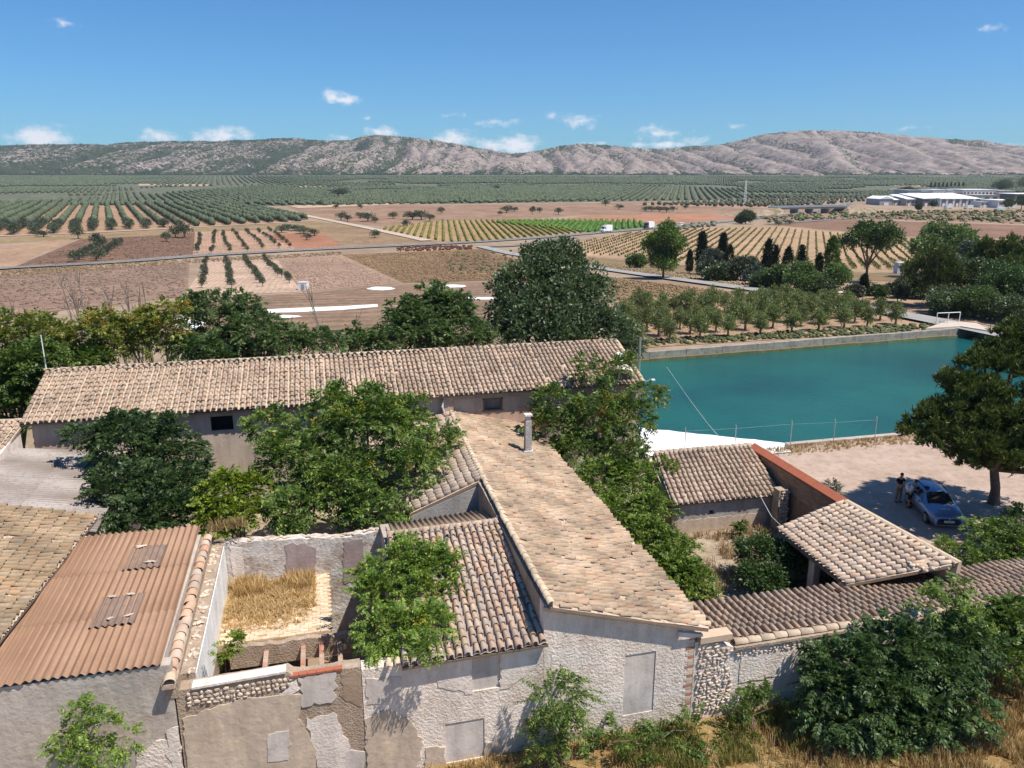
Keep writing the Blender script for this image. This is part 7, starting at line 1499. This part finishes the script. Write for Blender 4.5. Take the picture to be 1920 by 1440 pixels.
# ------------------------------------------------------------------ the parked car
def car():
    Fp = at_z(1769, 990, .12); Rp = at_z(1736, 910, 1.42); d = (Fp-Rp); d.z = 0; d.normalize(); c = Fp-d*2.12+Vector((.25, 0, 0)); c.z = .012
    root = empty('parked_car', c, 'silver-blue estate hatchback parked in the shade of the pine', 'car'); m = Matrix.Translation(c) @ Matrix.Rotation(math.atan2(d.y, d.x), 4, 'Z')
    paint_m = mat('silver_blue_paint', (.20, .29, .44), .28, metal=.5, spec=.6); black = mat('black_trim', (.02, .02, .022), .5); lamp_m = mat('headlamp_glass', (.30, .32, .34), .12, spec=.8)
    xs = [2.13, 2.08, 1.9, 1.6, 1.25, .95, .6, .2, -.3, -.9, -1.4, -1.75, -2.0, -2.12, -2.15]
    top = [.62, .70, .80, .88, .95, 1.0, 1.22, 1.43, 1.49, 1.48, 1.44, 1.30, 1.05, .90, .75]
    belt = [.56, .62, .70, .78, .85, .90, .92, .93, .94, .96, .98, .98, .96, .85, .7]
    hw = [.62, .72, .82, .87, .89, .9, .9, .9, .9, .9, .89, .87, .82, .76, .68]
    rh = [.50, .58, .66, .70, .72, .72, .66, .60, .58, .57, .56, .58, .62, .62, .58]
    NP = 8
    def sec(x):
        f = lambda a: float(np.interp(-x, [-q for q in xs], a)); t, b, h, r = f(top), f(belt), f(hw), f(rh); cab = max(0., min(1, (t-b-.12)/.3)); sh = t-.04-.05*cab
        return [(0, .22), (h*.85, .22), (h*.985, .34), (h, .55), (h*.97, b-.03), (h*(.94) if cab > 0 else h*.93, b), (r, max(b+.01, sh)), (r*.55, t-.008), (0, t)]
    def S(x, k, s, o=0.0):
        p = sec(x); i = min(int(k), len(p)-2); a = k-i; y = p[i][0]+(p[i+1][0]-p[i][0])*a; z = p[i][1]+(p[i+1][1]-p[i][1])*a; n = Vector((0, p[i+1][1]-p[i][1], -(p[i+1][0]-p[i][0])))
        n = n.normalized() if n.length > 1e-6 else Vector((0, 0, 1)); return m @ Vector((x, s*(y+n.y*o), z+n.z*o))
    xx = []
    for a, b in zip(xs, xs[1:]): xx += [a, (a+b)/2]
    xx.append(xs[-1]); V = []; F = []; K = 9
    for x in xx:
        p = sec(x); V += [m @ Vector((x, y, z)) for y, z in p]+[m @ Vector((x, -y, z)) for y, z in p[-2:0:-1]]
    n = 2*K-2
    for i in range(len(xx)-1):
        for k in range(n): F.append((i*n+k, i*n+(k+1) % n, (i+1)*n+(k+1) % n, (i+1)*n+k))
    F.append(tuple(range(n))); F.append(tuple((len(xx)-1)*n+k for k in range(n))[::-1])
    M('body', V, F, paint_m, root, True)
    def panel(name, xa, xb, ka, kb, mm, both=True, nx=5, nk=4, o=.012, parent=None, xs2=None):
        for s in ((-1, 1) if both else (1,)):
            Vp = []; Fp_ = []
            for i in range(nx+1):
                for j in range(nk+1):
                    k = ka+(kb-ka)*j/nk; t = i/nx; x = xa+(xb-xa)*t
                    if xs2: x = (xa+(xb-xa)*t)+(xs2[0]+(xs2[1]-xs2[0])*t-(xa+(xb-xa)*t))*(j/nk)
                    Vp.append(S(x, k, s, o))
            for i in range(nx):
                for j in range(nk): q = i*(nk+1)+j; Fp_.append((q, q+1, q+nk+2, q+nk+1))
            ob = M(name, Vp, Fp_, mm, parent or root, True)
        return ob
    panel('side_window', .55, -.35, 5.12, 5.9, glass_m, xs2=(.18, -.35)); panel('side_window', -.42, -1.2, 5.12, 5.9, glass_m, xs2=(-.42, -1.15)); panel('side_window', -1.27, -1.72, 5.12, 5.85, glass_m, xs2=(-1.22, -1.5))
    # windscreen and rear window as full-width panes
    def pane(name, xa, xb, mm, kmin=6.05):
        Vp = []; Fp_ = []; J = 9
        for i in range(6):
            x = xa+(xb-xa)*i/5
            for j in range(J): t = j/(J-1)*2-1; k = 8-abs(t)*(8-kmin); Vp.append(S(x, min(k, 7.999), 1 if t >= 0 else -1, .012))
        for i in range(5):
            for j in range(J-1): q = i*J+j; Fp_.append((q, q+1, q+J+1, q+J))
        return M(name, Vp, Fp_, mm, root, True)
    pane('windscreen', .92, .24, glass_m); pane('rear_window', -1.55, -1.95, glass_m)
    panel('headlight', 2.02, 1.62, 4.0, 5.6, lamp_m, nx=4, nk=3)
    gx = lambda nm, cx, cy, cz, sx, sy, sz, mm, par=None: MB().box(None, (sx, sy, sz), M4=m @ Matrix.Translation((cx, cy, cz))).build(nm, mm, par or root)
    gx('grille', 2.115, 0, .36, .06, 1.0, .16, black); gx('upper_grille', 2.10, 0, .56, .05, .8, .05, black)
    pl = gx('number_plate', 2.155, 0, .47, .02, .52, .11, white_p)
    for k in range(7): gx('plate_mark', 2.168, -.19+k*.063, .47, .004, .03, .06, black, pl)
    e = MB(); e.add([m @ Vector(v) for v in [(2.14, 0, .71), (2.15, .055, .62), (2.15, 0, .53), (2.15, -.055, .62), (2.12, 0, .62)]], [(0, 1, 2, 3), (0, 3, 4), (0, 4, 1), (1, 4, 2), (2, 4, 3)]).build('emblem', rim_m, root)
    gx('bumper_strip', 2.09, 0, .25, .1, 1.45, .05, paint_m)
    for k, (w, x) in enumerate(((.5, 1.52), (.62, 1.42))):                # the two short white lines on the bonnet
        for j in range(6): p = sec(x+.0); gx('bonnet_marking', x, -w/2+w*(j+.5)/6, sec(x)[8][1]+.004, .045, w/6*.78, .006, white_p)
    for s in (-1, 1):
        mi = gx('mirror', .62, s*1.0, .98, .14, .2, .13, paint_m); gx('mirror_glass', .545, s*1.0, .98, .012, .16, .10, glass_m, mi)
        rl = MB().tube([m @ Vector((.05, s*.55, 1.50)), m @ Vector((-.4, s*.55, 1.545)), m @ Vector((-1.1, s*.54, 1.53)), m @ Vector((-1.5, s*.54, 1.45))], .022, 6).build('roof_rail', black, root)
        for x in (.42, -.62): gx('door_handle', x-.55, s*.905, .82, .16, .03, .03, black)
        for x in (1.32, -1.30):
            w = MB().tube([m @ Vector((x, s*.70, .32)), m @ Vector((x, s*.915, .32))], .32, 20).build('wheel', tyre_m, root); MB().tube([m @ Vector((x, s*.905, .32)), m @ Vector((x, s*.925, .32))], .215, 14).build('rim', rim_m, w)
        gx('fog_lamp', 2.08, s*.62, .34, .05, .16, .09, lamp_m)
        gx('tail_light', -2.06, s*.70, .82, .1, .2, .22, mat('tail_red', (.30, .02, .02), .3) if s < 0 else MATS['tail_red'])
    MB().tube([m @ Vector((-.2, 0, 1.49)), m @ Vector((-.42, 0, 1.95))], .008, 4).build('aerial', black, root); gx('roof_box_light', -.1, -.42, 1.53, .18, .2, .1, black)
    gx('wiper', .96, .2, 1.005, .03, .6, .02, black)
    return m
CARM = car()

# ------------------------------------------------------------------ two people
skin_tone = mat('skin', (.42, .26, .19), .6); hair_m = mat('dark_hair', (.02, .016, .013), .7)
def skinned(name, pts, edges, rad, m, parent, sub=1, root_i=0):
    me = bpy.data.meshes.new(name); me.from_pydata([tuple(p) for p in pts], edges, []); me.materials.append(m); o = link(name, me, parent)
    md = o.modifiers.new('skin', 'SKIN'); md.use_smooth_shade = True
    for i, r in enumerate(rad):
        d = me.skin_vertices[0].data[i]; d.radius = (r, r) if not isinstance(r, tuple) else r; d.use_root = (i == root_i)
    s = o.modifiers.new('sub', 'SUBSURF'); s.levels = sub; s.render_levels = sub; return o
def person(label, base, rz, shirt, legs_m, shorts, arms, lean=0.0, head_tilt=0.0, H=1.76, cap=False):
    """x to the figure's right... y forward; arms: two (elbow, wrist) pairs"""
    r = empty('person', base, label, 'person'); r.rotation_euler.z = rz; k = H/1.76
    def q(x, y, z):
        y2 = y+lean*max(0, z-.95); return (x*k, y2*k, z*k)
    P = [q(0, 0, .97), q(0, .01, 1.12), q(0, .0, 1.30), q(0, 0, 1.44), q(0, .01+head_tilt*.3, 1.53), q(0, .035+head_tilt*.7, 1.62), q(0, .035+head_tilt, 1.70)]
    Rr = [(.15, .11), (.13, .10), (.155, .105), (.11, .08), .055, (.078, .095), (.07, .085)]; E = [(i, i+1) for i in range(6)]
    for s, (el, wr) in zip((-1, 1), arms):
        b = len(P); P += [q(s*.185, 0, 1.42), q(*el), q(*wr)]; Rr += [.062, .046, .034]; E += [(3, b), (b, b+1), (b+1, b+2)]
        w = Vector(q(*wr)); dr = (w-Vector(q(*el))).normalized(); h = len(P); P.append(tuple(w+dr*.07*k)); Rr.append((.042, .02)); E.append((b+2, h)); sd = dr.cross(Vector((0, 0, 1))); sd = sd.normalized() if sd.length > .1 else Vector((1, 0, 0))
        for f in range(4):
            ln = (.065, .078, .072, .055)[f]; a = w+dr*.085*k+sd*(f-1.5)*.020; c1 = a+dr*ln*.55+Vector((0, 0, -.008)); c2 = c1+dr*ln*.4+Vector((0, 0, -.022)); n0 = len(P); P += [tuple(a), tuple(c1), tuple(c2)]; Rr += [.0095, .009, .008]; E += [(h, n0), (n0, n0+1), (n0+1, n0+2)]
        t0 = w+dr*.03*k+sd*.035; n0 = len(P); P += [tuple(t0), tuple(t0+dr*.045+sd*.012)]; Rr += [.011, .0095]; E += [(b+2, n0), (n0, n0+1)]
    for s in (-1, 1):
        b = len(P); P += [q(s*.095, 0, .90), q(s*.115, .03, .50), q(s*.12, -.01, .09), q(s*.135, .13, .04)]; Rr += [.088, .058, .042, (.045, .03)]; E += [(0, b), (b, b+1), (b+1, b+2), (b+2, b+3)]
    skinned('body', P, E, Rr, skin_tone, r)
    # clothes: a size larger than the body under them
    T_ = [q(0, 0, .95), q(0, .01, 1.12), q(0, 0, 1.30), q(0, 0, 1.445)]; TR = [(.172, .128), (.155, .122), (.178, .125), (.10, .08)]; TE = [(0, 1), (1, 2), (2, 3)]
    for s, (el, wr) in zip((-1, 1), arms):
        b = len(T_); e = Vector(q(*el)); sh = Vector(q(s*.19, 0, 1.42)); T_ += [tuple(sh), tuple(sh.lerp(e, .72))]; TR += [.078, .066]; TE += [(2, b), (b, b+1)]
    skinned('shirt', T_, TE, TR, shirt, r)
    L_ = [q(0, 0, 1.0), q(0, 0, .93)]; LR = [(.165, .122), (.165, .125)]; LE = [(0, 1)]
    for s in (-1, 1):
        b = len(L_); pts = [q(s*.098, 0, .84), q(s*.115, .03, .50)]+([] if shorts else [q(s*.12, -.005, .13)]); rr = [.105, .078]+([] if shorts else [.062]); L_ += pts; LR += rr; LE += [(1, b)]+[(b+i, b+i+1) for i in range(len(pts)-1)]
    skinned('shorts' if shorts else 'trousers', L_, LE, LR, legs_m, r)
    hd = Vector(q(0, .035+head_tilt, 1.69)); bm = bmesh.new(); bmesh.ops.create_uvsphere(bm, u_segments=14, v_segments=9, radius=.098*k)
    for v in bm.verts:
        v.co.y *= 1.12
        if v.co.z < -.005 and v.co.y > -.02: v.co.z *= .1; v.co *= .8
    bmesh.ops.translate(bm, verts=bm.verts, vec=hd+Vector((0, -.018, .012))); me = bpy.data.meshes.new('hair'); bm.to_mesh(me); bm.free(); me.materials.append(hair_m); o = link('hair', me, r); me.polygons.foreach_set('use_smooth', [True]*len(me.polygons))
    if cap: MB_cap = MB().tube([hd+Vector((0, .06, .035)), hd+Vector((0, .17, .02))], [.07, .06], 10); me = bpy.data.meshes.new('cap_peak'); me.from_pydata([tuple(Vector((v.x, v.y, hd.z+.03+(v.z-hd.z-.03)*.15))) for v in MB_cap.v], [], MB_cap.f); me.materials.append(hair_m); link('cap_peak', me, r)
    for nm, pts, rad, mm in (('nose', [(0, .125+head_tilt, 1.645), (0, .15+head_tilt, 1.625)], [.012, .017], skin_tone), ('mouth', [(-.025, .125+head_tilt, 1.585), (.025, .125+head_tilt, 1.585)], [.007, .007], mat('lips', (.35, .16, .13), .6) if 'lips' not in MATS else MATS['lips']), ('eye', [(-.033, .118+head_tilt, 1.665), (-.033, .130+head_tilt, 1.665)], [.012, .009], white_p), ('eye', [(.033, .118+head_tilt, 1.665), (.033, .130+head_tilt, 1.665)], [.012, .009], white_p), ('ear', [(-.085, .03+head_tilt, 1.64), (-.10, .02+head_tilt, 1.65)], [.022, .014], skin_tone), ('ear', [(.085, .03+head_tilt, 1.64), (.10, .02+head_tilt, 1.65)], [.022, .014], skin_tone)):
        t = MB().tube([q(*p) for p in pts], rad, 7); me = bpy.data.meshes.new(nm); me.from_pydata([tuple(v) for v in t.v], [], t.f); me.materials.append(mm); link(nm, me, r)
    for s in (-1, 1):
        t = MB().tube([q(s*.12, -.06, .045), q(s*.128, .05, .05), q(s*.138, .17, .035)], [.042, .05, .035], 8); me = bpy.data.meshes.new('shoe'); me.from_pydata([tuple(v) for v in t.v], [], t.f); me.materials.append(hair_m); link('shoe', me, r)
    return r
b1 = at_z(1683, 941, .012); b2 = at_z(1703, 951, .012)
p1 = person('person in black shirt and khaki trousers looking down at their hands beside the car', b1, R(-170), mat('black_cotton', (.012, .012, .014), .9), mat('khaki_cotton', (.20, .155, .10), .9), False, [((-.27, .08, 1.17), (-.06, .26, 1.10)), ((.27, .08, 1.17), (.07, .27, 1.11))], 0.0, .05, 1.80)
cd = (CARM.to_3x3() @ Vector((0, 1, 0))); dirv = Vector((CARM.translation.x, CARM.translation.y, 0))-Vector((b2.x, b2.y, 0))
p2 = person('person in white shirt and dark shorts leaning towards the car window', b2, math.atan2(dirv.y, dirv.x)-math.pi/2, mat('white_cotton', (.66, .65, .68), .9), mat('dark_cotton', (.02, .02, .025), .9), True, [((-.22, .20, 1.28), (-.10, .42, 1.22)), ((.24, .18, 1.26), (.12, .42, 1.22))], .22, .06, 1.70, cap=True)
tb = MB().box((0, 0, 0), (.16, .012, .10)); me = bpy.data.meshes.new('phone'); me.from_pydata([tuple(v) for v in tb.v], [], tb.f); me.materials.append(dark_m)
o = link('handheld_device', me); o.matrix_world = Matrix.Translation(b1) @ Matrix.Rotation(R(-170), 4, 'Z') @ Matrix.Translation((0, .335, 1.14)) @ Matrix.Rotation(R(-35), 4, 'X'); tag(o, 'small dark device held by the person in black', 'device')

# ------------------------------------------------------------------ air
def haze():
    m = bpy.data.materials.new('air'); m.use_nodes = True; nt = m.node_tree; nt.nodes.clear(); o = nt.nodes.new('ShaderNodeOutputMaterial'); v = nt.nodes.new('ShaderNodeVolumePrincipled')
    v.inputs['Color'].default_value = (.78, .87, 1, 1); v.inputs['Density'].default_value = HAZE; v.inputs['Anisotropy'].default_value = .2; nt.links.new(v.outputs[0], o.inputs['Volume'])
    b = MB().hexa([(-4200, -80, -9), (4200, -80, -9), (4200, 4600, -9), (-4200, 4600, -9), (-4200, -80, 330), (4200, -80, 330), (4200, 4600, 330), (-4200, 4600, 330)]).build('haze', m); tag(b, 'thin summer haze over the plain and mountains', 'haze', kind='stuff')
HAZE = 0.00007
haze()
